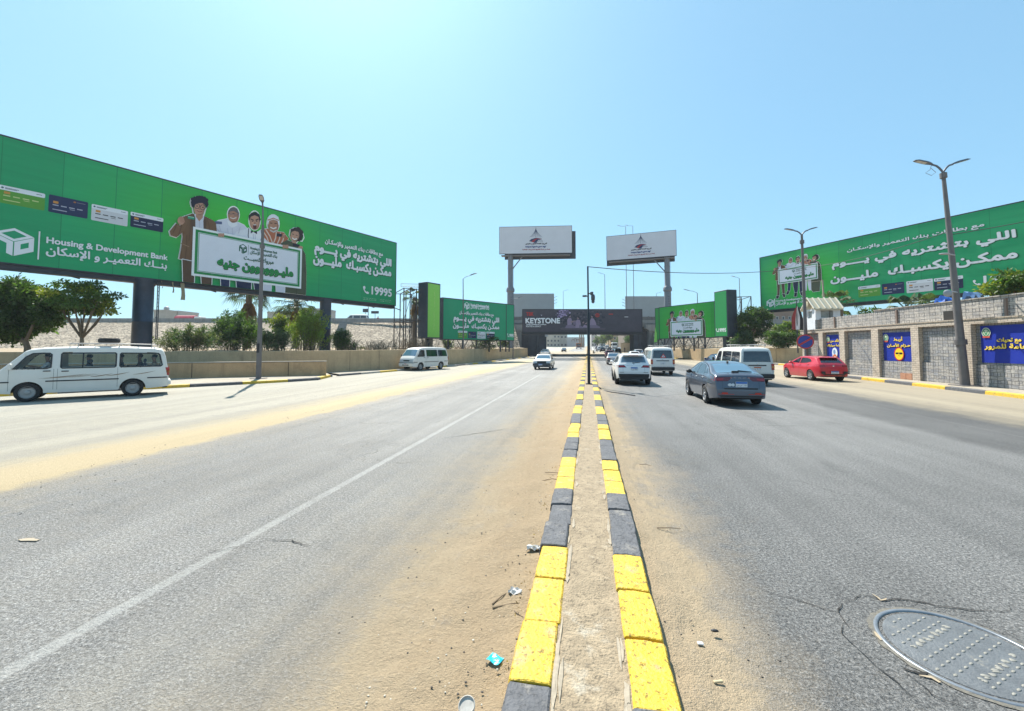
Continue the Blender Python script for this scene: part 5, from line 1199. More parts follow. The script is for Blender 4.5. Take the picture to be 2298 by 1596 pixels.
b = MB(); b.box((.42, .11, bz-.75), (1.4, .13, bz-.15)); b.box((.11, .5, bz-.75), (.13, 1.15, bz-.15)); b.build('window', mat('hazy_booth_glass', (.30,.31,.30), .15, var=.3, vs=3), gb)
b = MB(); x = 1.15; b.box((x, .06, bz-.75), (x+.06, .10, bz-.15)); b.box((.42, .06, bz-.79), (1.4, .10, bz-.74)); b.build('window_frame', mat('dark_booth_frame', (.12,.11,.10), .6), gb)
# drooping flag beside the booth
p = camZ(1789, 738, 40); fl = thing('flag_on_pole', 'drooping red white and black flag on a dark pole beside the guard booth', 'flag', (p.x, p.y, 0))
b = MB(); b.tube([(0,0,1.5), (0,0,6.4)], [.06,.04], None, 8); b.blob((0,0,6.45), (.06,.06,.1), None, 8, 6); b.build('pole', M_DSTEEL, fl)
b = MB(); fm = [mat('flag_red', (.22,.03,.03), .8), mat('flag_white', (.55,.54,.56), .8), mat('flag_black', (.015,.014,.018), .8)]
n = 14
for k in range(3):
    rg = []
    for i in range(n):
        t = i/(n-1); z = 5.9 - 2.2*t; sp = .10 + .42*math.sin(min(t*1.5,1)*math.pi/2)
        a0 = -sp + 2*sp*k/3; a1 = -sp + 2*sp*(k+1)/3
        rg.append([(a0 + .05, .06*math.sin(a0*14 + t*5) - .05, z), ((a0+a1)/2 + .05, .10*math.sin((a0+a1)*9 + t*4) - .05, z), (a1 + .05, .06*math.sin(a1*14 + t*5) - .05, z - .25*(k == 2)*t)])
    b.loft(rg, fm[k], None, False)
b.build('cloth', None, fl, smooth=60, fix=False)
# round no-parking sign
p = camZ(1807, 767, 33.2); sg = thing('no_parking_sign', 'round blue and red no parking sign on a thin grey post beside the red car', 'traffic sign', (p.x, p.y, .15), YAW * -1.2)
rr = .57; z = p.z - .15
b = MB(); b.tube([(0, .06, 0), (0, .06, z + .3)], .045, None, 10); b.build('post', M_STEEL, sg)
b = MB(); rot_ = Matrix.Translation((0, 0, z)) @ Matrix.Rotation(math.pi/2, 4, 'X')
b.lathe([(rr, 0), (rr, .03), (rr*.84, .03), (rr*.84, .026)], 40, None, rot_); b.build('red_rim', mat('sign_red', (.42,.03,.035), .5), sg)
b = MB(); b.lathe([(rr*.84, .018), (rr*.84, .031)], 40, None, rot_); b.build('blue_face', mat('sign_blue', (.02,.05,.30), .5), sg)
b = MB(); q = Matrix.Translation((0, 0, z)) @ Matrix.Rotation(-R(33), 4, 'Y'); b.box((-rr*.86, -.037, -.065), (rr*.86, -.033, .065), None, q); b.build('red_slash', MATS['sign_red'], sg)

# ------------------------------------------------------------------ street lamps
M_POLE = mat('grey_lamp_pole', (.135,.125,.125), .6, metal=.1, var=.2, vs=2, dirt=(.10,.08,.07), dsc=2.5, dlim=.6)
M_LHEAD = mat('lamp_head_housing', (.10,.115,.15), .5, var=.1)
def head(root, p, d, L_=.95, wd=.26, tilt=.2, name='lamp_head'):
    """flat LED lamp head: from p along unit horizontal d, rising by tilt"""
    d = Vector((d[0], d[1], 0)).normalized(); s = Vector((-d.y, d.x, 0)); ax = (d + Vector((0,0,tilt))).normalized(); up = ax.cross(s) * -1 if ax.cross(s).z < 0 else ax.cross(s)
    b = MB(); rg = []
    for t, w_, h in ((0,.06,.05), (.12,.09,.07), (.3,wd/2,.08), (.8,wd/2,.07), (1,wd/2*.7,.02)):
        c = Vector(p) + ax*L_*t; rg.append([tuple(c - s*w_), tuple(c + s*w_), tuple(c + s*w_*.7 + up*h), tuple(c - s*w_*.7 + up*h)])
    b.loft(rg, None, None, True, True, True); h = b.build(name, M_LHEAD, root)
    b = MB(); c0, c1 = Vector(p) + ax*L_*.33 - up*.006, Vector(p) + ax*L_*.88 - up*.006
    b.add([tuple(c0 - s*wd*.38), tuple(c0 + s*wd*.38), tuple(c1 + s*wd*.36), tuple(c1 - s*wd*.36)], [(0,1,2,3)]); b.build('lens', mat('lamp_lens', (.45,.46,.46), .3), h)
    return h
def lamp(label, base, H_, dirs, r0=.1, r1=.05, reach=.7, rise=.35, lean=(0,0), baseh=.0, steps=(), group='street lamps along the road', hl=.95):
    r = thing('street_lamp', label, 'street lamp', tuple(base), 0, group); b = MB(); top = Vector((lean[0], lean[1], H_))
    pts = [Vector((0,0,0)), top*.33, top*.66, top]; b.tube(pts, [r0, r0 + (r1-r0)*.33, r0 + (r1-r0)*.66, r1], M_POLE, 12)
    for t, k in steps: b.tube([top*(t-.012), top*(t+.012)], r0*1.25 if t < .4 else r1*1.9, M_POLE, 12)
    b.box((-r0*2.2, -r0*2.2, 0), (r0*2.2, r0*2.2, .04), M_POLE)
    if baseh: b.box((-.05, -r0 - .02, baseh), (.09, -r0 + .05, baseh + .55), mat('dark_hatch', (.015,.015,.02), .6))
    b.build('pole', None, r, smooth=40)
    for d in dirs:
        dv = Vector((d[0], d[1], 0)).normalized(); a = MB(); rl = reach
        pts = [top + dv*rl*t + Vector((0,0, rise*(1 - (1-t)**2))) for t in (0, .15, .35, .6, 1)]; a.tube([top - Vector((0,0,.3))] + pts, r1*.62, None, 8); a.build('arm', M_LHEAD, r, smooth=40)
        head(r, pts[-1], dv, L_=hl, tilt=.28)
    return r
bl = G(580, 850, .15); 
lm = lamp('tall concrete street lamp with one upturned head in front of the left billboard', bl, 9.3, [(.55,-.83)], .15, .075, .45, 1.25, (.0, 0), 1.55, ((.52,0), (.86,0)), hl=.8)
rgt = (math.cos(YAW), math.sin(YAW)); lft = (-rgt[0], -rgt[1])
lamp('slim street lamp behind the white minibus on the left pavement', G(1040, 815, .15), 10.2, [(1,-.15)], .1, .045, .9, .35, (-.1,0), 1.2, ((.5,0),))
lamp('slim street lamp close to the left end of the bridge', (-12.6, 71, .13), 10.0, [(1,-.1)], .1, .05, .9, .3, (0,0), 0, ((.5,0),))
R1 = lamp('big twin headed concrete street lamp in front of the tiled wall', G(2166, 866, .15), 10.6, [(-.99,-.1), (.95,.15)], .19, .075, .5, .42, (-.47, 0), 0, ((.2,0), (.985,0)), hl=.85)
b = MB()
for zz, sx_ in ((6.4, -1), (4.55, -1)): b.tube([(-.29*zz/10.6 + sx_*.05, -.1, zz), (-.29*zz/10.6 + sx_*.55, -.25, zz + .05)], .035, None, 6); b.blob((-.29*zz/10.6 + sx_*.6, -.26, zz + (.05 if zz > 5 else -.05)), (.25 if zz > 5 else .2, .09, .05 if zz > 5 else .18), None, 10, 6)
b.build('floodlight', mat('pale_floodlight', (.30,.31,.33), .5), R1, smooth=40)
b = MB(); b.tube([(-1.02,-.1,11.0), (-1.1,-.12,10.75), (-1.3,-.1,10.6), (-1.05,-.1,10.45), (-.85,-.1,10.6), (-1.05,-.1,10.82)], .012, None, 5); b.build('loose_wire', M_STEEL, R1)
lamp('twin headed street lamp in front of the left end of the tiled wall', (17.05, 37.3, .15), 10.9, [(-.99,.1), (.95,.1)], .15, .085, .5, .4, (-.05,0), 0, ((.95,0),), hl=.75)
lamp('single headed street lamp behind the sunlit retaining wall pavement', G(1568, 806, .15), 10.8, [(-1,0)], .11, .05, 1.2, .4, (0,0), 0, ((.55,0),))
for k, (x, yb, yt, Z, dr, lab) in enumerate(((1264, 745, 652, 150, 1, 'distant slim lamp post above the purple board, left of the median pole'), (1357, 740, 614, 115, -1, 'tall thin lamp post above the purple board, right of the median pole'), (1473, 730, 657, 140, 1, 'thin lamp post in front of the right grey billboard back'), (1659, 700, 622, 95, -1, 'thin lamp post rising behind the right tower sign'), (1404, 740, 506, 118, -1, 'very tall lamp mast above the left end of the right white billboard'), (1420, 740, 505, 122, -1, 'very tall lamp mast above the middle of the right white billboard'), (827, 706, 668, 102, 1, 'lamp post on the elevated road beside the minibus'))):
    t = camZ(x, yt, Z); zb = 7.7 if k in (0, 1, 4, 5, 6, 2) else 2.0
    lamp(lab, (t.x, t.y, zb), t.z - zb - .3, [(dr*rgt[0], dr*rgt[1])], .10, .06, .9 if k < 4 else 1.4, .3 if k < 4 else .05, (0,0), 0, group='distant lamp posts')
# camera pole on the median with its cable
cpole = thing('camera_pole', 'slim black pole on the median carrying traffic cameras', 'pole', (.02, 22.05, .15))
b = MB(); b.tube([(0,0,0), (0,0,3.6), (0,0,3.65), (-.01,0,6.05)], [.075,.07,.045,.04], None, 12); b.box((-.16,-.16,0), (.16,.16,.03)); b.build('pole', mat('black_pole_paint', (.012,.013,.018), .45), cpole, smooth=40)
b = MB(); b.tube([(.0,0,4.62), (.22,-.02,4.66)], .03, None, 8); b.box((.10,-.09,4.55), (.26,.09,4.72), None, None, .015); b.lathe([(.06,4.25), (.10,4.3), (.10,4.5), (.07,4.58)], 14, None, Matrix.Translation((.24,-.02,0))); b.blob((.24,-.02,4.22), (.085,.085,.1), None, 12, 8); b.build('dome_camera', mat('camera_dark_grey', (.06,.065,.075), .4), cpole, smooth=40)
b = MB(); b.tube([(0,0,4.5), (-.14,-.02,4.5)], .025, None, 8); b.tube([(-.26,-.14,4.49), (-.10,.06,4.52)], .05, None, 10); b.build('bullet_camera', MATS['camera_dark_grey'], cpole, smooth=40)
def cable(name, label, p, q, sag, r=.014):
    p, q = Vector(p), Vector(q); b = MB(); b.tube([p.lerp(q, t/14) - Vector((0,0,sag*4*(t/14)*(1-t/14))) for t in range(15)], r, mat('black_cable', (.03,.03,.035), .6), 5)
    o = b.build(name, None); tag(o, label, 'cable')
cable('overhead_cable', 'thin overhead cable from the camera pole to the twin lamp by the tiled wall', (.01, 22.05, 6.18), (17.0, 37.2, 8.4), .4, .02)
cable('overhead_cable', 'thin cable between the two twin headed lamps across the right billboard', (17.0, 37.2, 8.4), (17.75, 24.3, 7.8), .3, .018)
cable('overhead_cable', 'thin cable leaving the big twin lamp towards the right edge of the picture', (17.75, 24.3, 7.6), (26, 17, 9.0), .3, .018)
# dark tube standing in for the pole's shadow across the right carriageway
b = MB(); pts = [G(1345, 870, .14), G(1352, 876, .02), G(1372, 880, .02), G(1395, 883, .02), G(1425, 888, .02)]
b.tube([tuple(p) for p in pts], .025, None, 6); tag(b.build('pole_shadow_strip', mat('black_cable', (.03,.03,.035), .6)), 'dark strip standing in for the shadow of the median pole', 'cable')
# roadside sign backs on the elevated road
for x0, x1, y0, y1, lab in ((814, 826, 693, 701, 'upper grey road sign seen from behind on the elevated road'), (833, 850, 698, 704, 'lower grey road sign seen from behind on the elevated road')):
    a, c = camZ(x0, y0, 104), camZ(x1, y1, 104); s = thing('road_sign', lab, 'road sign', (a.x, a.y, 7.7), YAW)
    b = MB(); W_ = (Vector((a.x,a.y,0)) - Vector((c.x,c.y,0))).length; b.box((0,0,c.z-7.7), (W_,.08,a.z-7.7), None, None, .02); b.build('panel', M_DSTEEL, s)
    b = MB(); b.bar((W_*.5,.12,0), (W_*.5,.12,c.z-7.4), .1); b.build('post', M_STEEL, s)
p = camZ(848.5, 708, 92); 
# ------------------------------------------------------------------ vehicles
def glass_mat(name, col, rough=.03, alpha=None, ior=1.7):
    if name in MATS: return MATS[name]
    m, t, b = _bsdf(name); b.inputs['Base Color'].default_value = (*col, 1); b.inputs['Roughness'].default_value = rough; b.inputs['IOR'].default_value = ior
    b.inputs['Specular IOR Level'].default_value = .75
    if alpha is not None:
        N, L = t.nodes, t.links; tr = N.new('ShaderNodeBsdfTransparent'); tr.inputs[0].default_value = alpha; gl = N.new('ShaderNodeBsdfGlossy'); gl.inputs['Roughness'].default_value = .02
        fr = N.new('ShaderNodeFresnel'); fr.inputs[0].default_value = 1.5; mx = N.new('ShaderNodeMixShader'); L.new(fr.outputs[0], mx.inputs[0]); L.new(tr.outputs[0], mx.inputs[1]); L.new(gl.outputs[0], mx.inputs[2])
        L.new(mx.outputs[0], t.nodes['Material Output'].inputs[0])
    MATS[name] = m; return m
GLASS = glass_mat('dark_car_glass', (.012, .016, .022)); GLASSB = glass_mat('sky_reflection_car_glass', (.09, .17, .24), .04)  # blue base colour of GLASSB stands in for reflected sky
CLEAR = glass_mat('clear_bus_glass', (1, 1, 1), alpha=(.84, .90, .88, 1))
def paint(name, col, metal=0., rough=.35, coat=.7, dirt=None): return mat(name, col, rough, metal, var=.05, vs=1.2, coat=coat, dirt=dirt, dsc=2.2, dlim=.66)
M_TYRE = mat('tyre_rubber', (.02, .02, .021), .85, var=.2, vs=6); M_RIM = mat('alloy_rim', (.42, .43, .45), .35, metal=.7); M_RIMS = mat('dusty_steel_rim', (.33, .33, .33), .5, metal=.3)
M_BLK = mat('black_trim', (.022, .022, .024), .6); M_UNDER = mat('underbody_black', (.012, .012, .012), .9)
M_TAIL = mat('tail_lamp_red', (.30, .008, .012), .2, coat=.8); M_TAILD = mat('tail_lamp_dark_red', (.12, .006, .012), .15, coat=.8); M_AMB = mat('indicator_amber', (.45, .16, .02), .25); M_HEAD = mat('headlamp_clear', (.48, .50, .52), .1, coat=.8); M_CHR = mat('chrome', (.6, .6, .62), .2, metal=.9)
M_PLATE = mat('plate_white', (.62, .64, .66), .5); M_PBLUE = mat('plate_blue', (.03, .14, .45), .5); M_PORG = mat('plate_orange', (.50, .14, .06), .5); M_REFL = mat('reflector_red', (.50, .02, .012), .3, coat=.5)
class Shell:
    """a car body skinned from its side outline: top line T, sill line with wheel arches, half width W(x, z)"""
    def __init__(s, sp):
        s.sp = sp; s.T = sp['top']; s.hw = sp['hw']; s.crown = sp.get('crown', .03)
        P = [Vector((p[0], 0, p[1])) for p in s.T]; s.L = [0]
        for a, c in zip(P[:-1], P[1:]): s.L.append(s.L[-1] + (c - a).length)
        s.x0, s.x1 = s.T[0][0], s.T[-1][0]
    def top(s, x):
        for a, c in zip(s.T[:-1], s.T[1:]):
            if x <= c[0] or c is s.T[-1]: return a[1] + (c[1]-a[1]) * (x - a[0]) / max(c[0]-a[0], 1e-6)
    def bot(s, x):
        z = s.sp['sill'] + s.sp.get('lift', .08) * max(0, (abs(x - (s.x0+s.x1)/2) - (s.x1-s.x0)*.36) / ((s.x1-s.x0)*.14))
        for xw in s.sp['wheels']:
            d = abs(x - xw); ra = s.sp['wr'] * 1.17
            if d < ra: z = max(z, s.sp['wr'] + math.sqrt(ra*ra - d*d) * .98)
        return z
    def W(s, x, z):
        sec = s.sp['sec']; w = sec[-1][1]
        for a, c in zip(sec[:-1], sec[1:]):
            if z <= c[0]: w = a[1] + (c[1]-a[1]) * max(0, (z - a[0]) / (c[0]-a[0])); break
        k = 1.0
        for end, ln, amt in ((s.x0, s.sp.get('rlen', .5), s.sp.get('rtap', .07)), (s.x1, s.sp.get('flen', .7), s.sp.get('ftap', .12))):
            d = abs(x - end)
            if d < ln: k -= amt * (1 - d/ln) ** 2.2
        return s.hw * w * k
    def at(s, d):
        """outline point and normal at arc length d"""
        d = min(max(d, 0), s.L[-1] - 1e-6)
        for i in range(len(s.T) - 1):
            if d <= s.L[i+1]:
                t = (d - s.L[i]) / (s.L[i+1] - s.L[i]); a, c = s.T[i], s.T[i+1]; tx, tz = c[0]-a[0], c[1]-a[1]; l = math.hypot(tx, tz)
                return a[0] + tx*t, a[1] + tz*t, -tz/l, tx/l
    def d_of(s, kind, v):
        """arc length of the outline at: 'r' rear at height v, 'f' front at height v, 't' at x = v"""
        n = len(s.T)
        if kind == 't':
            for i in range(n-1):
                if s.T[i][0] <= v <= s.T[i+1][0]: return s.L[i] + (s.L[i+1]-s.L[i]) * (v - s.T[i][0]) / max(s.T[i+1][0]-s.T[i][0], 1e-6)
        rng = range(n-1) if kind == 'r' else range(n-2, -1, -1)
        for i in rng:
            a, c = s.T[i][1], s.T[i+1][1]
            if min(a, c) <= v <= max(a, c) and a != c: return s.L[i] + (s.L[i+1]-s.L[i]) * (v - a) / (c - a)
    def body(s, mt, root, holes=(), extra=.045):
        st = set(); x = s.x0
        for a, c in zip(s.T[:-1], s.T[1:]):
            n = max(1, int((c[0]-a[0]) / extra))
            for k in range(n + 1): st.add(round(a[0] + (c[0]-a[0])*k/n, 4))
        for xw in s.sp['wheels']:
            for k in range(-9, 10): st.add(round(xw + s.sp['wr']*1.17*math.sin(k/9*math.pi/2), 4))
        st = sorted(q for q in st if s.x0 <= q <= s.x1); NR = 18 if holes else 11; rings = []
        for x in st:
            T, B = s.top(x), s.bot(x); B = min(B, T - .03); r = min(s.sp.get('rad', .06), (T - B) * .3); pts = []
            for k in range(NR): z = B + (T - r - B) * k/(NR-1); pts.append((x, s.W(x, z), z))
            w = s.W(x, T - r); cr = s.crown * min(1, (T-B)/.4)
            pts += [(x, w - r*.12, T - r*.45), (x, w - r*.5, T - r*.1), (x, w - r*1.2, T + cr*.12), (x, w*.5, T + cr*.8), (x, 0, T + cr)]
            rings.append(pts + [(p[0], -p[1], p[2]) for p in reversed(pts[:-1])])
        n = len(rings[0]); vs = [p for r_ in rings for p in r_]; fs = []
        def inside(p, poly):
            c = False; j = len(poly) - 1
            for i in range(len(poly)):
                if (poly[i][1] > p[1]) != (poly[j][1] > p[1]) and p[0] < (poly[j][0]-poly[i][0])*(p[1]-poly[i][1])/(poly[j][1]-poly[i][1]) + poly[i][0]: c = not c
                j = i
            return c
        for i in range(len(rings)-1):
            for j in range(n-1):
                f = (i*n+j, i*n+j+1, (i+1)*n+j+1, (i+1)*n+j)
                if holes and (j < NR-1 or j > n - NR - 1):
                    cx = sum(vs[q][0] for q in f)/4; cz = sum(vs[q][2] for q in f)/4
                    if any(inside((cx, cz), h) for h in holes): continue
                fs.append(f)
        for e in (0, len(rings)-1): fs.append(tuple(e*n + j for j in range(n)))
        b = MB(); b.add(vs, fs); o = b.build('body', mt, root, smooth=32)
        u = MB(); zb = s.sp['sill'] + .04
        u.box((s.x0 + .12, -s.hw*.62, zb), (s.x1 - .12, s.hw*.62, zb + .28))
        xw = sorted(s.sp['wheels']); u.box((xw[0] + s.sp['wr']*1.2, -s.hw*.9, zb), (xw[1] - s.sp['wr']*1.2, s.hw*.9, zb + .06))
        for q in xw: u.box((q - s.sp['wr']*1.15, -s.hw*.6, zb), (q + s.sp['wr']*1.15, s.hw*.6, s.sp['wr']*2.0))
        u.build('underbody', M_UNDER, root)
        return o
    def side(s, poly, off, b, mt=None, both=True, thick=True):
        for sg in ((1, -1) if both else (1,)):
            vs = [(x, sg*(s.W(x, z) + off), z) for x, z in poly]; b.add(vs, [tuple(range(len(vs)))], mt)
    def ring(s, poly, wd, off, b, mt=None, both=True):
        """flat strip round a side polygon"""
        n = len(poly); cx = sum(p[0] for p in poly)/n; cz = sum(p[1] for p in poly)/n
        def grow(k):
            out = []
            for i in range(n):
                a, p, c = poly[i-1], poly[i], poly[(i+1) % n]; d1 = Vector((p[0]-a[0], p[1]-a[1])).normalized(); d2 = Vector((c[0]-p[0], c[1]-p[1])).normalized()
                nn = Vector((d1.y + d2.y, -d1.x - d2.x)); nn = nn.normalized() if nn.length > 1e-6 else Vector((0,0))
                if (p[0]-cx)*nn.x + (p[1]-cz)*nn.y < 0: nn = -nn
                out.append((p[0] + nn.x*k, p[1] + nn.y*k))
            return out
        o_, i_ = grow(wd*.5), grow(-wd*.5)
        for sg in ((1, -1) if both is True else (both,)):
            vs = [(x, sg*(s.W(x, z) + off), z) for x, z in o_] + [(x, sg*(s.W(x, z) + off), z) for x, z in i_]
            b.add(vs, [(i, (i+1) % n, n + (i+1) % n, n + i) for i in range(n)], mt)
    def glaze(s, poly, mt, root, off=.006, rub=0., bar=None):
        for sg in (1, -1):
            b = MB(); b.add([(x, sg*(s.W(x, z) + off), z) for x, z in poly], [tuple(range(len(poly)))]); o = b.build('side_window', mt, root, fix=False)
            if rub:
                b = MB(); s.ring(poly, rub, off + .006, b, None, sg)
                if bar is not None: b.add([(bar + dx, sg*(s.W(bar, z) + off + .007), z) for dx, z in ((-.02,1.23),(.02,1.23),(.02,1.78),(-.02,1.78))], [(0,1,2,3)])
                b.build('window_rubber', M_BLK, o, fix=False)
    def skin(s, b, k0, v0, k1, v1, yl0, yr0, yl1, yr1, off, mt=None, nx=6, ny=10, frac=True):
        """patch lying on the hood / screens / tail between two outline positions; y limits as a share of the half width"""
        d0, d1 = s.d_of(k0, v0), s.d_of(k1, v1); vs = []
        for i in range(nx + 1):
            t = i/nx; x, z, nx_, nz = s.at(d0 + (d1-d0)*t); w = s.W(x, z - .02); T = s.top(x); cr = s.crown
            for j in range(ny + 1):
                q = j/ny; a = yl0 + (yl1-yl0)*t; c = yr0 + (yr1-yr0)*t; y = (a + (c-a)*q) * (w if frac else 1)
                f = abs(y)/max(w, .01); h = cr * (1 - .4*f if f < .5 else .8*max(0, (1 - (f-.5)/.46)))
                vs.append((x + nx_*off, y, z + nz*off + h * max(0, nz)))
        b.add(vs, [(i*(ny+1)+j, i*(ny+1)+j+1, (i+1)*(ny+1)+j+1, (i+1)*(ny+1)+j) for i in range(nx) for j in range(ny)], mt)
_W = {}
def wheel(root, x, y, r, wd, style, sg):
    """tyre with a rim sub-part; sg = +1 faces left"""
    key = (round(r, 3), style)
    if key not in _W:
        b = MB(); ri = r*.66; b.lathe([(ri, -wd/2), (r*.9, -wd/2), (r*.98, -wd*.4), (r, -wd*.25), (r, wd*.25), (r*.98, wd*.4), (r*.9, wd/2), (ri, wd/2), (ri*.98, wd*.3), (ri*.98, -wd*.3)], 30, None, None, 'y'); t = b.build('wheel', M_TYRE, None, smooth=40)
        b = MB(); b.lathe([(.02, wd*.12), (ri, wd*.12), (ri, wd*.40), (ri*.94, wd*.45), (ri*.88, wd*.36), (ri*.86, wd*.2)], 30, M_RIM if style != 'steel' else M_RIMS, None, 'y')
        if style == 'alloy':
            b2 = MB(); b2.lathe([(.02, wd*.125), (ri*.85, wd*.125), (ri*.85, wd*.13)], 30, M_BLK, None, 'y'); b.add(b2.v, b2.f, M_BLK)
            for k in range(5):
                for d in (-.13, .13):
                    a = 2*math.pi*k/5; p0 = Vector((math.cos(a + d*2.2)*ri*.14, wd*.42, math.sin(a + d*2.2)*ri*.14)); p1 = Vector((math.cos(a + d)*ri*.9, wd*.40, math.sin(a + d)*ri*.9)); b.bar(p0, p1, ri*.11, M_RIM, wd*.16)
            b.lathe([(.01, wd*.3), (ri*.2, wd*.3), (ri*.2, wd*.5), (.01, wd*.52)], 12, M_RIM, None, 'y')
        else:
            b.lathe([(.01, wd*.2), (ri*.38, wd*.2), (ri*.36, wd*.42), (ri*.2, wd*.5), (.01, wd*.5)], 16, M_RIMS, None, 'y')
            for k in range(8):
                a = 2*math.pi*k/8; b.lathe([(.005, wd*.13), (ri*.10, wd*.13), (ri*.10, wd*.16), (.005, wd*.16)], 8, M_BLK, Matrix.Translation((math.cos(a)*ri*.62, 0, math.sin(a)*ri*.62)), 'y')
        rm = b.build('rim', None, t, smooth=40); COL.objects.unlink(t); COL.objects.unlink(rm); _W[key] = (t, rm)
    t, rm = _W[key]; o = t.copy(); COL.objects.link(o); o.parent = root; o.location = (x, y, r); o.rotation_euler.z = 0 if sg > 0 else math.pi
    q = rm.copy(); COL.objects.link(q); q.parent = o; return o
def plate(root, x, y, z, txt, band=M_PBLUE, facing=-1, w_=.36, h_=.18):
    b = MB(); b.box((x - .008, y - w_/2, z), (x + .008, y + w_/2, z + h_)); p = b.build('number_plate', M_PLATE, root)
    q = MB(); xx = x + facing * .011; q.add([(xx, y - w_/2 + .006, z + h_*.62), (xx, y + w_/2 - .006, z + h_*.62), (xx, y + w_/2 - .006, z + h_ - .006), (xx, y - w_/2 + .006, z + h_ - .006)], [(0,1,2,3)], band)
    vs, fs = text_mesh(txt); sg = -facing; q.add([(xx + facing*.001, y - facing*0 + (w_*.84*(a - .5)) * (-1 if facing > 0 else 1) * -1, z + h_*(.10 + .42*c)) for a, c in vs], fs, M_BLK); q.build('plate_marking', None, p, fix=False)
def mirror_(root, x, y, z, mt, sz=(.10,.20,.14)):
    for sg in (1, -1):
        b = MB(); b.blob((x, sg*(y + sz[1]*.55), z), (sz[0], sz[1]*.55, sz[2]*.6), None, 10, 8); b.bar((x, sg*(y - .05), z - .04), (x, sg*(y + .08), z - .02), .05); b.build('wing_mirror', mt, root, smooth=50)
def handles(s, root, pts, mt):
    for x, z in pts:
        for sg in (1, -1):
            b = MB(); y = s.W(x, z); b.box((x-.10, min(sg*(y-.005), sg*(y+.03)), z-.015), (x+.10, max(sg*(y-.005), sg*(y+.03)), z+.02), None, None, .008); b.build('door_handle', mt, root)
def seams(s, root, xs, z0, z1, wd=.008):
    b = MB()
    for x in xs:
        poly = []; n = 6
        for sg in (1, -1):
            vs = []
            for k in range(n + 1): z = z0 + (z1-z0)*k/n; vs += [(x - wd/2, sg*(s.W(x, z) + .0025), z), (x + wd/2, sg*(s.W(x, z) + .0025), z)]
            b.add(vs, [(2*k, 2*k+1, 2*k+3, 2*k+2) for k in range(n)])
    b.build('door_seam', M_BLK, root)
def wheels4(s, root, style, track, wd=.2):
    r = s.sp['wr']
    for x in s.sp['wheels']:
        for sg in (1, -1): wheel(root, x, sg*track, r, wd, style, sg)

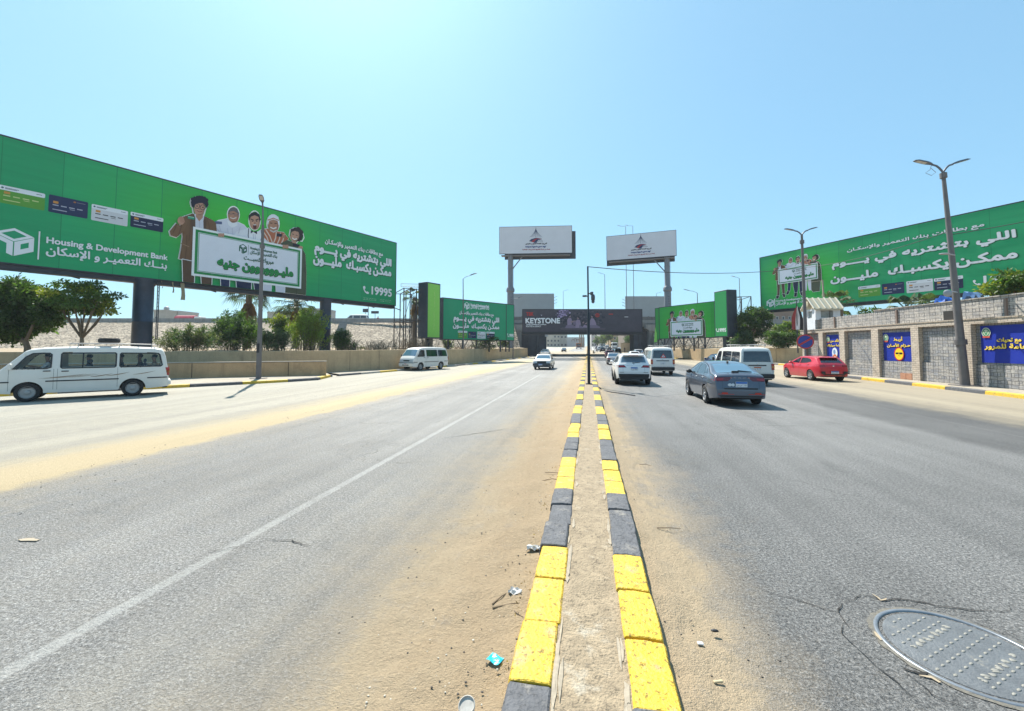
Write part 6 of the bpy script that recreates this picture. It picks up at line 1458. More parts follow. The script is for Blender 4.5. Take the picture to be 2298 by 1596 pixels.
# ---- saloon car (grey, seen from behind)
def saloon(label, loc, rot, mt, group=None):
    sp = dict(top=[(-2.34,.33),(-2.36,.50),(-2.335,.62),(-2.30,.78),(-2.25,.93),(-2.22,1.02),(-2.14,1.075),(-1.95,1.10),(-1.72,1.145),(-1.2,1.335),(-.85,1.42),(-.45,1.465),(-.05,1.475),(.3,1.45),(.62,1.38),(1.0,1.21),(1.28,1.065),(1.6,1.0),(2.0,.89),(2.22,.75),(2.32,.55),(2.31,.34)],
              hw=.905, sec=[(.2,.93),(.4,.975),(.62,1.0),(.80,.99),(.93,.965),(1.02,.915),(1.48,.635)], wheels=(-1.31,1.375), wr=.325, sill=.22, lift=.10, rlen=.75, rtap=.16, flen=.9, ftap=.22, rad=.055, crown=.035)
    sp['top'][-1] = (2.325,.34)
    s = Shell(sp); r = thing('saloon_car', label, 'car', loc, rot, group); s.body(mt, r)
    wins = [[(.86,1.035),(-.02,1.02),(.0,1.39),(.18,1.385),(.42,1.33)], [(-.10,1.02),(-.98,1.03),(-1.02,1.09),(-.72,1.33),(-.42,1.385),(-.08,1.395)], [(-1.06,1.055),(-1.38,1.10),(-1.05,1.26)]]
    for w_ in wins:
        s.glaze(w_, GLASS, r)
    b = MB(); s.ring([(.93,1.01),(-.4,1.0),(-1.08,1.02),(-1.47,1.10),(-1.15,1.27),(-.75,1.36),(-.4,1.41),(.05,1.42),(.3,1.375)], .022, .008, b); b.build('window_trim', M_CHR, r, fix=False)
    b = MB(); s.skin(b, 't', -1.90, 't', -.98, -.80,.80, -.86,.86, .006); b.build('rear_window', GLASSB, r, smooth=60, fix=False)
    b = MB(); s.skin(b, 't', .42, 't', 1.24, -.84,.84, -.86,.86, .006); b.build('windscreen', GLASS, r, smooth=60, fix=False)
    b = MB(); x = -1.90; b.loft([[(x, -.06, 1.165), (x + .06, -.06, 1.20), (x + .03, -.06, 1.225)], [(x + .01, -.5, 1.15), (x + .05, -.5, 1.165), (x + .03, -.5, 1.18)]], None, None, True, True, True); b.box((x - .01, -.08, 1.14), (x + .08, .14, 1.20), None, None, .01); b.build('rear_wiper', M_BLK, r)
    b = MB(); b.blob((-.98, 0, 1.47), (.09,.03,.06), None, 8, 6); b.build('aerial', M_BLK, r, smooth=50)
    for sg in (1, -1):
        b = MB(); s.skin(b, 'r', .86, 'r', 1.0, sg*.50, sg*.97, sg*.28, sg*.99, .008, M_TAILD); s.skin(b, 'r', .885, 'r', .96, sg*.70, sg*.975, sg*.66, sg*.985, .012, M_TAIL)
        po = [(-2.24,.87),(-2.05,.90),(-1.86,1.0),(-2.20,1.0)]; vs = [(x_, sg*(s.W(x_, z) + .006), z) for x_, z in po]; b.add(vs, [(0,1,2,3)], M_TAIL); b.build('tail_lamp', None, r, smooth=60, fix=False)
        b = MB(); s.skin(b, 'r', .445, 'r', .50, sg*.56, sg*.82, sg*.56, sg*.80, .012); s.skin(b, 'r', .435, 'r', .45, sg*.30, sg*.97, sg*.30, sg*.97, .008); b.build('reflector', M_REFL, r, fix=False)
        b = MB(); s.skin(b, 't', 1.9, 't', 2.26, sg*.52, sg*.93, sg*.5, sg*.85, .008); b.build('headlamp', M_HEAD, r, fix=False)
    b = MB(); s.skin(b, 'r', 1.0, 'r', 1.045, -.97, .97, -.95, .95, .010); b.build('boot_lip', mt, r, smooth=60, fix=False)
    b = MB(); s.skin(b, 'r', .335, 'r', .40, -.86,.86, -.95,.95, .008); b.build('lower_bumper', M_BLK, r, fix=False)
    b = MB()
    for z0, z1, a, c in ((.595,.60,-.70,.70), (.605,.86,-.745,-.735), (.605,.86,.735,.745)): s.skin(b, 'r', z0, 'r', z1, a, c, a, c, .005)
    s.skin(b, 'r', .60, 'r', .645, -.68, .68, -.70, .70, .006)
    b.build('boot_seam', M_BLK, r, fix=False)
    vs, fs = text_mesh('SKODA', 1.9); b = MB(); x, z, _, _ = s.at(s.d_of('r', .965)); b.add([(x - .03 + .35*0 - .012*(c), -(a - .5)*.62 * 1 - 0, z - .0 + c*.035) for a, c in vs], fs); b.build('badge_lettering', M_CHR, r, fix=False)
    x = s.at(s.d_of('r', .74))[0]; plate(r, x - .02, -.02, .68, '١٤٨ ٦ س ص', M_PBLUE)
    b = MB(); b.blob((x - .012, .34, .75), (.012,.065,.05), M_PLATE, 12, 8); b.blob((x - .012, .24, .75), (.012,.05,.05), M_PLATE, 12, 8); b.build('sticker', None, r)
    wheels4(s, r, 'alloy', .80, .215); mirror_(r, .78, .84, 1.05, M_BLK); handles(s, r, [(-.02 - .12,.90), (-1.02,.92)], M_CHR); seams(s, r, (.98, -.06, -1.03), .32, .98)
    b = MB(); xs_ = np.linspace(1.6, -2.1, 24); zz = [.80 + .02*math.sin(k*.15) for k in range(24)]
    for sg in (1, -1):
        vs = []
        for x_, z in zip(xs_, zz): vs += [(x_, sg*(s.W(x_, z) + .012), z - .012), (x_, sg*(s.W(x_, z) + .002), z + .02)]
        b.add(vs, [(2*k, 2*k+1, 2*k+3, 2*k+2) for k in range(23)])
    b.build('shoulder_crease', mt, r, fix=False)
    return r
P_GREY = paint('slate_grey_metallic', (.085, .098, .13), .35, .3, .8)
saloon('slate grey saloon car nearest the camera on the right carriageway', (5.02, 17.72, 0), R(90), P_GREY)

# ---- white sport utility
def suv(label, loc, rot, mt, group=None, near=True):
    sp = dict(top=[(-2.25,.42),(-2.28,.55),(-2.26,.72),(-2.22,.92),(-2.17,1.08),(-2.06,1.20),(-1.82,1.50),(-1.70,1.60),(-1.45,1.635),(-.6,1.665),(.1,1.65),(.5,1.58),(1.0,1.28),(1.3,1.10),(1.7,1.04),(2.1,.95),(2.26,.80),(2.29,.5),(2.30,.40)],
              hw=.93, sec=[(.25,.93),(.45,.975),(.75,1.0),(.92,.985),(1.06,.95),(1.14,.90),(1.67,.665)], wheels=(-1.32,1.37), wr=.355, sill=.27, lift=.13, rlen=.7, rtap=.14, flen=.8, ftap=.2, rad=.06, crown=.03)
    s = Shell(sp); r = thing('sport_utility', label, 'car', loc, rot, group); s.body(mt, r)
    for w_ in ([(.92,1.16),(.0,1.15),(.02,1.53),(.30,1.52)], [(-.08,1.15),(-.98,1.16),(-1.0,1.50),(-.06,1.54)], [(-1.06,1.18),(-1.62,1.25),(-1.45,1.42),(-1.07,1.49)]):
        s.glaze(w_, GLASS, r)
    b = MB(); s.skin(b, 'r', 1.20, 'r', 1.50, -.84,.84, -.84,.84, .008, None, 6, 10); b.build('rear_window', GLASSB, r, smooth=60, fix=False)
    b = MB(); s.skin(b, 't', .55, 't', 1.24, -.84,.84, -.86,.86, .006); b.build('windscreen', GLASS, r, smooth=60, fix=False)
    b = MB(); x = -1.83; b.box((x - .30, -s.hw*.60, 1.575), (x + .25, s.hw*.60, 1.62), None, None, .015); b.build('roof_spoiler', mt, r)
    b = MB(); b.box((x - .305, -.25, 1.58), (x - .295, .25, 1.605)); b.build('brake_lamp', M_TAIL, r)
    b = MB(); b.bar((-2.09, 0, 1.19), (-2.07, -.35, 1.225), .03); b.box((-2.13, -.06, 1.16), (-2.05, .06, 1.21), None, None, .01); b.build('rear_wiper', M_BLK, r)
    for sg in (1, -1):
        b = MB(); s.skin(b, 'r', .94, 'r', 1.07, sg*.46, sg*.98, sg*.62, sg*.99, .008, M_TAILD); s.skin(b, 'r', .97, 'r', 1.05, sg*.55, sg*.985, sg*.66, sg*.99, .012, M_TAIL)
        po = [(-2.19,.95),(-1.98,.98),(-1.84,1.07),(-2.14,1.07)]; b.add([(x_, sg*(s.W(x_, z) + .006), z) for x_, z in po], [(0,1,2,3)], M_TAIL); b.build('tail_lamp', None, r, smooth=60, fix=False)
        b = MB(); s.skin(b, 'r', .685, 'r', .705, sg*.62, sg*.90, sg*.62, sg*.90, .01); b.build('bumper_slot', M_BLK, r, fix=False)
        b = MB(); s.skin(b, 't', 1.95, 't', 2.24, sg*.5, sg*.93, sg*.5, sg*.88, .008); b.build('headlamp', M_HEAD, r, fix=False)
        b = MB(); b.bar((.55, sg*.60, 1.69), (-1.5, sg*.60, 1.685), .035); b.build('roof_rail', M_CHR, r)
    b = MB(); s.skin(b, 'r', .425, 'r', .615, -.97,.97, -.985,.985, .010); b.box((-2.3, -.72, .31), (-2.05, .72, .46), None, None, .02); b.build('lower_bumper', M_BLK, r, fix=False)
    b = MB(); s.skin(b, 'r', 1.035, 'r', 1.05, -.46,.46, -.46,.46, .007); b.build('chrome_bar', M_CHR, r, fix=False)
    b = MB()
    for z0, z1, a, c in ((.70,.706,-.66,.66), (.706,1.0,-.70,-.692), (.706,1.0,.692,.70)): s.skin(b, 'r', z0, 'r', z1, a, c, a, c, .004)
    b.build('tailgate_seam', M_BLK, r, fix=False)
    b = MB(); x = s.at(s.d_of('r', 1.10))[0]; b.blob((x - .01, 0, 1.10), (.012, .05, .045), None, 10, 6); b.build('badge', M_CHR, r)
    x = s.at(s.d_of('r', .9))[0]; plate(r, x - .025, -.02, .79, '٥٤٩ س ١')
    wheels4(s, r, 'alloy', .81, .23); mirror_(r, .80, .86, 1.17, mt); handles(s, r, [(-.16,1.02), (-1.05,1.04)], mt); seams(s, r, (.95, -.03, -1.03), .4, 1.10)
    for xw in sp['wheels']:
        for sg in (1, -1):
            b = MB(); pts = [(xw + .43*math.cos(a), sg*(s.W(xw + .43*math.cos(a), .5) + .012), sp['wr'] + .43*math.sin(a)) for a in [math.pi*(k/12) for k in range(-1, 14)]]; b.tube(pts, .035, None, 6); b.build('arch_trim', M_BLK, r)
    return r
P_WHITE = paint('gloss_white_paint', (.74, .74, .74), 0, .3, .6); P_WHITE2 = paint('dusty_white_paint', (.66, .65, .62), 0, .45, .3, dirt=(.50, .46, .38)); P_CREAM = paint('worn_cream_white_paint', (.66, .645, .60), 0, .5, .2, dirt=(.45, .38, .28))
SUV = suv('white sport utility car with red tail lamps next to the median', (2.36, 25.5, 0), R(90), P_WHITE)

# ---- red hatchback
def hatch(label, loc, rot, mt, group=None):
    sp = dict(top=[(-2.08,.40),(-2.12,.55),(-2.09,.75),(-2.03,.95),(-1.93,1.05),(-1.55,1.36),(-1.38,1.42),(-.8,1.465),(-.2,1.47),(.2,1.43),(.7,1.22),(1.12,1.0),(1.6,.92),(2.0,.78),(2.13,.6),(2.15,.36)],
              hw=.895, sec=[(.2,.93),(.4,.98),(.65,1.0),(.85,.985),(.98,.95),(1.05,.90),(1.48,.66)], wheels=(-1.27,1.38), wr=.325, sill=.21, lift=.10, rlen=.7, rtap=.15, flen=.9, ftap=.24, rad=.055, crown=.03)
    s = Shell(sp); r = thing('hatchback', label, 'car', loc, rot, group); s.body(mt, r)
    for w_ in ([(.80,1.06),(-.05,1.04),(-.03,1.37),(.16,1.36)], [(-.13,1.04),(-.85,1.07),(-1.25,1.16),(-1.05,1.30),(-.75,1.36),(-.11,1.38)]):
        s.glaze(w_, GLASS, r)
    b = MB(); s.skin(b, 't', -1.88, 't', -1.52, -.80,.80, -.72,.72, .008); b.build('rear_window', GLASS, r, smooth=60, fix=False)
    b = MB(); s.skin(b, 't', .26, 't', 1.05, -.84,.84, -.87,.87, .006); b.build('windscreen', GLASS, r, smooth=60, fix=False)
    b = MB(); b.box((-1.72, -.52, 1.385), (-1.35, .52, 1.42), None, None, .012); b.build('roof_spoiler', mt, r)
    for sg in (1, -1):
        b = MB(); s.skin(b, 'r', .86, 'r', .98, sg*.58, sg*.985, sg*.66, sg*.99, .010, M_TAIL); po = [(-2.05,.88),(-1.85,.92),(-1.68,1.02),(-1.96,1.0)]; b.add([(x_, sg*(s.W(x_, z) + .006), z) for x_, z in po], [(0,1,2,3)], M_TAIL); b.build('tail_lamp', None, r, smooth=60, fix=False)
        b = MB(); s.skin(b, 'r', .46, 'r', .60, sg*.62, sg*.93, sg*.66, sg*.95, .010); b.build('bumper_vent', M_BLK, r, fix=False)
        b = MB(); s.skin(b, 't', 1.75, 't', 2.08, sg*.55, sg*.93, sg*.5, sg*.86, .008); b.build('headlamp', M_HEAD, r, fix=False)
    b = MB(); s.skin(b, 'r', .405, 'r', .45, -.8,.8, -.85,.85, .010); b.box((-2.08, -.6, .26), (-1.8, .6, .42), None, None, .02); b.build('lower_bumper', M_BLK, r, fix=False)
    b = MB(); x = s.at(s.d_of('r', .90))[0]; b.blob((x - .008, 0, .92), (.012,.06,.035), None, 10, 6); b.build('badge', M_CHR, r)
    x = s.at(s.d_of('r', .55))[0]; plate(r, x - .02, -.02, .47, '٣١٧ ر ل', M_PBLUE, w_=.42, h_=.15)
    wheels4(s, r, 'alloy', .79, .215); mirror_(r, .70, .84, 1.06, mt); handles(s, r, [(-.2,.93), (-1.02,.97)], mt); seams(s, r, (.85, -.09, -.98), .32, 1.0); return r
P_RED = paint('bright_red_paint', (.50, .012, .03), 0, .3, .8)
a, c = G(1821.3, 854.3), G(1772, 848); dv = Vector((c.x - a.x, c.y - a.y, 0)).normalized(); lf = Vector((-dv.y, dv.x, 0))
q = G(1821.3, 854.3) + dv * 1.27 - lf * .80
RED = hatch('bright red hatchback stopped beside the kerb near the tiled wall', (q.x, q.y, 0), math.atan2(dv.y, dv.x), P_RED)

# ---- minibus
def minibus(label, loc, rot, mt, group=None, rack=True, open_=False, plate_='٢٧١ ج', band=M_PORG, warn=False, stripes=True, rearglass=None):
    top = [(-2.50,.46),(-2.505,.62),(-2.49,.90),(-2.46,1.15),(-2.38,1.62),(-2.30,1.86),(-2.22,1.94),(-2.0,1.985),(-1.0,2.03),(.3,2.03),(1.2,1.99),(1.52,1.94),(1.66,1.87),(2.20,1.24),(2.30,1.14),(2.40,1.02),(2.47,.80),(2.50,.62),(2.505,.42)]
    sp = dict(top=top, hw=.85, sec=[(.25,.955),(.45,.985),(.75,1.0),(1.0,.995),(1.15,.975),(1.85,.84),(2.05,.79)], wheels=(-1.35,1.55), wr=.345, sill=.30, lift=.06, rlen=.25, rtap=.07, flen=.55, ftap=.12, rad=.09, crown=.03)
    s = Shell(sp); r = thing('minibus', label, 'minibus', loc, rot, group)
    w1 = [(1.93,1.22),(1.10,1.22),(.98,1.26),(.98,1.74),(1.04,1.79),(1.46,1.78),(1.62,1.66)]; w2 = [(.72,1.26),(.68,1.22),(-.78,1.22),(-.82,1.26),(-.82,1.75),(-.78,1.79),(.68,1.79),(.72,1.75)]; w3 = [(-.94,1.26),(-.98,1.22),(-2.22,1.22),(-2.27,1.27),(-2.18,1.70),(-2.12,1.76),(-.98,1.78),(-.94,1.74)]
    wins = [w1, w2, w3]; s.body(mt, r, holes=wins if open_ else ())
    gm = CLEAR if open_ else GLASS
    for k, w_ in enumerate(wins):
        s.glaze(w_, gm, r, .004, .05 if open_ else .035, None if k == 0 else (w_[0][0] + w_[3][0])/2 + (.18 if k == 1 else .1))
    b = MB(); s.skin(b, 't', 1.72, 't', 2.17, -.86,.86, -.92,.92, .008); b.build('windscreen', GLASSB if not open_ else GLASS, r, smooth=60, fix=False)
    b = MB(); s.skin(b, 'r', 1.24, 'r', 1.80, -.86,.86, -.84,.84, .008); b.build('rear_window', rearglass or GLASS, r, smooth=60, fix=False)
    if warn:
        b = MB(); x0_ = s.at(s.d_of('r', 1.3))[0] - .012; tri = lambda k: [(x0_ + .03*(z - 1.3), y_, z) for y_, z in ((-.20*k - .05, 1.36 - .10*k + .02), (.20*k - .05, 1.36 - .10*k + .02), (-.05, 1.36 + .22*k))]
        b.add(tri(1), [(0,1,2)], mat('warning_red', (.5,.02,.02), .5)); b.add([(p[0] - .004, p[1], p[2]) for p in tri(.6)], [(0,1,2)], M_PLATE); b.add([(x0_ - .01, y_, z) for y_, z in ((-.065,1.34),(-.035,1.34),(-.03,1.42),(-.07,1.42))], [(0,1,2,3)], M_BLK); b.build('warning_triangle', None, r, fix=False)
    for sg in (1, -1):
        b = MB(); x = s.at(s.d_of('r', .95))[0]; y = sg*.815
        b.box((x - .03, min(y, y - sg*.14), .82), (x + .12, max(y, y - sg*.14), 1.16), M_TAIL, None, .01); b.box((x - .036, min(y, y - sg*.13), .94), (x + .11, max(y, y - sg*.13), 1.03), M_AMB); b.build('tail_lamp', None, r)
        b = MB(); s.skin(b, 'f', .98, 'f', .76, sg*.50, sg*.95, sg*.48, sg*.95, .010); b.build('headlamp', M_HEAD, r, fix=False)
        b = MB(); b.box((2.47, min(sg*.55, sg*.75), .50), (2.56, max(sg*.55, sg*.75), .56)); b.build('indicator', M_AMB, r)
        b = MB()
        for x0_, x1_ in ((-2.45,-1.80), (-.92,1.10), (2.0,2.40)):
            n = 8; vs = []
            for k in range(n + 1): x_ = x0_ + (x1_-x0_)*k/n; vs += [(x_, sg*(s.W(x_,.74) + .014), .72), (x_, sg*(s.W(x_,.74) + .014), .765)]
            b.add(vs, [(2*k, 2*k+1, 2*k+3, 2*k+2) for k in range(n)])
        b.build('side_moulding', M_BLK, r, fix=False)
    b = MB(); s.skin(b, 'f', .93, 'f', .80, -.46,.46, -.44,.44, .010); b.build('grille', M_BLK, r, fix=False)
    b = MB(); b.box((2.38, -.78, .42), (2.58, .78, .68), mt, None, .035); b.box((2.40, -.8, .685), (2.57, .8, .72), M_BLK); b.box((2.57, -.35, .46), (2.585, .35, .54), M_BLK); b.build('front_bumper', None, r)
    b = MB(); b.box((-2.58, -.80, .40), (-2.42, .80, .62), mt if open_ else M_BLK, None, .03); b.box((-2.46, -.7, .30), (-2.3, .7, .41), M_BLK); b.build('rear_bumper', None, r)
    x = s.at(s.d_of('r', .95))[0]; plate(r, x - .02, .0, .80, plate_, band, w_=.36, h_=.2); plate(r, 2.59, 0, .50, plate_, band, 1, w_=.3, h_=.13)
    b = MB(); s.skin(b, 'r', 1.03, 'r', 1.09, -.55,.55, -.55,.55, .012); b.build('tailgate_trim', M_BLK, r, fix=False)
    b = MB(); s.skin(b, 'r', .66, 'r', .668, -.80,.80, -.80,.80, .004); s.skin(b, 'r', .668, 'r', 1.9, -.93,-.92, -.93,-.92, .004); s.skin(b, 'r', .668, 'r', 1.9, .92,.93, .92,.93, .004); b.build('tailgate_seam', M_BLK, r, fix=False)
    b = MB(); x = s.at(s.d_of('r', 1.15))[0]; b.blob((x - .008, 0, 1.16), (.012,.055,.045), None, 10, 6); b.build('badge', M_CHR, r)
    if stripes:
        for sg in (1, -1):
            b = MB()
            for (x0_, x1_, z0, z1, w_) in ((1.0,.0,.88,.98,.022), (.75,-.25,.87,.98,.020), (.5,-.4,.86,.96,.016), (-.1,-.75,.86,.96,.035), (-.55,-1.25,.88,1.0,.035), (-1.35,-2.05,.90,1.02,.03), (1.15,.3,.86,.90,.015), (1.3,.5,.85,.87,.012)):
                n = 8; vs = []
                for k in range(n + 1): t = k/n; x_ = x0_ + (x1_-x0_)*t; z = z0 + (z1-z0)*t**1.5; ww = w_*math.sin(math.pi*min(t*.9 + .08, 1)); vs += [(x_, sg*(s.W(x_,z) + .004), z - ww/2), (x_, sg*(s.W(x_,z) + .004), z + ww/2)]
                b.add(vs, [(2*k, 2*k+1, 2*k+3, 2*k+2) for k in range(n)])
            b.build('side_stripes', mat('faded_tan_stripe', (.25, .17, .11), .5), r, fix=False)
    wheels4(s, r, 'steel', .735, .2); handles(s, r, [(1.08,1.12), (.60,1.10)], M_BLK); seams(s, r, (2.02, .90, .80, -.88), .42, 1.20)
    for sg in (1, -1):
        b = MB(); b.box((1.93, min(sg*.90, sg*1.02), 1.20), (2.03, max(sg*.90, sg*1.02), 1.42), None, None, .02); b.bar((1.98, sg*.80, 1.26), (1.98, sg*.93, 1.30), .04); b.build('wing_mirror', mt if open_ else M_BLK, r)
    if rack:
        b = MB(); z = 2.17
        for sg in (1, -1): b.tube([(.55, sg*.58, z), (-.8, sg*.62, z), (-2.05, sg*.58, z - .04)], .018, None, 6)
        for x_ in (.5, -.2, -.9, -1.5, -2.03): b.tube([(x_, -.6, z - .02), (x_, .6, z - .02)], .016, None, 6)
        for x_ in (.3, -.9, -1.9):
            for sg in (1, -1): b.bar((x_, sg*.6, 1.98), (x_, sg*.6, z), .025)
        b.build('roof_rack', mat('grey_rack_bar', (.30,.30,.30), .5, metal=.3), r)
    return r, s
def seats(r, xs, m):
    for x in xs:
        for y in ((.42,), (-.05,), (-.48,)):
            b = MB(); b.box((x - .1, y[0]-.2, .55), (x + .38, y[0]+.2, .80), None, None, .05); b.box((x - .16, y[0]-.2, .75), (x - .02, y[0]+.2, 1.36), None, None, .05); b.box((x - .15, y[0]-.12, 1.37), (x - .05, y[0]+.12, 1.52), None, None, .04); b.build('seat', m, r)
BUS_H = Vector((-1.85, -2.24, 0)).normalized(); BUS_L = Vector((-BUS_H.y, BUS_H.x, 0))
bc = (G(60, 902) + G(297, 889)) / 2 - BUS_H * .10 - BUS_L * .735; BUS_R = math.atan2(BUS_H.y, BUS_H.x)
BUS, bs_ = minibus('white minibus with a tyre on its roof crossing at the left edge of the picture', (bc.x, bc.y, 0), BUS_R, P_CREAM, 'white minibuses', True, True)
b = MB(); b.box((-2.3, -.78, .50), (2.1, .78, .54)); b.box((1.6,-.75,.54), (2.2,.75,1.12)); b.build('cabin_floor', mat('cabin_dark_grey', (.05,.05,.055), .8), BUS)
seats(BUS, (1.0, .1, -.75, -1.6), mat('seat_blue_grey', (.06,.075,.11), .8, var=.2))
b = MB(); b.lathe([(.17,-.012), (.19,0), (.17,.012), (.155,0)], 20, None, Matrix.Translation((1.62,.40,1.14)) @ Matrix.Rotation(R(-62), 4, 'Y')); b.build('steering_wheel', M_BLK, BUS, smooth=50)
b = MB(); b.box((1.5,-.7,.95), (2.05,.7,1.17), None, None, .05); b.build('dashboard', mat('cabin_dark_grey', (.05,.05,.055), .8), BUS)
t = MB(); t.lathe([(.18,0), (.30,.0), (.34,.04), (.35,.10), (.34,.16), (.30,.20), (.18,.20), (.17,.1)], 28, None)
tp = Matrix.Translation((bc.x, bc.y, 0)) @ Matrix.Rotation(BUS_R, 4, 'Z') @ Vector((-.55, .12, 2.19)); o = t.build('spare_tyre', M_TYRE, None, smooth=40, loc=tuple(tp)); tag(o, 'black tyre lying flat on the roof rack of the left minibus', 'tyre')
hv = Vector((-.30,-.954,0)); lv = Vector((-hv.y, hv.x, 0)); vc = (G(945.8,831.5) + G(984.7,828.8))/2 - hv*.1 - lv*.735
VAN2, _ = minibus('white minibus driving towards the camera along the left tan wall', (vc.x, vc.y, 0), math.atan2(hv.y, hv.x), P_WHITE2, 'white minibuses', False, False, '٤١ ن', stripes=False)
VAN6, _ = minibus('white minibus with a red warning triangle in its rear window beside the white sport utility', (5.23, 34.25, 0), R(90), P_WHITE2, 'white minibuses', True, False, '٦٢٣ د', warn=True, stripes=False, band=M_PLATE)
VAN7, _ = minibus('white minibus with a roof rack partly hidden behind the grey saloon', (8.78, 26.85, 0), R(90), P_CREAM, 'white minibuses', True, False, '٩٠٤ م', stripes=False)

# ---- boxy old saloon
def old_saloon(label, loc, rot, mt, mlow, group=None, rack=False, name='old_saloon'):
    sp = dict(top=[(-2.0,.42),(-2.02,.55),(-2.0,.85),(-1.9,.93),(-1.25,.95),(-.95,1.30),(-.85,1.37),(-.2,1.40),(.35,1.375),(.48,1.33),(.92,.97),(1.85,.86),(1.98,.80),(2.0,.55),(2.01,.42)],
              hw=.80, sec=[(.2,.96),(.45,.99),(.7,1.0),(.88,.97),(.95,.93),(1.40,.74)], wheels=(-1.2,1.22), wr=.285, sill=.24, lift=.06, rlen=.2, rtap=.03, flen=.25, ftap=.04, rad=.04, crown=.02)
    s = Shell(sp); r = thing(name, label, 'car', loc, rot, group); s.body(mt, r)
    for w_ in ([(.72,.98),(-.02,.98),(-.02,1.31),(.42,1.31)], [(-.10,.98),(-.98,.98),(-.82,1.29),(-.10,1.31)]):
        s.glaze(w_, GLASS, r)
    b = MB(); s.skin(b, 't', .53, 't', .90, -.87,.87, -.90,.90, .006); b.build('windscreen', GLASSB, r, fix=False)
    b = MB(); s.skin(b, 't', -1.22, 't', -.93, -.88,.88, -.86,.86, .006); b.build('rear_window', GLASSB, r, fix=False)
    b = MB(); s.skin(b, 'f', .78, 'f', .56, -.54,.54, -.54,.54, .008); b.build('grille', M_BLK, r, fix=False)
    for sg in (1, -1):
        b = MB(); s.skin(b, 'f', .76, 'f', .60, sg*.56, sg*.96, sg*.56, sg*.96, .010); b.build('headlamp', M_HEAD, r, fix=False)
        b = MB(); s.skin(b, 'r', .62, 'r', .80, sg*.55, sg*.97, sg*.55, sg*.97, .010); b.build('tail_lamp', M_TAIL, r, fix=False)
    b = MB(); b.box((1.93, -.80, .36), (2.12, .80, .60), None, None, .025); b.build('front_bumper', mlow, r); b = MB(); b.box((-2.12, -.80, .40), (-1.96, .80, .56), None, None, .025); b.build('rear_bumper', mlow, r)
    b = MB(); b.box((1.9, -.74, .24), (2.05, .74, .38)); b.build('valance', mlow, r)
    b = MB(); s.side([(1.85,.30),(1.55,.30),(1.55,.40),(1.85,.52)], .006, b); s.side([(.85,.26),(-.85,.26),(-.85,.36),(.85,.36)], .006, b); b.build('lower_panel', mlow, r, fix=False)
    plate(r, 2.13, -.1, .40, '٧١٥', M_PBLUE, 1, .34, .14); plate(r, -2.13, 0, .60, '٧١٥', M_PBLUE, -1, .34, .14)
    wheels4(s, r, 'steel', .68, .17); mirror_(r, .62, .76, 1.0, M_BLK, (.06,.12,.1)); seams(s, r, (.76, -.06, -.92), .3, .95)
    if rack:
        b = MB()
        for sg in (1, -1): b.tube([(.3, sg*.5, 1.53), (-.8, sg*.5, 1.53)], .018, None, 6); b.bar((.2, sg*.5, 1.36), (.2, sg*.5, 1.53), .03); b.bar((-.7, sg*.5, 1.36), (-.7, sg*.5, 1.53), .03)
        for x_ in (.3, 0, -.3, -.55, -.8): b.tube([(x_, -.52, 1.52), (x_, .52, 1.52)], .015, None, 6)
        b.build('roof_rack', M_BLK, r)
    return r
M_LOW = mat('dark_navy_lower_paint', (.035,.045,.06), .5)
old_saloon('old boxy white saloon with a dark bumper and roof rack coming towards the camera', (-4.12, 40.2, 0), R(-91), P_WHITE2, M_LOW, rack=True)
P_CHAR = paint('charcoal_paint', (.05,.055,.06), .2); P_DRED = paint('dark_red_paint', (.22,.012,.03)); P_BLK = paint('black_paint', (.012,.012,.014)); P_SIL = paint('silver_paint', (.40,.41,.43), .5); P_NAVY = paint('navy_blue_paint', (.02,.035,.09), .2)
OLD = old_saloon('grey and white old saloon car half hidden in front of the white sport utility', (2.95, 52.5, 0), R(90), P_SIL, M_BLK)
# distant traffic: copies of the cars above, each in its own paint
def recolour(o, mt, old):
    for ch in [o] + list(o.children_recursive):
        if ch.type == 'MESH' and any(m in old for m in ch.data.materials):
            ch.data = ch.data.copy()
            for i, m in enumerate(ch.data.materials):
                if m in old: ch.data.materials[i] = mt
    return o
def traffic(src, x, y, rot, label, mt=None, old=()):
    o = dup(src, (x, y, road_z(y)), R(rot), label, 'distant traffic'); o.rotation_euler.x = 0
    if mt: recolour(o, mt, old)
    return o
allp = (P_WHITE, P_GREY, P_RED, P_SIL, P_WHITE2, P_CREAM)
traffic(RED, 4.1, 86, 90, 'dark red hatchback braking ahead of the old grey saloon', P_DRED, allp)
traffic(SUV, 4.7, 145, 90, 'black car in the bridge shadow next to the median with a dark rear window', P_BLK, allp)
traffic(RED, 7.9, 168, 90, 'black hatchback second from the left in the queue under the bridge', P_BLK, allp)
traffic(OLD, 7.8, 133, 90, 'dark old saloon in the middle of the queue under the bridge', P_CHAR, allp)
traffic(SUV, 7.7, 117, 90, 'charcoal sport utility at the front edge of the bridge shadow', P_CHAR, allp)
traffic(RED, 6.7, 66, 90, 'white hatchback whose roof shows just above the white sport utility', P_WHITE, allp)
sv = traffic(SUV, 9.9, 89, 90, 'white off-road car with a spare wheel on its tail door beyond the minibus')
sw = wheel(sv, -2.42, .0, .33, .2, 'steel', 1); sw.name = 'spare_wheel'; sw.location = (-2.36, 0, .95); sw.rotation_euler = (0, 0, R(90))
traffic(SUV, 4.0, 160, 90, 'white car just ahead of the black car next to the median')
traffic(RED, 4.1, 203, 90, 'small blue grey car farthest along the median lane', P_NAVY, allp)
traffic(VAN6, 8.2, 194, 90, 'far white minibus in the middle lane of the queue')
traffic(SUV, 6.6, 222, 90, 'far silver sport utility left of the white bus', P_SIL, allp)
traffic(RED, 9.3, 228, 90, 'far white hatchback right of the silver sport utility', P_WHITE, allp)
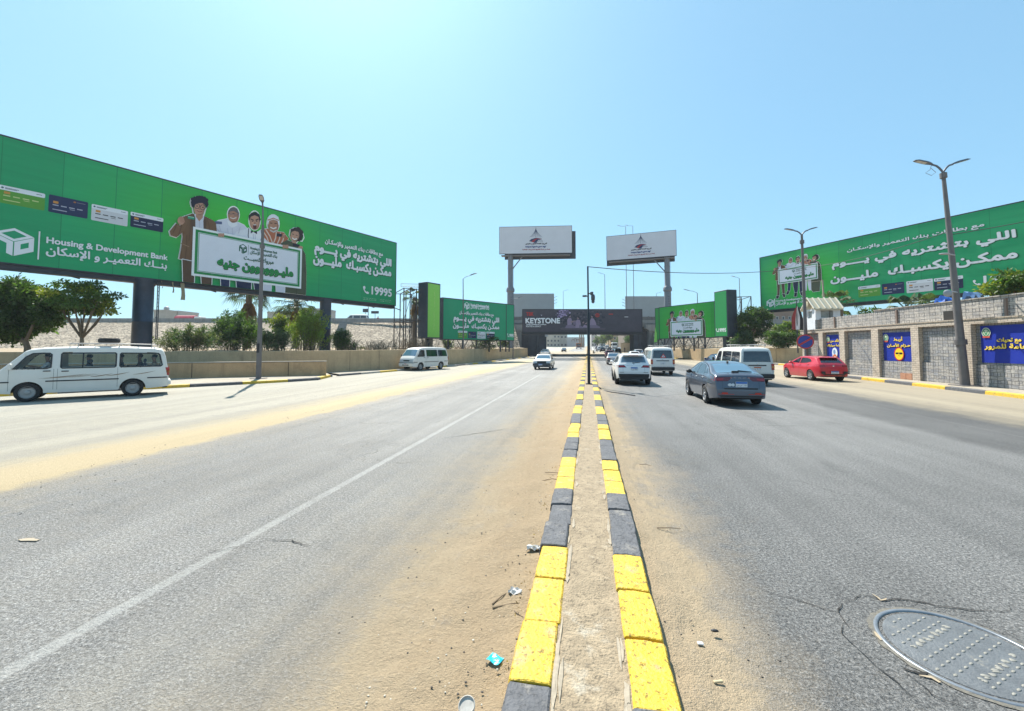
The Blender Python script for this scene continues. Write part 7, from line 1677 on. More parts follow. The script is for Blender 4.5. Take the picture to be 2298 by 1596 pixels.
traffic(OLD, 11.6, 165, 90, 'pale old saloon in the right lane beyond the cream wall end', P_CREAM, allp)
traffic(RED, 10.95, 38.6, 89, 'navy blue hatchback just in front of the right hand minibus', P_NAVY, allp)
traffic(SUV, -9.6, 96, -90, 'white car facing the camera under the left half of the bridge')
traffic(OLD, -8.2, 146, -90, 'dark old saloon coming out of the glare under the bridge', P_BLK, allp)
# white coach in the queue
def coach(label, loc, rot):
    r = thing('coach', label, 'bus', loc, rot); b = MB(); b.box((-4.5,-1.2,.45), (4.5,1.2,3.15), None, None, .12); b.build('body', P_WHITE2, r, smooth=30)
    b = MB(); b.box((-4.53,-1.02,1.75), (-4.505,1.02,2.75), None); b.build('rear_window', GLASS, r)
    for sg in (1,-1):
        b = MB(); b.box((-4.2, min(sg*1.205, sg*1.215), 1.7), (4.3, max(sg*1.205, sg*1.215), 2.6)); b.build('side_window', GLASS, r)
        b = MB(); b.box((-4.54, min(sg*.8, sg*1.1), .9), (-4.5, max(sg*.8, sg*1.1), 1.25)); b.build('tail_lamp', M_TAIL, r)
    b = MB(); b.box((-4.62,-1.2,.4), (-4.45,1.2,.75), None, None, .04); b.build('rear_bumper', M_BLK, r)
    for x in (-2.6, 2.9):
        for sg in (1,-1): wheel(r, x, sg*1.02, .47, .28, 'steel', sg)
    return r
coach('white coach standing taller than the other traffic beyond the bridge', (12.1, 206, road_z(206)), R(90))
# orange lorry coming through the dust
p = camZ(1299, 788, 205); y = p.y; lr = thing('tipper_lorry', 'orange lorry coming out of the dust beyond the bridge', 'lorry', (p.x, y, road_z(y)), R(-90)); M_ORG = mat('dusty_orange_paint', (.36,.13,.05), .6, var=.15)
b = MB(); b.box((1.8,-1.2,.7), (3.6,1.2,2.9), None, None, .1); b.build('cab', M_ORG, lr)
b = MB(); b.box((3.59,-1.0,1.75), (3.63,1.0,2.6)); b.build('windscreen', GLASS, lr); b = MB(); b.box((3.55,-1.25,.5), (3.8,1.25,.95), None, None, .04); b.build('front_bumper', M_CHR, lr)
b = MB(); b.box((-3.5,-1.25,1.1), (1.6,1.25,2.7), None, None, .05); b.build('tipper_body', M_ORG, lr); b = MB(); b.box((3.61,-.7,1.05), (3.66,.7,1.5)); b.build('grille', M_BLK, lr)
for x in (2.7, -1.4, -2.6):
    for sg in (1,-1): wheel(lr, x, sg*1.0, .5, .3, 'steel', sg)
# vehicles on the elevated road
p = camZ(803, 708, 100); o = dup(VAN2, (p.x, p.y, 7.75), R(190), 'white minibus passing on the elevated road above the stone slope', 'white minibuses')
p = camZ(420, 703, 110); tl = thing('covered_lorry', 'lorry under a red tarpaulin on the elevated road at the left', 'lorry', (p.x, p.y, 7.75), YAW)
b = MB(); n = 10; b.loft([[(x, -1.2, .9), (x, -1.2, 2.0), (x, -.8, 2.45), (x, 0, 2.6), (x, .8, 2.45), (x, 1.2, 2.0), (x, 1.2, .9)] for x in (-2.4, 2.4)], None, None, True, True, True); b.build('tarpaulin', mat('red_tarpaulin', (.42,.03,.06), .6, var=.1), tl, smooth=30)
b = MB(); b.box((2.6,-1.1,.6), (4.2,1.1,2.3), None, None, .1); b.build('cab', P_WHITE2, tl); b = MB(); b.box((-2.4,-1.15,.55), (2.6,1.15,.88)); b.build('chassis', M_BLK, tl)
for x in (-1.6, 3.3):
    for sg in (1,-1): wheel(tl, x, sg*.95, .45, .28, 'steel', sg)
# ------------------------------------------------------------------ plants
def leaf_mat(name, col, var=.35):
    if name in MATS: return MATS[name]
    m, t, b = _bsdf(name); N, L = t.nodes, t.links; oi = N.new('ShaderNodeNewGeometry')
    c = mixc(N, L, 1.0, col, mrange(N, L, oi.outputs['Random Per Island'], 0, 1, 1 - var, 1 + var), 'MULTIPLY')
    L.new(c, b.inputs['Base Color']); b.inputs['Roughness'].default_value = .55; b.inputs['Specular IOR Level'].default_value = .35
    tr = N.new('ShaderNodeBsdfTranslucent'); L.new(mixc(N, L, 1.0, c, (1.5, 1.7, .7), 'MULTIPLY'), tr.inputs[0])
    mx = N.new('ShaderNodeMixShader'); mx.inputs[0].default_value = .38; L.new(b.outputs[0], mx.inputs[1]); L.new(tr.outputs[0], mx.inputs[2]); L.new(mx.outputs[0], t.nodes['Material Output'].inputs[0])
    MATS[name] = m; return m
def leaves(clumps, per, size, seed, droop=0., shell=.45, asp=.42):
    """many leaf-sized faces through the volume of overlapping clumps; clumps: (cx,cy,cz,rx,ry,rz)"""
    rg = np.random.default_rng(seed); V, Fc = [], []; o = 0
    for c in clumps:
        n = int(1.9 * per * (c[3]*c[4]*c[5])**(2/3.)); d = rg.normal(size=(n,3)); d /= np.linalg.norm(d, axis=1)[:,None]
        rr = (shell + (1-shell)*rg.random(n))[:,None] * (1 + .13*rg.normal(size=(n,1)))
        p = np.array(c[:3]) + d*rr*np.array(c[3:6])
        ax = d*.6 + rg.normal(size=(n,3))*.75 + np.array([0,0,-droop]); ax /= np.linalg.norm(ax, axis=1)[:,None]
        s = np.cross(ax, rg.normal(size=(n,3))); s /= np.linalg.norm(s, axis=1)[:,None]
        L_ = (size*(.6 + .8*rg.random(n)))[:,None]; w = L_*asp*.5
        q = np.stack([p, p + ax*L_*.45 + s*w, p + ax*L_, p + ax*L_*.45 - s*w], 1).reshape(-1,3)
        V.append(q); idx = np.arange(n)*4 + o; Fc.append(np.stack([idx, idx+1, idx+2, idx+3], 1)); o += n*4
    return np.concatenate(V), np.concatenate(Fc)
def leaf_obj(name, V, Fc, m, parent):
    me = bpy.data.meshes.new(name); me.from_pydata(V.tolist(), [], Fc.tolist()); me.materials.append(m); me.update()
    o = bpy.data.objects.new(name, me); COL.objects.link(o); o.parent = parent; return o
M_BARK = mat('grey_brown_bark', (.17,.125,.085), .9, var=.3, vs=6, bump=.6, bs=25); M_TWIG = mat('dry_twig', (.22,.16,.10), .9, var=.3, vs=5)
def clumps(rnd, cx, cy, cz, rx, ry, rz, n, k=.38):
    out = []
    for i in range(n):
        while True:
            x, y, z = (rnd.uniform(-1,1) for _ in range(3))
            if x*x + y*y + z*z < 1: break
        q = rnd.uniform(.65, 1.2)*k; out.append((cx + x*rx*.8, cy + y*ry*.8, cz + z*rz*.8, rx*q, ry*q, rz*q*.8))
    return out
def tree(name, label, base, H_, crown, seed, cols, leaf=.28, per=260, n=16, trunk_r=.14, group='trees', k=.38, droop=.2, limbs=6, cat='tree', fork=None):
    """tapered trunk with limbs reaching into a crown of separate leaf clumps; crown = (rx, ry, rz, height of centre, dx, dy)"""
    rnd = random.Random(seed); r = thing(name, label, cat, tuple(base), 0, group); rx, ry, rz, cz, dx, dy = crown
    cl = clumps(rnd, dx, dy, cz, rx, ry, rz, n, k); b = MB(); th = max(.4, cz - rz*.75)
    f = fork or th; b.tube([(0,0,-.2), (rnd.uniform(-.05,.05), 0, f*.5), (dx*.2, dy*.2, f)], [trunk_r*1.25, trunk_r, trunk_r*.85], None, 9)
    for c in rnd.sample(cl, min(limbs, len(cl))):
        e = Vector(c[:3]); s = Vector((dx*.2, dy*.2, f)); m_ = s.lerp(e, .5) + Vector((rnd.uniform(-.2,.2), rnd.uniform(-.2,.2), -.1*rz)); b.tube([tuple(s - Vector((0,0,.1))), tuple(m_), tuple(e)], [trunk_r*.62, trunk_r*.4, trunk_r*.12], None, 6)
    b.build('trunk', M_BARK, r, smooth=60)
    for i, col in enumerate(cols):
        V, Fc = leaves(cl[i::len(cols)], per, leaf, seed*7 + i, droop)
        if i == 0: allV, allF = [V], [Fc]; ms = [0]*len(Fc)
        else: off = sum(len(q) for q in allV); allV.append(V); allF.append(Fc + off); ms += [i]*len(Fc)
    me = bpy.data.meshes.new('crown'); me.from_pydata(np.concatenate(allV).tolist(), [], np.concatenate(allF).tolist())
    for q in cols: me.materials.append(q)
    me.polygons.foreach_set('material_index', ms); me.update(); o = bpy.data.objects.new('crown', me); COL.objects.link(o); o.parent = r; return r
def shrub(label, base, rx, ry, H_, seed, cols, leaf=.14, stems=70, per=46, name='shrub', group='shrubs along the left wall', spread=.5, cat='shrub'):
    """many curved stems from the ground, each feathered with leaves along its upper part: an uneven, loose outline"""
    rnd = random.Random(seed); rg = np.random.default_rng(seed); r = thing(name, label, cat, tuple(base), 0, group); b = MB(); allV, allF, ms, off = [], [], [], 0
    for k in range(stems):
        u = rnd.gauss(0, .42); v = rnd.gauss(0, .42); h = H_*(1.08 - .55*min(1, u*u + v*v))*rnd.uniform(.55, 1.08); p0 = Vector((u*rx*.75, v*ry*.75, -.1)); e = Vector((u*rx*(1+spread*.6) + rnd.gauss(0,.16*rx), v*ry*(1+spread*.6) + rnd.gauss(0,.16*ry), h)); m_ = p0.lerp(e, .5) + Vector((-u*rx*.12, 0, h*.10))
        b.tube([tuple(p0), tuple(m_), tuple(e)], [.022,.014,.004], None, 4)
        n = int(per*(.5 + h/H_)); t = .12 + .88*np.sqrt(rg.random(n)); P0, M_, E_ = (np.array(q) for q in (p0, m_, e))
        p = ((1-t)**2)[:,None]*P0 + (2*t*(1-t))[:,None]*(2*M_ - (P0+E_)/2) + (t**2)[:,None]*E_; d = rg.normal(size=(n,3)); d[:,2] += .45; d /= np.linalg.norm(d, axis=1)[:,None]; p = p + d*(rg.random(n)*leaf*1.3)[:,None]
        s_ = np.cross(d, rg.normal(size=(n,3))); s_ /= np.linalg.norm(s_, axis=1)[:,None]; L_ = (leaf*(.6 + .8*rg.random(n)))[:,None]; w = L_*.16
        allV.append(np.stack([p, p + d*L_*.45 + s_*w, p + d*L_, p + d*L_*.45 - s_*w], 1).reshape(-1,3)); idx = np.arange(n)*4 + off; allF.append(np.stack([idx, idx+1, idx+2, idx+3], 1)); off += n*4; ms += [rnd.randrange(len(cols))]*n
    b.build('stems', M_TWIG, r)
    me = bpy.data.meshes.new('foliage'); me.from_pydata(np.concatenate(allV).tolist(), [], np.concatenate(allF).tolist())
    for q in cols: me.materials.append(q)
    me.polygons.foreach_set('material_index', ms); me.update(); o = bpy.data.objects.new('foliage', me); COL.objects.link(o); o.parent = r; return r
def at(x, y, Z, z=None):
    p = camZ(x, y, Z); return (p.x, p.y, p.z if z is None else z)
K = 950.0
LG1, LG2, LG3 = leaf_mat('ficus_leaf', (0.074,0.129,0.029)), leaf_mat('ficus_leaf_deep', (0.049,0.091,0.026)), leaf_mat('yellow_green_leaf', (0.193,0.214,0.029))
LB1, LB2 = leaf_mat('grey_green_leaf', (0.105,0.124,0.064)), leaf_mat('blue_green_leaf', (0.061,0.102,0.056)); LL = leaf_mat('light_lime_leaf', (0.236,0.3,0.056)); LD = leaf_mat('dark_glossy_leaf', (0.042,0.079,0.022)); LDRY = leaf_mat('dry_leaf', (.22,.15,.07))
# behind the left wall
tree('broadleaf_tree', 'dark dense tree at the far left edge behind the minibus', at(62, 780, 27, 1.5), 5, (2.9, 2.0, 2.4, 2.75, -1.1, 0), 11, (LG2, LG1, LG2), .24, 520, 60, .16, 'trees behind the left wall', k=.27)
tree('broadleaf_tree', 'spreading tree with a forked trunk left of the first billboard post', at(184, 770, 27.5, 1.6), 5, (3.35, 1.9, 1.3, 3.6, -.15, 0), 12, (LG1, LG2, LG1, LG3), .22, 460, 42, .11, 'trees behind the left wall', k=.24, fork=1.1, limbs=14)
shrub('grey green shrub with straggly stems right of the first billboard post', at(425, 780, 33, 1.6), 2.0, 1.2, 1.95, 13, (LB1, LB2, LB1), .17, 80, 70)
shrub('large dark blue green bush below the first palm', at(524, 782, 37, 1.65), 2.2, 1.5, 3.1, 14, (LB2, LG1, LB2), .20, 110, 110)
tree('small_tree', 'small yellow green tree between the lamp post and the second palm', at(623, 775, 40, 1.65), 3.4, (1.5, 1.0, 1.2, 2.5, 0, 0), 15, (LG3, LG1, LG2), .20, 460, 34, .08, 'trees behind the left wall', k=.28)
shrub('light lime feathery shrub beside the right billboard post', at(690, 782, 39.5, 1.65), 2.1, 1.3, 3.5, 16, (LL, LG3, LL), .16, 110, 120)
shrub('green bush low in front of the feathery shrub by the lamp post', at(618, 784, 36, 1.65), 1.9, .9, 1.7, 17, (LB1, LB2), .15, 70, 80)
shrub('dark green bush to the right of the second billboard post', at(765, 782, 41, 1.65), 1.1, .9, 1.9, 18, (LG1, LB2), .16, 60, 80)
tree('low_plant', 'low yellow green plant on the soil near the dry brush', at(810, 779, 43, 1.7), .6, (.55, .5, .28, .3, 0, 0), 19, (LG3,), .12, 700, 8, .03, 'shrubs along the left wall', cat='plant')
def brush(label, base, rx, h, n, seed, m=None):
    rnd = random.Random(seed); b = MB()
    for i in range(n):
        x, y = rnd.gauss(0, rx*.45), rnd.gauss(0, rx*.25); a = rnd.uniform(0, 6.28); t = rnd.uniform(.3, 1.1)*h; l = rnd.uniform(.2, 1.0)*h
        b.tube([(x, y, 0), (x + math.cos(a)*l*.4, y + math.sin(a)*l*.3, t*.7), (x + math.cos(a)*l, y + math.sin(a)*l*.6, t)], [.022,.014,.006], None, 4)
    tag(b.build('dry_brush', m or M_TWIG, None, loc=base), label, 'dry brush', 'dry brush on the banks', 'stuff')
brush('heap of dry brown brush on the bank left of the steel scaffold', at(850, 779, 44, 1.75), 2.2, 1.1, 170, 21)
brush('grey dry twigs beside the green bush right of the second billboard post', at(786, 780, 42, 1.7), .9, 1.2, 90, 22)
brush('tangle of dry stems below the steel scaffold', at(935, 776, 48, 1.8), 2.4, 1.4, 220, 23)
brush('dry stems under the low left billboard', at(1050, 776, 58, 1.8), 4.5, .8, 160, 24)
brush('dry stalks and rubble under the low right billboard', at(1545, 775, 66, 1.9), 4.5, .6, 150, 25)
def palm(label, base, H_, seed, fr_len=2.0, skirt=1.6, n=30, r0=.26, green=True):
    rnd = random.Random(seed); r = thing('fan_palm', label, 'palm tree', tuple(base), 0, 'fan palms'); b = MB()
    b.lathe([(r0*1.3, -.2), (r0, .4)] + [(r0*(.95 + .06*(k % 2)), .4 + (H_-.4)*k/16) for k in range(1, 17)], 12); b.build('trunk', mat('palm_bark', (.16,.12,.085), .95, var=.3, vs=8, bump=.8, bs=18), r, smooth=60)
    def frond(b, a, el, ln, wd, fan, m, z0=0., dr=.5):
        p = Vector((0,0,H_ - z0)); d = Vector((math.cos(a)*math.cos(el), math.sin(a)*math.cos(el), math.sin(el))); tip = p + d*ln*.5; sd = Vector((-math.sin(a), math.cos(a), 0)); up = sd.cross(d)
        b.bar(p + d*.1, tip, .035, m); k = fan
        for i in range(k):
            t = (i/(k-1) - .5)*2.3; dd = (d*math.cos(t) + sd*math.sin(t)).normalized(); l = ln*.55*(1 - .25*abs(t)); m_ = tip + dd*l*.6; e = tip + dd*l - Vector((0,0, dr*l*(.35 + .3*rnd.random())))
            w = wd; w_ = dd.cross(up).normalized()*w
            b.add([tuple(tip), tuple(m_ + w_), tuple(e), tuple(m_ - w_)], [(0,1,2,3)], m)
    lm = leaf_mat('palm_leaf', (.07,.10,.045), .25); b = MB()
    if green:
        for i in range(n): frond(b, rnd.uniform(0,6.28), rnd.uniform(-.7, 1.2), fr_len*rnd.uniform(.8,1.15), .06, 13, lm, 0, .9)
        b.build('crown', None, r, fix=False)
    b = MB(); dm = leaf_mat('dead_palm_leaf', (.23,.14,.075), .3)
    for i in range(int(n*2.2)): frond(b, rnd.uniform(0,6.28), rnd.uniform(-1.56,-1.28), fr_len*rnd.uniform(.5,.85)*skirt/1.6, .05, 7, dm, rnd.uniform(.1, .7), 1.6)
    b.build('dead_skirt', None, r, fix=False); return r
palm('tall fan palm with a brown skirt under the middle of the left billboard', at(556, 760, 56, 2.0), 7.2, 31, 3.1, 1.9, 60, .38)
palm('shorter fan palm with a brown skirt left of the second billboard post', at(663, 762, 54, 2.0), 5.7, 32, 3.0, 1.7, 60, .30)
palm('fan palm standing inside the steel scaffold with mostly dead leaves', at(930, 776, 52, 1.9), 6.3, 33, 1.7, 2.2, 10, .3)
palm('fan palm behind the guard booth with a wide dead skirt', at(1884, 740, 46, 2.6), 4.0, 34, 2.2, 2.2, 22, .4)
palm('fan palm with dead leaves peeping over the middle of the tiled wall', at(2035, 720, 31, 2.6), 2.2, 35, 1.5, 1.4, 22, .3)
palm('fan palm with dead leaves peeping over the tiled wall left of the big lamp', at(2085, 715, 29, 2.6), 2.1, 36, 1.3, 1.3, 20, .3)
# low bushes below the left low billboard
for k, (x, Z, rx, rz, lab) in enumerate(((1005, 57, 1.0, .9, 'spiky green bush under the left end of the low left billboard'), (1085, 60, 2.2, 1.1, 'wide green bush under the middle of the low left billboard'), (1128, 63, 1.0, .8, 'small green bush under the right end of the low left billboard'))):
    tree('dense_bush', lab, at(x, 778, Z, 1.8), 1.5, (rx, .9, rz, rz*.9, 0, 0), 40 + k, (LB2, LB1), .26, 300, 14, .05, 'bushes under the billboards', cat='shrub')
# right bank
tree('broadleaf_tree', 'dark green tree beside the right tower sign above the sunlit wall', at(1688, 780, 58, 1.9), 6, (3.0, 2.2, 2.5, 3.4, 0, 0), 51, (LG1, LD, LG2), .28, 420, 46, .2, 'trees behind the sunlit wall', k=.27)
tree('broadleaf_tree', 'low spreading green bush left of the tiled wall above the sunlit wall', at(1757, 781, 52, 1.9), 3, (2.5, 1.6, 1.25, 1.2, 0, 0), 52, (LG1, LB1, LD), .24, 460, 40, .12, 'trees behind the sunlit wall', k=.28, cat='shrub')
tree('broadleaf_tree', 'yellow green tree behind the flag', at(1768, 760, 66, 2.0), 4, (3.0, 2.2, 1.7, 2.6, 0, 0), 53, (LG3, LG1), .26, 380, 30, .15, 'trees behind the sunlit wall', k=.3)
tree('dense_bush', 'dark hanging foliage at the foot of the right tower sign', at(1668, 780, 57, 1.9), 2, (1.9, 1.4, 1.2, 1.0, 0, 0), 54, (LD, LB2), .32, 300, 16, .1, 'trees behind the sunlit wall', cat='shrub')
tree('broadleaf_tree', 'rounded bush rising over the wall right of the guard booth', at(1957, 720, 30, 2.6), 3, (1.1, 1.0, .95, 1.6, 0, 0), 55, (LG1, LG3, LD), .24, 380, 24, .1, 'trees behind the tiled wall', k=.3)
tree('low_hedge', 'strip of grassy green plants along the top of the tiled wall', at(2010, 715, 28.5, 2.6), 3, (1.2, .7, .55, 1.5, 0, 0), 56, (LG3, LB1), .26, 300, 14, .06, 'trees behind the tiled wall', cat='shrub')
tree('large_tree', 'big leafy tree overhanging the wall at the right edge of the picture', at(2290, 690, 22.5, 2.6), 6, (2.0, 1.5, 1.15, 2.75, .2, 0), 57, (LG1, LG3, LD), .26, 420, 40, .14, 'trees behind the tiled wall', k=.27)
# far trees seen under the bridge
for k, (x, yb, Z, r_, h, lab) in enumerate(((1341, 780, 240, 3.0, 4.5, 'small far tree just right of the median pole'), (1353, 779, 230, 3.4, 5.0, 'pale green far tree beside the balcony block'), (1366, 775, 215, 3.0, 6.0, 'tall far tree in front of the grey apartment block'), (1389, 778, 225, 2.6, 4.0, 'far green tree in front of the beige block'), (1412, 776, 170, 2.2, 4.5, 'far tree in front of the brown block'))):
    p = camZ(x, yb, Z); tree('street_tree', lab, (p.x, p.y, road_z(p.y)), 6, (r_, r_, r_*.8, h, 0, 0), 60 + k, (LB1, LG1), .7, 55, 12, .2, 'far trees beyond the bridge')
# blue sheets and a leaning pole behind the tiled wall
for x, y, Z, s, lab in ((2118, 679, 25, .6, 'bright blue plastic sheet showing over the wall left of the big lamp'), (2183, 668, 23.5, .55, 'pale blue plastic tub on the wall right of the big lamp')):
    b = MB(); rnd = random.Random(int(x)); n = 8; vs = [(-s + 2*s*i/n, -.3 + .6*j/4, .25*math.sin(i*1.3 + j) + .12*rnd.random() + .35*(1 - abs(i/n - .5)*2)) for j in range(5) for i in range(n+1)]
    b.add(vs, [(j*(n+1)+i, j*(n+1)+i+1, (j+1)*(n+1)+i+1, (j+1)*(n+1)+i) for j in range(4) for i in range(n)]); b.add([(-s,-.32,-2.4), (s,-.32,-2.4), (s,-.31,.2), (-s,-.31,.2)], [(0,1,2,3)])
    p = camZ(x, y, Z); tag(b.build('plastic_sheet', mat('blue_plastic' if x < 2150 else 'pale_blue_plastic', (.03,.12,.45) if x < 2150 else (.12,.22,.40), .4, var=.2, vs=3), None, smooth=50, loc=(p.x, p.y, p.z - .25), rotz=YAW + .3), lab, 'plastic sheet')
b = MB(); p, q = camZ(3094*.598437, 1118*.598437, 38), camZ(3084*.598437, 1050*.598437, 38); dz = Vector((p.x, p.y, 0)); b.bar((p.x, p.y, 2.6), tuple(q), .11); tag(b.build('leaning_pole', mat('bare_wood_pole', (.26,.24,.19), .85, var=.2), None), 'thin leaning wooden pole behind the guard booth roof', 'pole')
building(1722, 1792, 697, 105, 9, (.27,.19,.145), 'unfinished brown brick house behind the flag and the yellow green tree', 2, 5, False, 77, (.3, .35), 'brick_house', 1.5)
building(1752, 1786, 690, 108, 7, (.29,.20,.15), 'taller brown brick block rising behind the unfinished brick house', 3, 3, False, 78, (.3, .3), 'brick_house', 1.5)

# ------------------------------------------------------------------ people
def person(label, loc, rotz, joints, cols, group=None, parts=True, name='person', hair=(.02,.016,.014)):
    """one continuous skinned body; joints: name -> (x, y, z, radius, parent, colour key)"""
    me = bpy.data.meshes.new('body'); keys = list(joints); idx = {k: i for i, k in enumerate(keys)}
    me.from_pydata([joints[k][:3] for k in keys], [(idx[joints[k][4]], idx[k]) for k in keys if joints[k][4]], []); me.update()
    o = bpy.data.objects.new('body', me); COL.objects.link(o); sk = o.modifiers.new('s', 'SKIN'); sk.use_smooth_shade = True
    for k in keys:
        v = me.skin_vertices[0].data[idx[k]]; rr = joints[k][3]; v.radius = rr if hasattr(rr, '__len__') else (rr, rr); v.use_root = joints[k][4] is None
    su = o.modifiers.new('u', 'SUBSURF'); su.levels = 1; su.render_levels = 1
    m2 = bpy.data.meshes.new_from_object(o.evaluated_get(bpy.context.evaluated_depsgraph_get())); bpy.data.objects.remove(o)
    ck = list(cols); [m2.materials.append(cols[c]) for c in ck]; segs = [(Vector(joints[k][:3]), Vector(joints[joints[k][4]][:3]), joints[k][5]) for k in keys if joints[k][4]]
    mi = []
    for p in m2.polygons:
        c = p.center; best = None
        for a, e, q in segs:
            ab = e - a; t = max(0, min(1, (c - a).dot(ab) / max(ab.length_squared, 1e-9))); d = (a + ab*t - c).length
            if best is None or d < best[0]: best = (d, q)
        mi.append(ck.index(best[1]))
    m2.polygons.foreach_set('material_index', mi); m2.polygons.foreach_set('use_smooth', [True]*len(m2.polygons)); m2.name = name
    r = bpy.data.objects.new(name, m2); COL.objects.link(r); r.location = loc; r.rotation_euler.z = rotz; tag(r, label, 'person', group)
    h = Vector(joints['head'][:3]); b = MB()
    b.blob((h.x - .018, h.y, h.z + .055), (.098,.088,.085), None, 14, 9); b.build('hair', mat('dark_hair', hair, .7), r, smooth=60)
    b = MB(); b.blob((h.x + .098, h.y, h.z - .005), (.02,.014,.025), None, 8, 6); b.build('nose', cols['skin'], r, smooth=60)
    return r
SK = mat('brown_skin', (.30,.165,.11), .6); 
def hand_joints(j, side, wrist, d, colour='skin'):
    """palm with four fingers and a thumb, curled along d from the wrist joint"""
    w_ = Vector(j[wrist][:3]); d = Vector(d).normalized(); sd = Vector((0, side, 0)); up = sd.cross(d).normalized(); pm = w_ + d*.05; j['palm%d' % side] = (*pm, .024, wrist, colour)
    for i in range(4):
        b_ = pm + sd*(.027 - .018*i) + d*.035; l = (.036, .042, .040, .032)[i]; m_ = b_ + d*l - up*.012; e = m_ + d*l*.3 - up*.034
        j['f%d_%d' % (side, i)] = (*b_, .0095, 'palm%d' % side, colour); j['g%d_%d' % (side, i)] = (*m_, .009, 'f%d_%d' % (side, i), colour); j['h%d_%d' % (side, i)] = (*e, .008, 'g%d_%d' % (side, i), colour)
    t = w_ + d*.03 + sd*.035 - up*.01; j['t%d' % side] = (*t, .011, wrist, colour); j['u%d' % side] = (*(t + d*.035 - up*.02 + sd*.004), .009, 't%d' % side, colour)
def seated(lean=0., armf=True, hands=True):
    j = {'pelvis': (0,0,0,(.15,.12),None,'trousers'), 'waist': (.0,0,.16,(.145,.11),'pelvis','shirt'), 'chest': (lean*.3,0,.38,(.165,.115),'waist','shirt'), 'neckb': (lean*.4,0,.53,(.07,.065),'chest','shirt'), 'neck': (lean*.45 + .01,0,.60,.052,'neckb','skin'), 'chin': (lean*.5 + .035,0,.655,.062,'neck','skin'), 'head': (lean*.5 + .02,0,.745,(.092,.082),'chin','skin'), 'crown': (lean*.5 + .005,0,.82,.06,'head','skin')}
    for s in (1, -1):
        j['hip%d' % s] = (.06, s*.09, -.01, .10, 'pelvis', 'trousers'); j['knee%d' % s] = (.42, s*.12, .03, .075, 'hip%d' % s, 'trousers'); j['foot%d' % s] = (.47, s*.12, -.38, .05, 'knee%d' % s, 'trousers')
        j['sho%d' % s] = (lean*.35, s*.175, .49, .066, 'chest', 'shirt'); j['elb%d' % s] = (.17 + lean*.3, s*.235, .26, .046, 'sho%d' % s, 'shirt'); j['wri%d' % s] = (.42 + lean*.3, s*.17, .38 if armf else .10, .031, 'elb%d' % s, 'skin')
        if hands: hand_joints(j, s, 'wri%d' % s, (.8, -s*.1, .25))
    return j
BW = lambda x, y, z: tuple(Matrix.Translation((bc.x, bc.y, 0)) @ Matrix.Rotation(BUS_R, 4, 'Z') @ Vector((x, y, z)))
person('driver in a white shirt at the wheel of the left minibus', BW(1.08, .42, .92), BUS_R, seated(.05), {'shirt': mat('white_shirt', (.62,.63,.66), .8), 'skin': SK, 'trousers': mat('dark_trousers', (.03,.03,.04), .8)}, 'people in the left minibus')
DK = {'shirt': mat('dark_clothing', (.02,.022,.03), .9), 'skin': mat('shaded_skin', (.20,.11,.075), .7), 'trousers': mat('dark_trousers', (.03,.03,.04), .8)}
for (x, y, lab) in ((-.02, .35, 'passenger in dark clothes at the middle side window of the left minibus'), (-.95, .3, 'passenger in dark clothes behind the window pillar of the left minibus'), (-1.55, .3, 'passenger in dark clothes in the rear seat of the left minibus')):
    person(lab, BW(x, y, .86), BUS_R, seated(.0, False, False), DK, 'people in the left minibus')
person('passenger in a pale shirt at the last side window of the left minibus', BW(-2.02, .45, .84), BUS_R, seated(.0, False, False), {'shirt': mat('pale_tan_shirt', (.42,.33,.25), .8), 'skin': SK, 'trousers': DK['trousers']}, 'people in the left minibus')
def standing(stride=.0):
    j = {'pelvis': (0,0,.92,(.15,.11),None,'trousers'), 'waist': (0,0,1.08,(.14,.10),'pelvis','shirt'), 'chest': (0,0,1.30,(.165,.115),'waist','shirt'), 'neckb': (0,0,1.45,(.07,.065),'chest','shirt'), 'neck': (.01,0,1.51,.052,'neckb','skin'), 'chin': (.03,0,1.565,.062,'neck','skin'), 'head': (.015,0,1.65,(.092,.08),'chin','skin'), 'crown': (0,0,1.72,.06,'head','skin')}
    for s in (1, -1):
        a = stride*s; j['hip%d' % s] = (0, s*.09, .88, .10, 'pelvis', 'trousers'); j['knee%d' % s] = (.06 + a*.5, s*.10, .48, .068, 'hip%d' % s, 'trousers'); j['ank%d' % s] = (a - .03, s*.10, .09, .045, 'knee%d' % s, 'trousers'); j['toe%d' % s] = (a + .13, s*.11, .04, .038, 'ank%d' % s, 'shoes')
        j['sho%d' % s] = (0, s*.18, 1.40, .066, 'chest', 'shirt'); j['elb%d' % s] = (-.03 - a*.4, s*.24, 1.12, .046, 'sho%d' % s, 'shirt'); j['wri%d' % s] = (.03 - a*.6, s*.23, .88, .03, 'elb%d' % s, 'skin'); hand_joints(j, s, 'wri%d' % s, (.25, 0, -.95))
    return j
DKS = dict(DK, shoes=M_BLK)
person('person in dark clothes crossing beside the median under the bridge', (2.6, 138.5, road_z(138.5)), R(160), standing(.22), DKS, 'pedestrians')
p = camZ(1402, 790, 133); person('person in dark clothes standing in front of the cream wall end', (p.x, p.y, road_z(p.y)), R(-90), standing(.05), DKS, 'pedestrians')
p = camZ(848.5, 709, 101); person('person in a red top standing on the elevated road beside the grey signs', (p.x, p.y, 7.75), R(-60), standing(.05), {'shirt': mat('red_top', (.45,.03,.04), .8), 'skin': SK, 'trousers': DK['trousers'], 'shoes': M_BLK}, 'pedestrians')

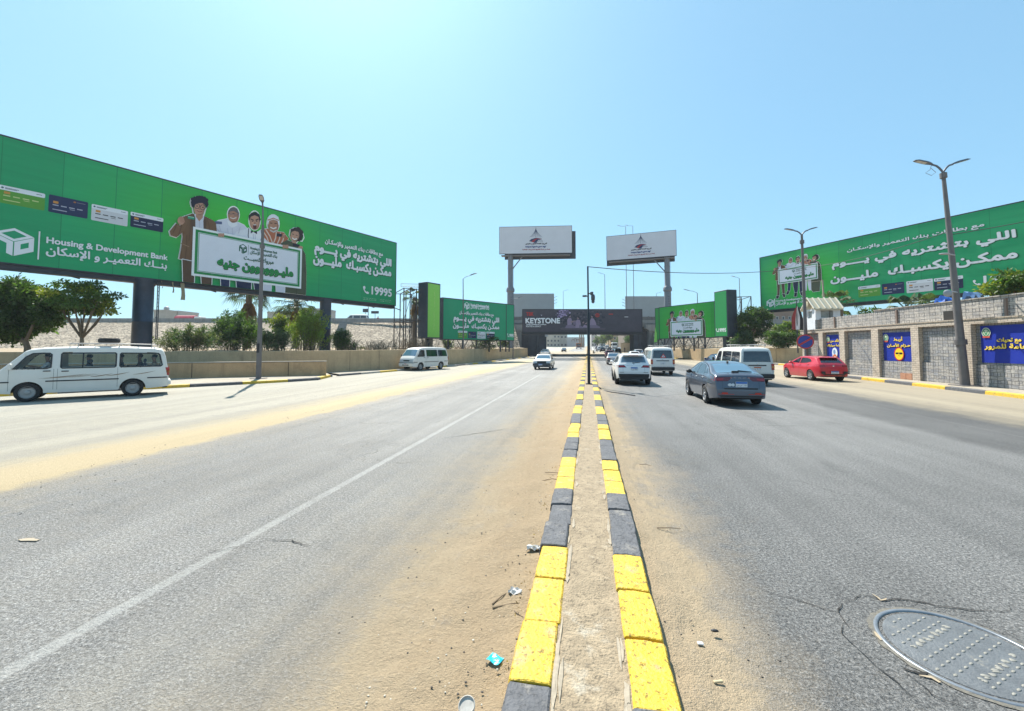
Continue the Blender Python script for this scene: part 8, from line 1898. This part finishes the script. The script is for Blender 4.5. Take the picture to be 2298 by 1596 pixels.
# ------------------------------------------------------------------ small things on the ground
mh = thing('manhole_cover', 'round grey steel manhole cover set in the road at the lower right', 'manhole cover', (2.411, 3.365, 0)); MR = .452
M_IRON = mat('worn_manhole_steel', (.135,.142,.148), .5, metal=.2, var=.25, vs=7, bump=.35, bs=60, dirt=(.24,.22,.185), dsc=4, dlim=.58)
b = MB(); b.lathe([(MR-.035,-.03), (MR-.035,.008), (MR-.028,.016), (MR-.006,.016), (MR,.010), (MR,-.03)], 72); 
b2 = MB(); rings = []
for k in range(72):
    a = 2*math.pi*k/72; c, s_ = math.cos(a), math.sin(a); rings.append([((MR+dr)*c, (MR+dr)*s_, z) for dr, z in ((-.026,-.03), (-.026,.006), (-.021,.011), (-.004,.011), (.002,.005), (.002,-.03))])
rings.append(rings[0]); b2.loft(rings, None, None, True); b2.build('frame_ring', mat('bright_worn_steel', (.25,.265,.285), .38, metal=.55, var=.25, vs=9, dirt=(.2,.18,.15), dsc=6, dlim=.6), mh, smooth=50)
b = MB(); b.lathe([(.001,.005), (MR-.06,.005), (MR-.05,.003), (MR-.045,-.02)], 64); rnd = random.Random(9)
ca, sa = math.cos(.62), math.sin(.62); b.build('lid', M_IRON, mh, smooth=30); b = MB()
for i in range(-9, 10):
    for j in range(-5, 6):
        x, y = i*.072 + (j % 2)*.036, j*.07
        if math.hypot(x, y) > MR - .09 or abs(j) in (2,) and abs(i) < 7: continue
        mt = Matrix.Translation((x*ca - y*sa, x*sa + y*ca, .0055)) @ Matrix.Rotation(.62, 4, 'Z'); b.blob((0,0,0), (.019,.009,.005), None, 8, 5, .1, i, mt)
for rr_, n in ((.16, 9), (-.16, 9)):
    for i in range(n):
        x, y = (i - n/2)*.058 + .03, rr_; 
        for q in range(3): mt = Matrix.Translation((x*ca - y*sa + rnd.uniform(-.008,.008), x*sa + y*ca + rnd.uniform(-.012,.012), .0055)); b.blob((0,0,0), (rnd.uniform(.012,.024), rnd.uniform(.008,.016), .005), None, 8, 5, .2, i, mt)
b.build('studs', mat('dusty_cast_relief', (.24,.23,.20), .7, var=.2, vs=30), mh, smooth=60)
b = MB(); rs = random.Random(3); n = 70; ro = [MR + .012 + .022*rs.random() + .018*mnoise.noise((math.cos(2*math.pi*k/n)*2.5, math.sin(2*math.pi*k/n)*2.5, 4)) for k in range(n)]
b.loft([[(ro[k]*math.cos(2*math.pi*k/n), ro[k]*math.sin(2*math.pi*k/n), .0045) for k in range(n)], [((MR - .004)*math.cos(2*math.pi*k/n), (MR - .004)*math.sin(2*math.pi*k/n), .0065) for k in range(n)]]); b.build('dirt_collar', mat('dusty_collar', (.15,.138,.115), .95, var=.3, vs=25, bump=.6, bs=50, dirt=(.13,.125,.115), dsc=12, dlim=.5), mh)
def crack(pts, w0, seed, z=.006):
    rnd = random.Random(seed); P_ = [G(*p, 0) for p in pts]; out = []
    for a, c in zip(P_[:-1], P_[1:]):
        n = max(2, int((c-a).length/.06)); out += [a.lerp(c, k/n) + Vector((rnd.gauss(0,.012), rnd.gauss(0,.012), 0)) for k in range(n)]
    out.append(P_[-1]); b = MB(); vs = []
    for i, p in enumerate(out):
        d = (out[min(i+1,len(out)-1)] - out[max(i-1,0)]).normalized(); q = Vector((-d.y, d.x, 0)) * w0*(.35 + rnd.random())*math.sin(math.pi*(i+.6)/(len(out)+.2))
        vs += [(p.x+q.x, p.y+q.y, z), (p.x-q.x, p.y-q.y, z)]
    b.add(vs, [(2*i, 2*i+1, 2*i+3, 2*i+2) for i in range(len(out)-1)]); return b
cb = MB(); CM = mat('dark_crack_fill', (.022,.02,.018), .95); CM2 = mat('crack_sand', (.36,.29,.20), .95)  # near-black and sand colours for the drawn cracks
for pts, w, s, m in (([(1690,1318),(1800,1350),(1885,1380),(1900,1408),(1962,1414)], .005, 1, CM), ([(1885,1355),(1935,1335),(1960,1342),(2040,1348),(2110,1362),(2190,1372),(2298,1366)], .006, 2, CM), ([(1885,1380),(1890,1355)], .006, 3, CM), ([(1900,1395),(1880,1420),(1925,1455),(1965,1500),(2010,1530),(2075,1590)], .004, 4, CM),
                     ([(2030,1500),(2062,1508),(2092,1516)], .012, 5, CM), ([(2020,1495),(2070,1545),(2130,1580),(2170,1596)], .004, 6, CM), ([(2180,1395),(2240,1420),(2298,1432)], .005, 7, CM), ([(1962,1340),(1975,1350),(1990,1345)], .010, 8, CM2), ([(2068,1520),(2110,1535)], .014, 9, CM2), ([(1966,1420),(1978,1440)], .01, 10, CM2),
                     ([(560,1225),(600,1213),(650,1215),(700,1228)], .008, 11, CM), ([(470,1240),(520,1232),(560,1225)], .006, 12, CM), ([(990,985),(1060,975),(1160,960)], .012, 13, CM), ([(1680,955),(1760,957),(1810,956)], .010, 14, CM)):
    k = crack(pts, w, s, .006 + s*.0004); cb.add(k.v, k.f, m)
struct(cb.build('road_cracks', None, None, fix=False))
# litter
def litter(name, label, x, y, b, m, z=.03, rot=0., cat='litter', group=None, smooth=0):
    p = G(x, y, z); o = b.build(name, m, None, smooth=smooth, loc=tuple(p), rotz=rot); return tag(o, label, cat, group)
b = MB(); n = 6; vs = [(-.045 + .09*i/n, -.035 + .07*j/n, .006*math.sin(i*1.1)*math.cos(j*.9) + .004) for j in range(n+1) for i in range(n+1)]; b.add(vs, [(j*(n+1)+i, j*(n+1)+i+1, (j+1)*(n+1)+i+1, (j+1)*(n+1)+i) for j in range(n) for i in range(n)])
litter('snack_packet', 'bright turquoise packet lying on the sand left of the median', 1111, 1480, b, mat('turquoise_foil', (.01,.42,.55), .35, var=.25, vs=60, dirt=(.6,.62,.62), dsc=55, dlim=.62), .065, -.4)
rnd = random.Random(5)
def scrap(s, seed):
    r_ = random.Random(seed); b = MB(); n = 5; vs = [((i/n-.5)*s*(1 + r_.uniform(-.2,.2)), (j/n-.5)*s*.7*(1 + r_.uniform(-.2,.2)), r_.uniform(0, s*.35)) for j in range(n+1) for i in range(n+1)]; b.add(vs, [(j*(n+1)+i, j*(n+1)+i+1, (j+1)*(n+1)+i+1, (j+1)*(n+1)+i) for j in range(n) for i in range(n)]); return b
def flat_scrap(s):
    b = MB(); P_ = [(-.6,-.1), (-.25,-.2), (.1,-.12), (.55,-.05), (.5,.12), (.2,.1), (.0,.2), (-.3,.12)]; b.prism([(x*s, y*s) for x, y in P_], 0, .006); return b
M_PAPER = mat('crumpled_paper', (.52,.51,.49), .7, var=.2, vs=25)
litter('crumpled_paper', 'crumpled white paper in the twigs against the left kerb', 1157, 1331, scrap(.10, 1), M_PAPER, .075)
litter('crumpled_paper', 'flat pale scrap of paper against the left kerb by a charcoal block', 1198, 1233, scrap(.12, 2), M_PAPER, .07)
litter('cardboard_scrap', 'pale torn cardboard lying on the left carriageway near the left edge', 66, 1212, flat_scrap(.20), mat('pale_cardboard', (.34,.28,.20), .8), .006)
b = MB(); b.lathe([(.028,-.002), (.032,.0), (.033,.01), (.03,.012), (.026,.006)], 18, None, Matrix.Rotation(.5, 4, 'X') @ Matrix.Scale(1.4, 4)); M_CUP = mat('dirty_cup_plastic', (.42,.40,.36), .6, var=.25, vs=30); litter('crushed_cup', 'crushed white cup lying on the sand at the bottom left of the median', 1048, 1586, b, M_CUP, .075, 0, smooth=40)
b = MB(); b.box((-.03,-.008,0), (.03,.008,.012), None, None, .003); litter('wood_chip', 'small pale wood chip on the sand right of the median', 1612, 1532, b, mat('pale_wood', (.5,.40,.24), .8), .03, .3)
b = MB(); b.box((-.02,-.015,0), (.02,.015,.012), None, None, .004); litter('bottle_cap', 'white bottle cap on the sand right of the median', 1572, 1446, b, M_PAPER, .03)
b = MB(); b.blob((0,0,.008), (.028,.012,.01), None, 8, 5, .2, 4); litter('dark_stone', 'flat dark stone on the sand right of the median above the bottle cap', 1604, 1418, b, M_BLK, .03)
for k, (x, y, l) in enumerate(((1150, 1362, .30), (1130, 1343, .22), (1160, 1380, .2), (1240, 1078, .3), (1245, 1062, .3), (1500, 1185, .25), (1448, 1045, .2))):
    b = MB(); a = rnd.uniform(-1, 1); b.tube([(-l/2, 0, 0), (0, rnd.uniform(-.03,.03), .015), (l/2, rnd.uniform(-.04,.04), .005)], [.006,.005,.003], None, 5); litter('dry_stick', ('thin brown stick with the crumpled paper', 'curved dry stick beside the crumpled paper', 'short dry stick below the crumpled paper', 'dark twig against the left kerb beyond the paper', 'longer twig against the left kerb farther off', 'thin stick on the sand right of the median', 'far dark stick right of the median')[k], x, y, b, M_TWIG, .06 if x < 1300 else .03, a, 'stick', 'dry sticks by the median')
# scattered pebbles, dry leaves and cigarette ends: nobody could count them
def scatter(name, n, m, size, seed, xr, yr, zf, flatk=.6, kind='stuff', label=None):
    rg = random.Random(seed); b = MB()
    for i in range(n):
        y = yr[0] + (yr[1]-yr[0]) * rg.random()**1.5; x = xr[0] + (xr[1]-xr[0])*rg.random(); s = size*(.4 + rg.random()**2*1.6)*(1 + .02*y)
        z = zf(x, y)
        if z is None: continue
        b.blob((x, y, z + s*.2), (s*rg.uniform(.7,1.3), s, s*flatk), None, 6, 4, .25, i)
    o = b.build(name, m, None, smooth=40, fix=False); o['kind'] = kind; tag(o, label, name.replace('_', ' ')); return o
dg = bpy.context.evaluated_depsgraph_get()
def zv(x, y):
    t = (abs(x) - .43) / (1.25 if x < 0 else .62); return max(0, .085*(1-min(t,1))**1.3 - .012) if t > 0 else .15
scatter('pebbles', 700, mat('dark_pebble', (.10,.085,.07), .85, var=.4, vs=30), .0045, 71, (-1.75,-.46), (1.9, 22), zv, label='dark pebbles and crumbs scattered on the sand left of the median')
scatter('pebbles', 420, MATS['dark_pebble'], .004, 72, (.47, 1.35), (1.9, 22), zv, label='dark pebbles scattered on the sand right of the median')
scatter('light_crumbs', 260, mat('pale_crumb', (.52,.47,.38), .8), .004, 73, (-1.5,-.46), (1.9, 12), zv, label='pale crumbs and cigarette ends on the sand left of the median')
V, Fc = leaves([(-.53, y, .10, .10, .42, .025) for y in (2.6, 3.3, 3.5, 4.3, 5.2, 6.1, 6.9, 8.2)], 620, .028, 74, .3, 0, .3); o = leaf_obj('dry_leaf_litter', V, Fc, leaf_mat('dry_leaf', (.22,.15,.07)), None); tag(o, 'dry brown leaf litter gathered against the left kerb', 'leaf litter', None, 'stuff')
scatter('gravel', 420, mat('grey_gravel', (.13,.12,.105), .9, var=.3, vs=20), .006, 75, (-8.6,-6.2), (4, 26), lambda x, y: 0, label='loose grey gravel along the edge of the sand streak on the left carriageway')
# ------------------------------------------------------------------ dusty air
hz = MB(); hz.box((-3050, -450, -1.6), (3050, 4550, 31)); ho = hz.build('haze')
hm = bpy.data.materials.new('dusty_air'); hm.use_nodes = True; ht = hm.node_tree; ht.nodes.remove(ht.nodes['Principled BSDF'])
pv = ht.nodes.new('ShaderNodeVolumePrincipled'); pv.inputs['Density'].default_value = .0003; pv.inputs['Color'].default_value = (.86, .93, 1.0, 1); pv.inputs['Anisotropy'].default_value = .35
ht.links.new(pv.outputs[0], ht.nodes['Material Output'].inputs['Volume']); ho.data.materials.append(hm);
tag(ho, 'thin pale dusty haze filling the air over the whole road', 'haze', None, 'stuff')
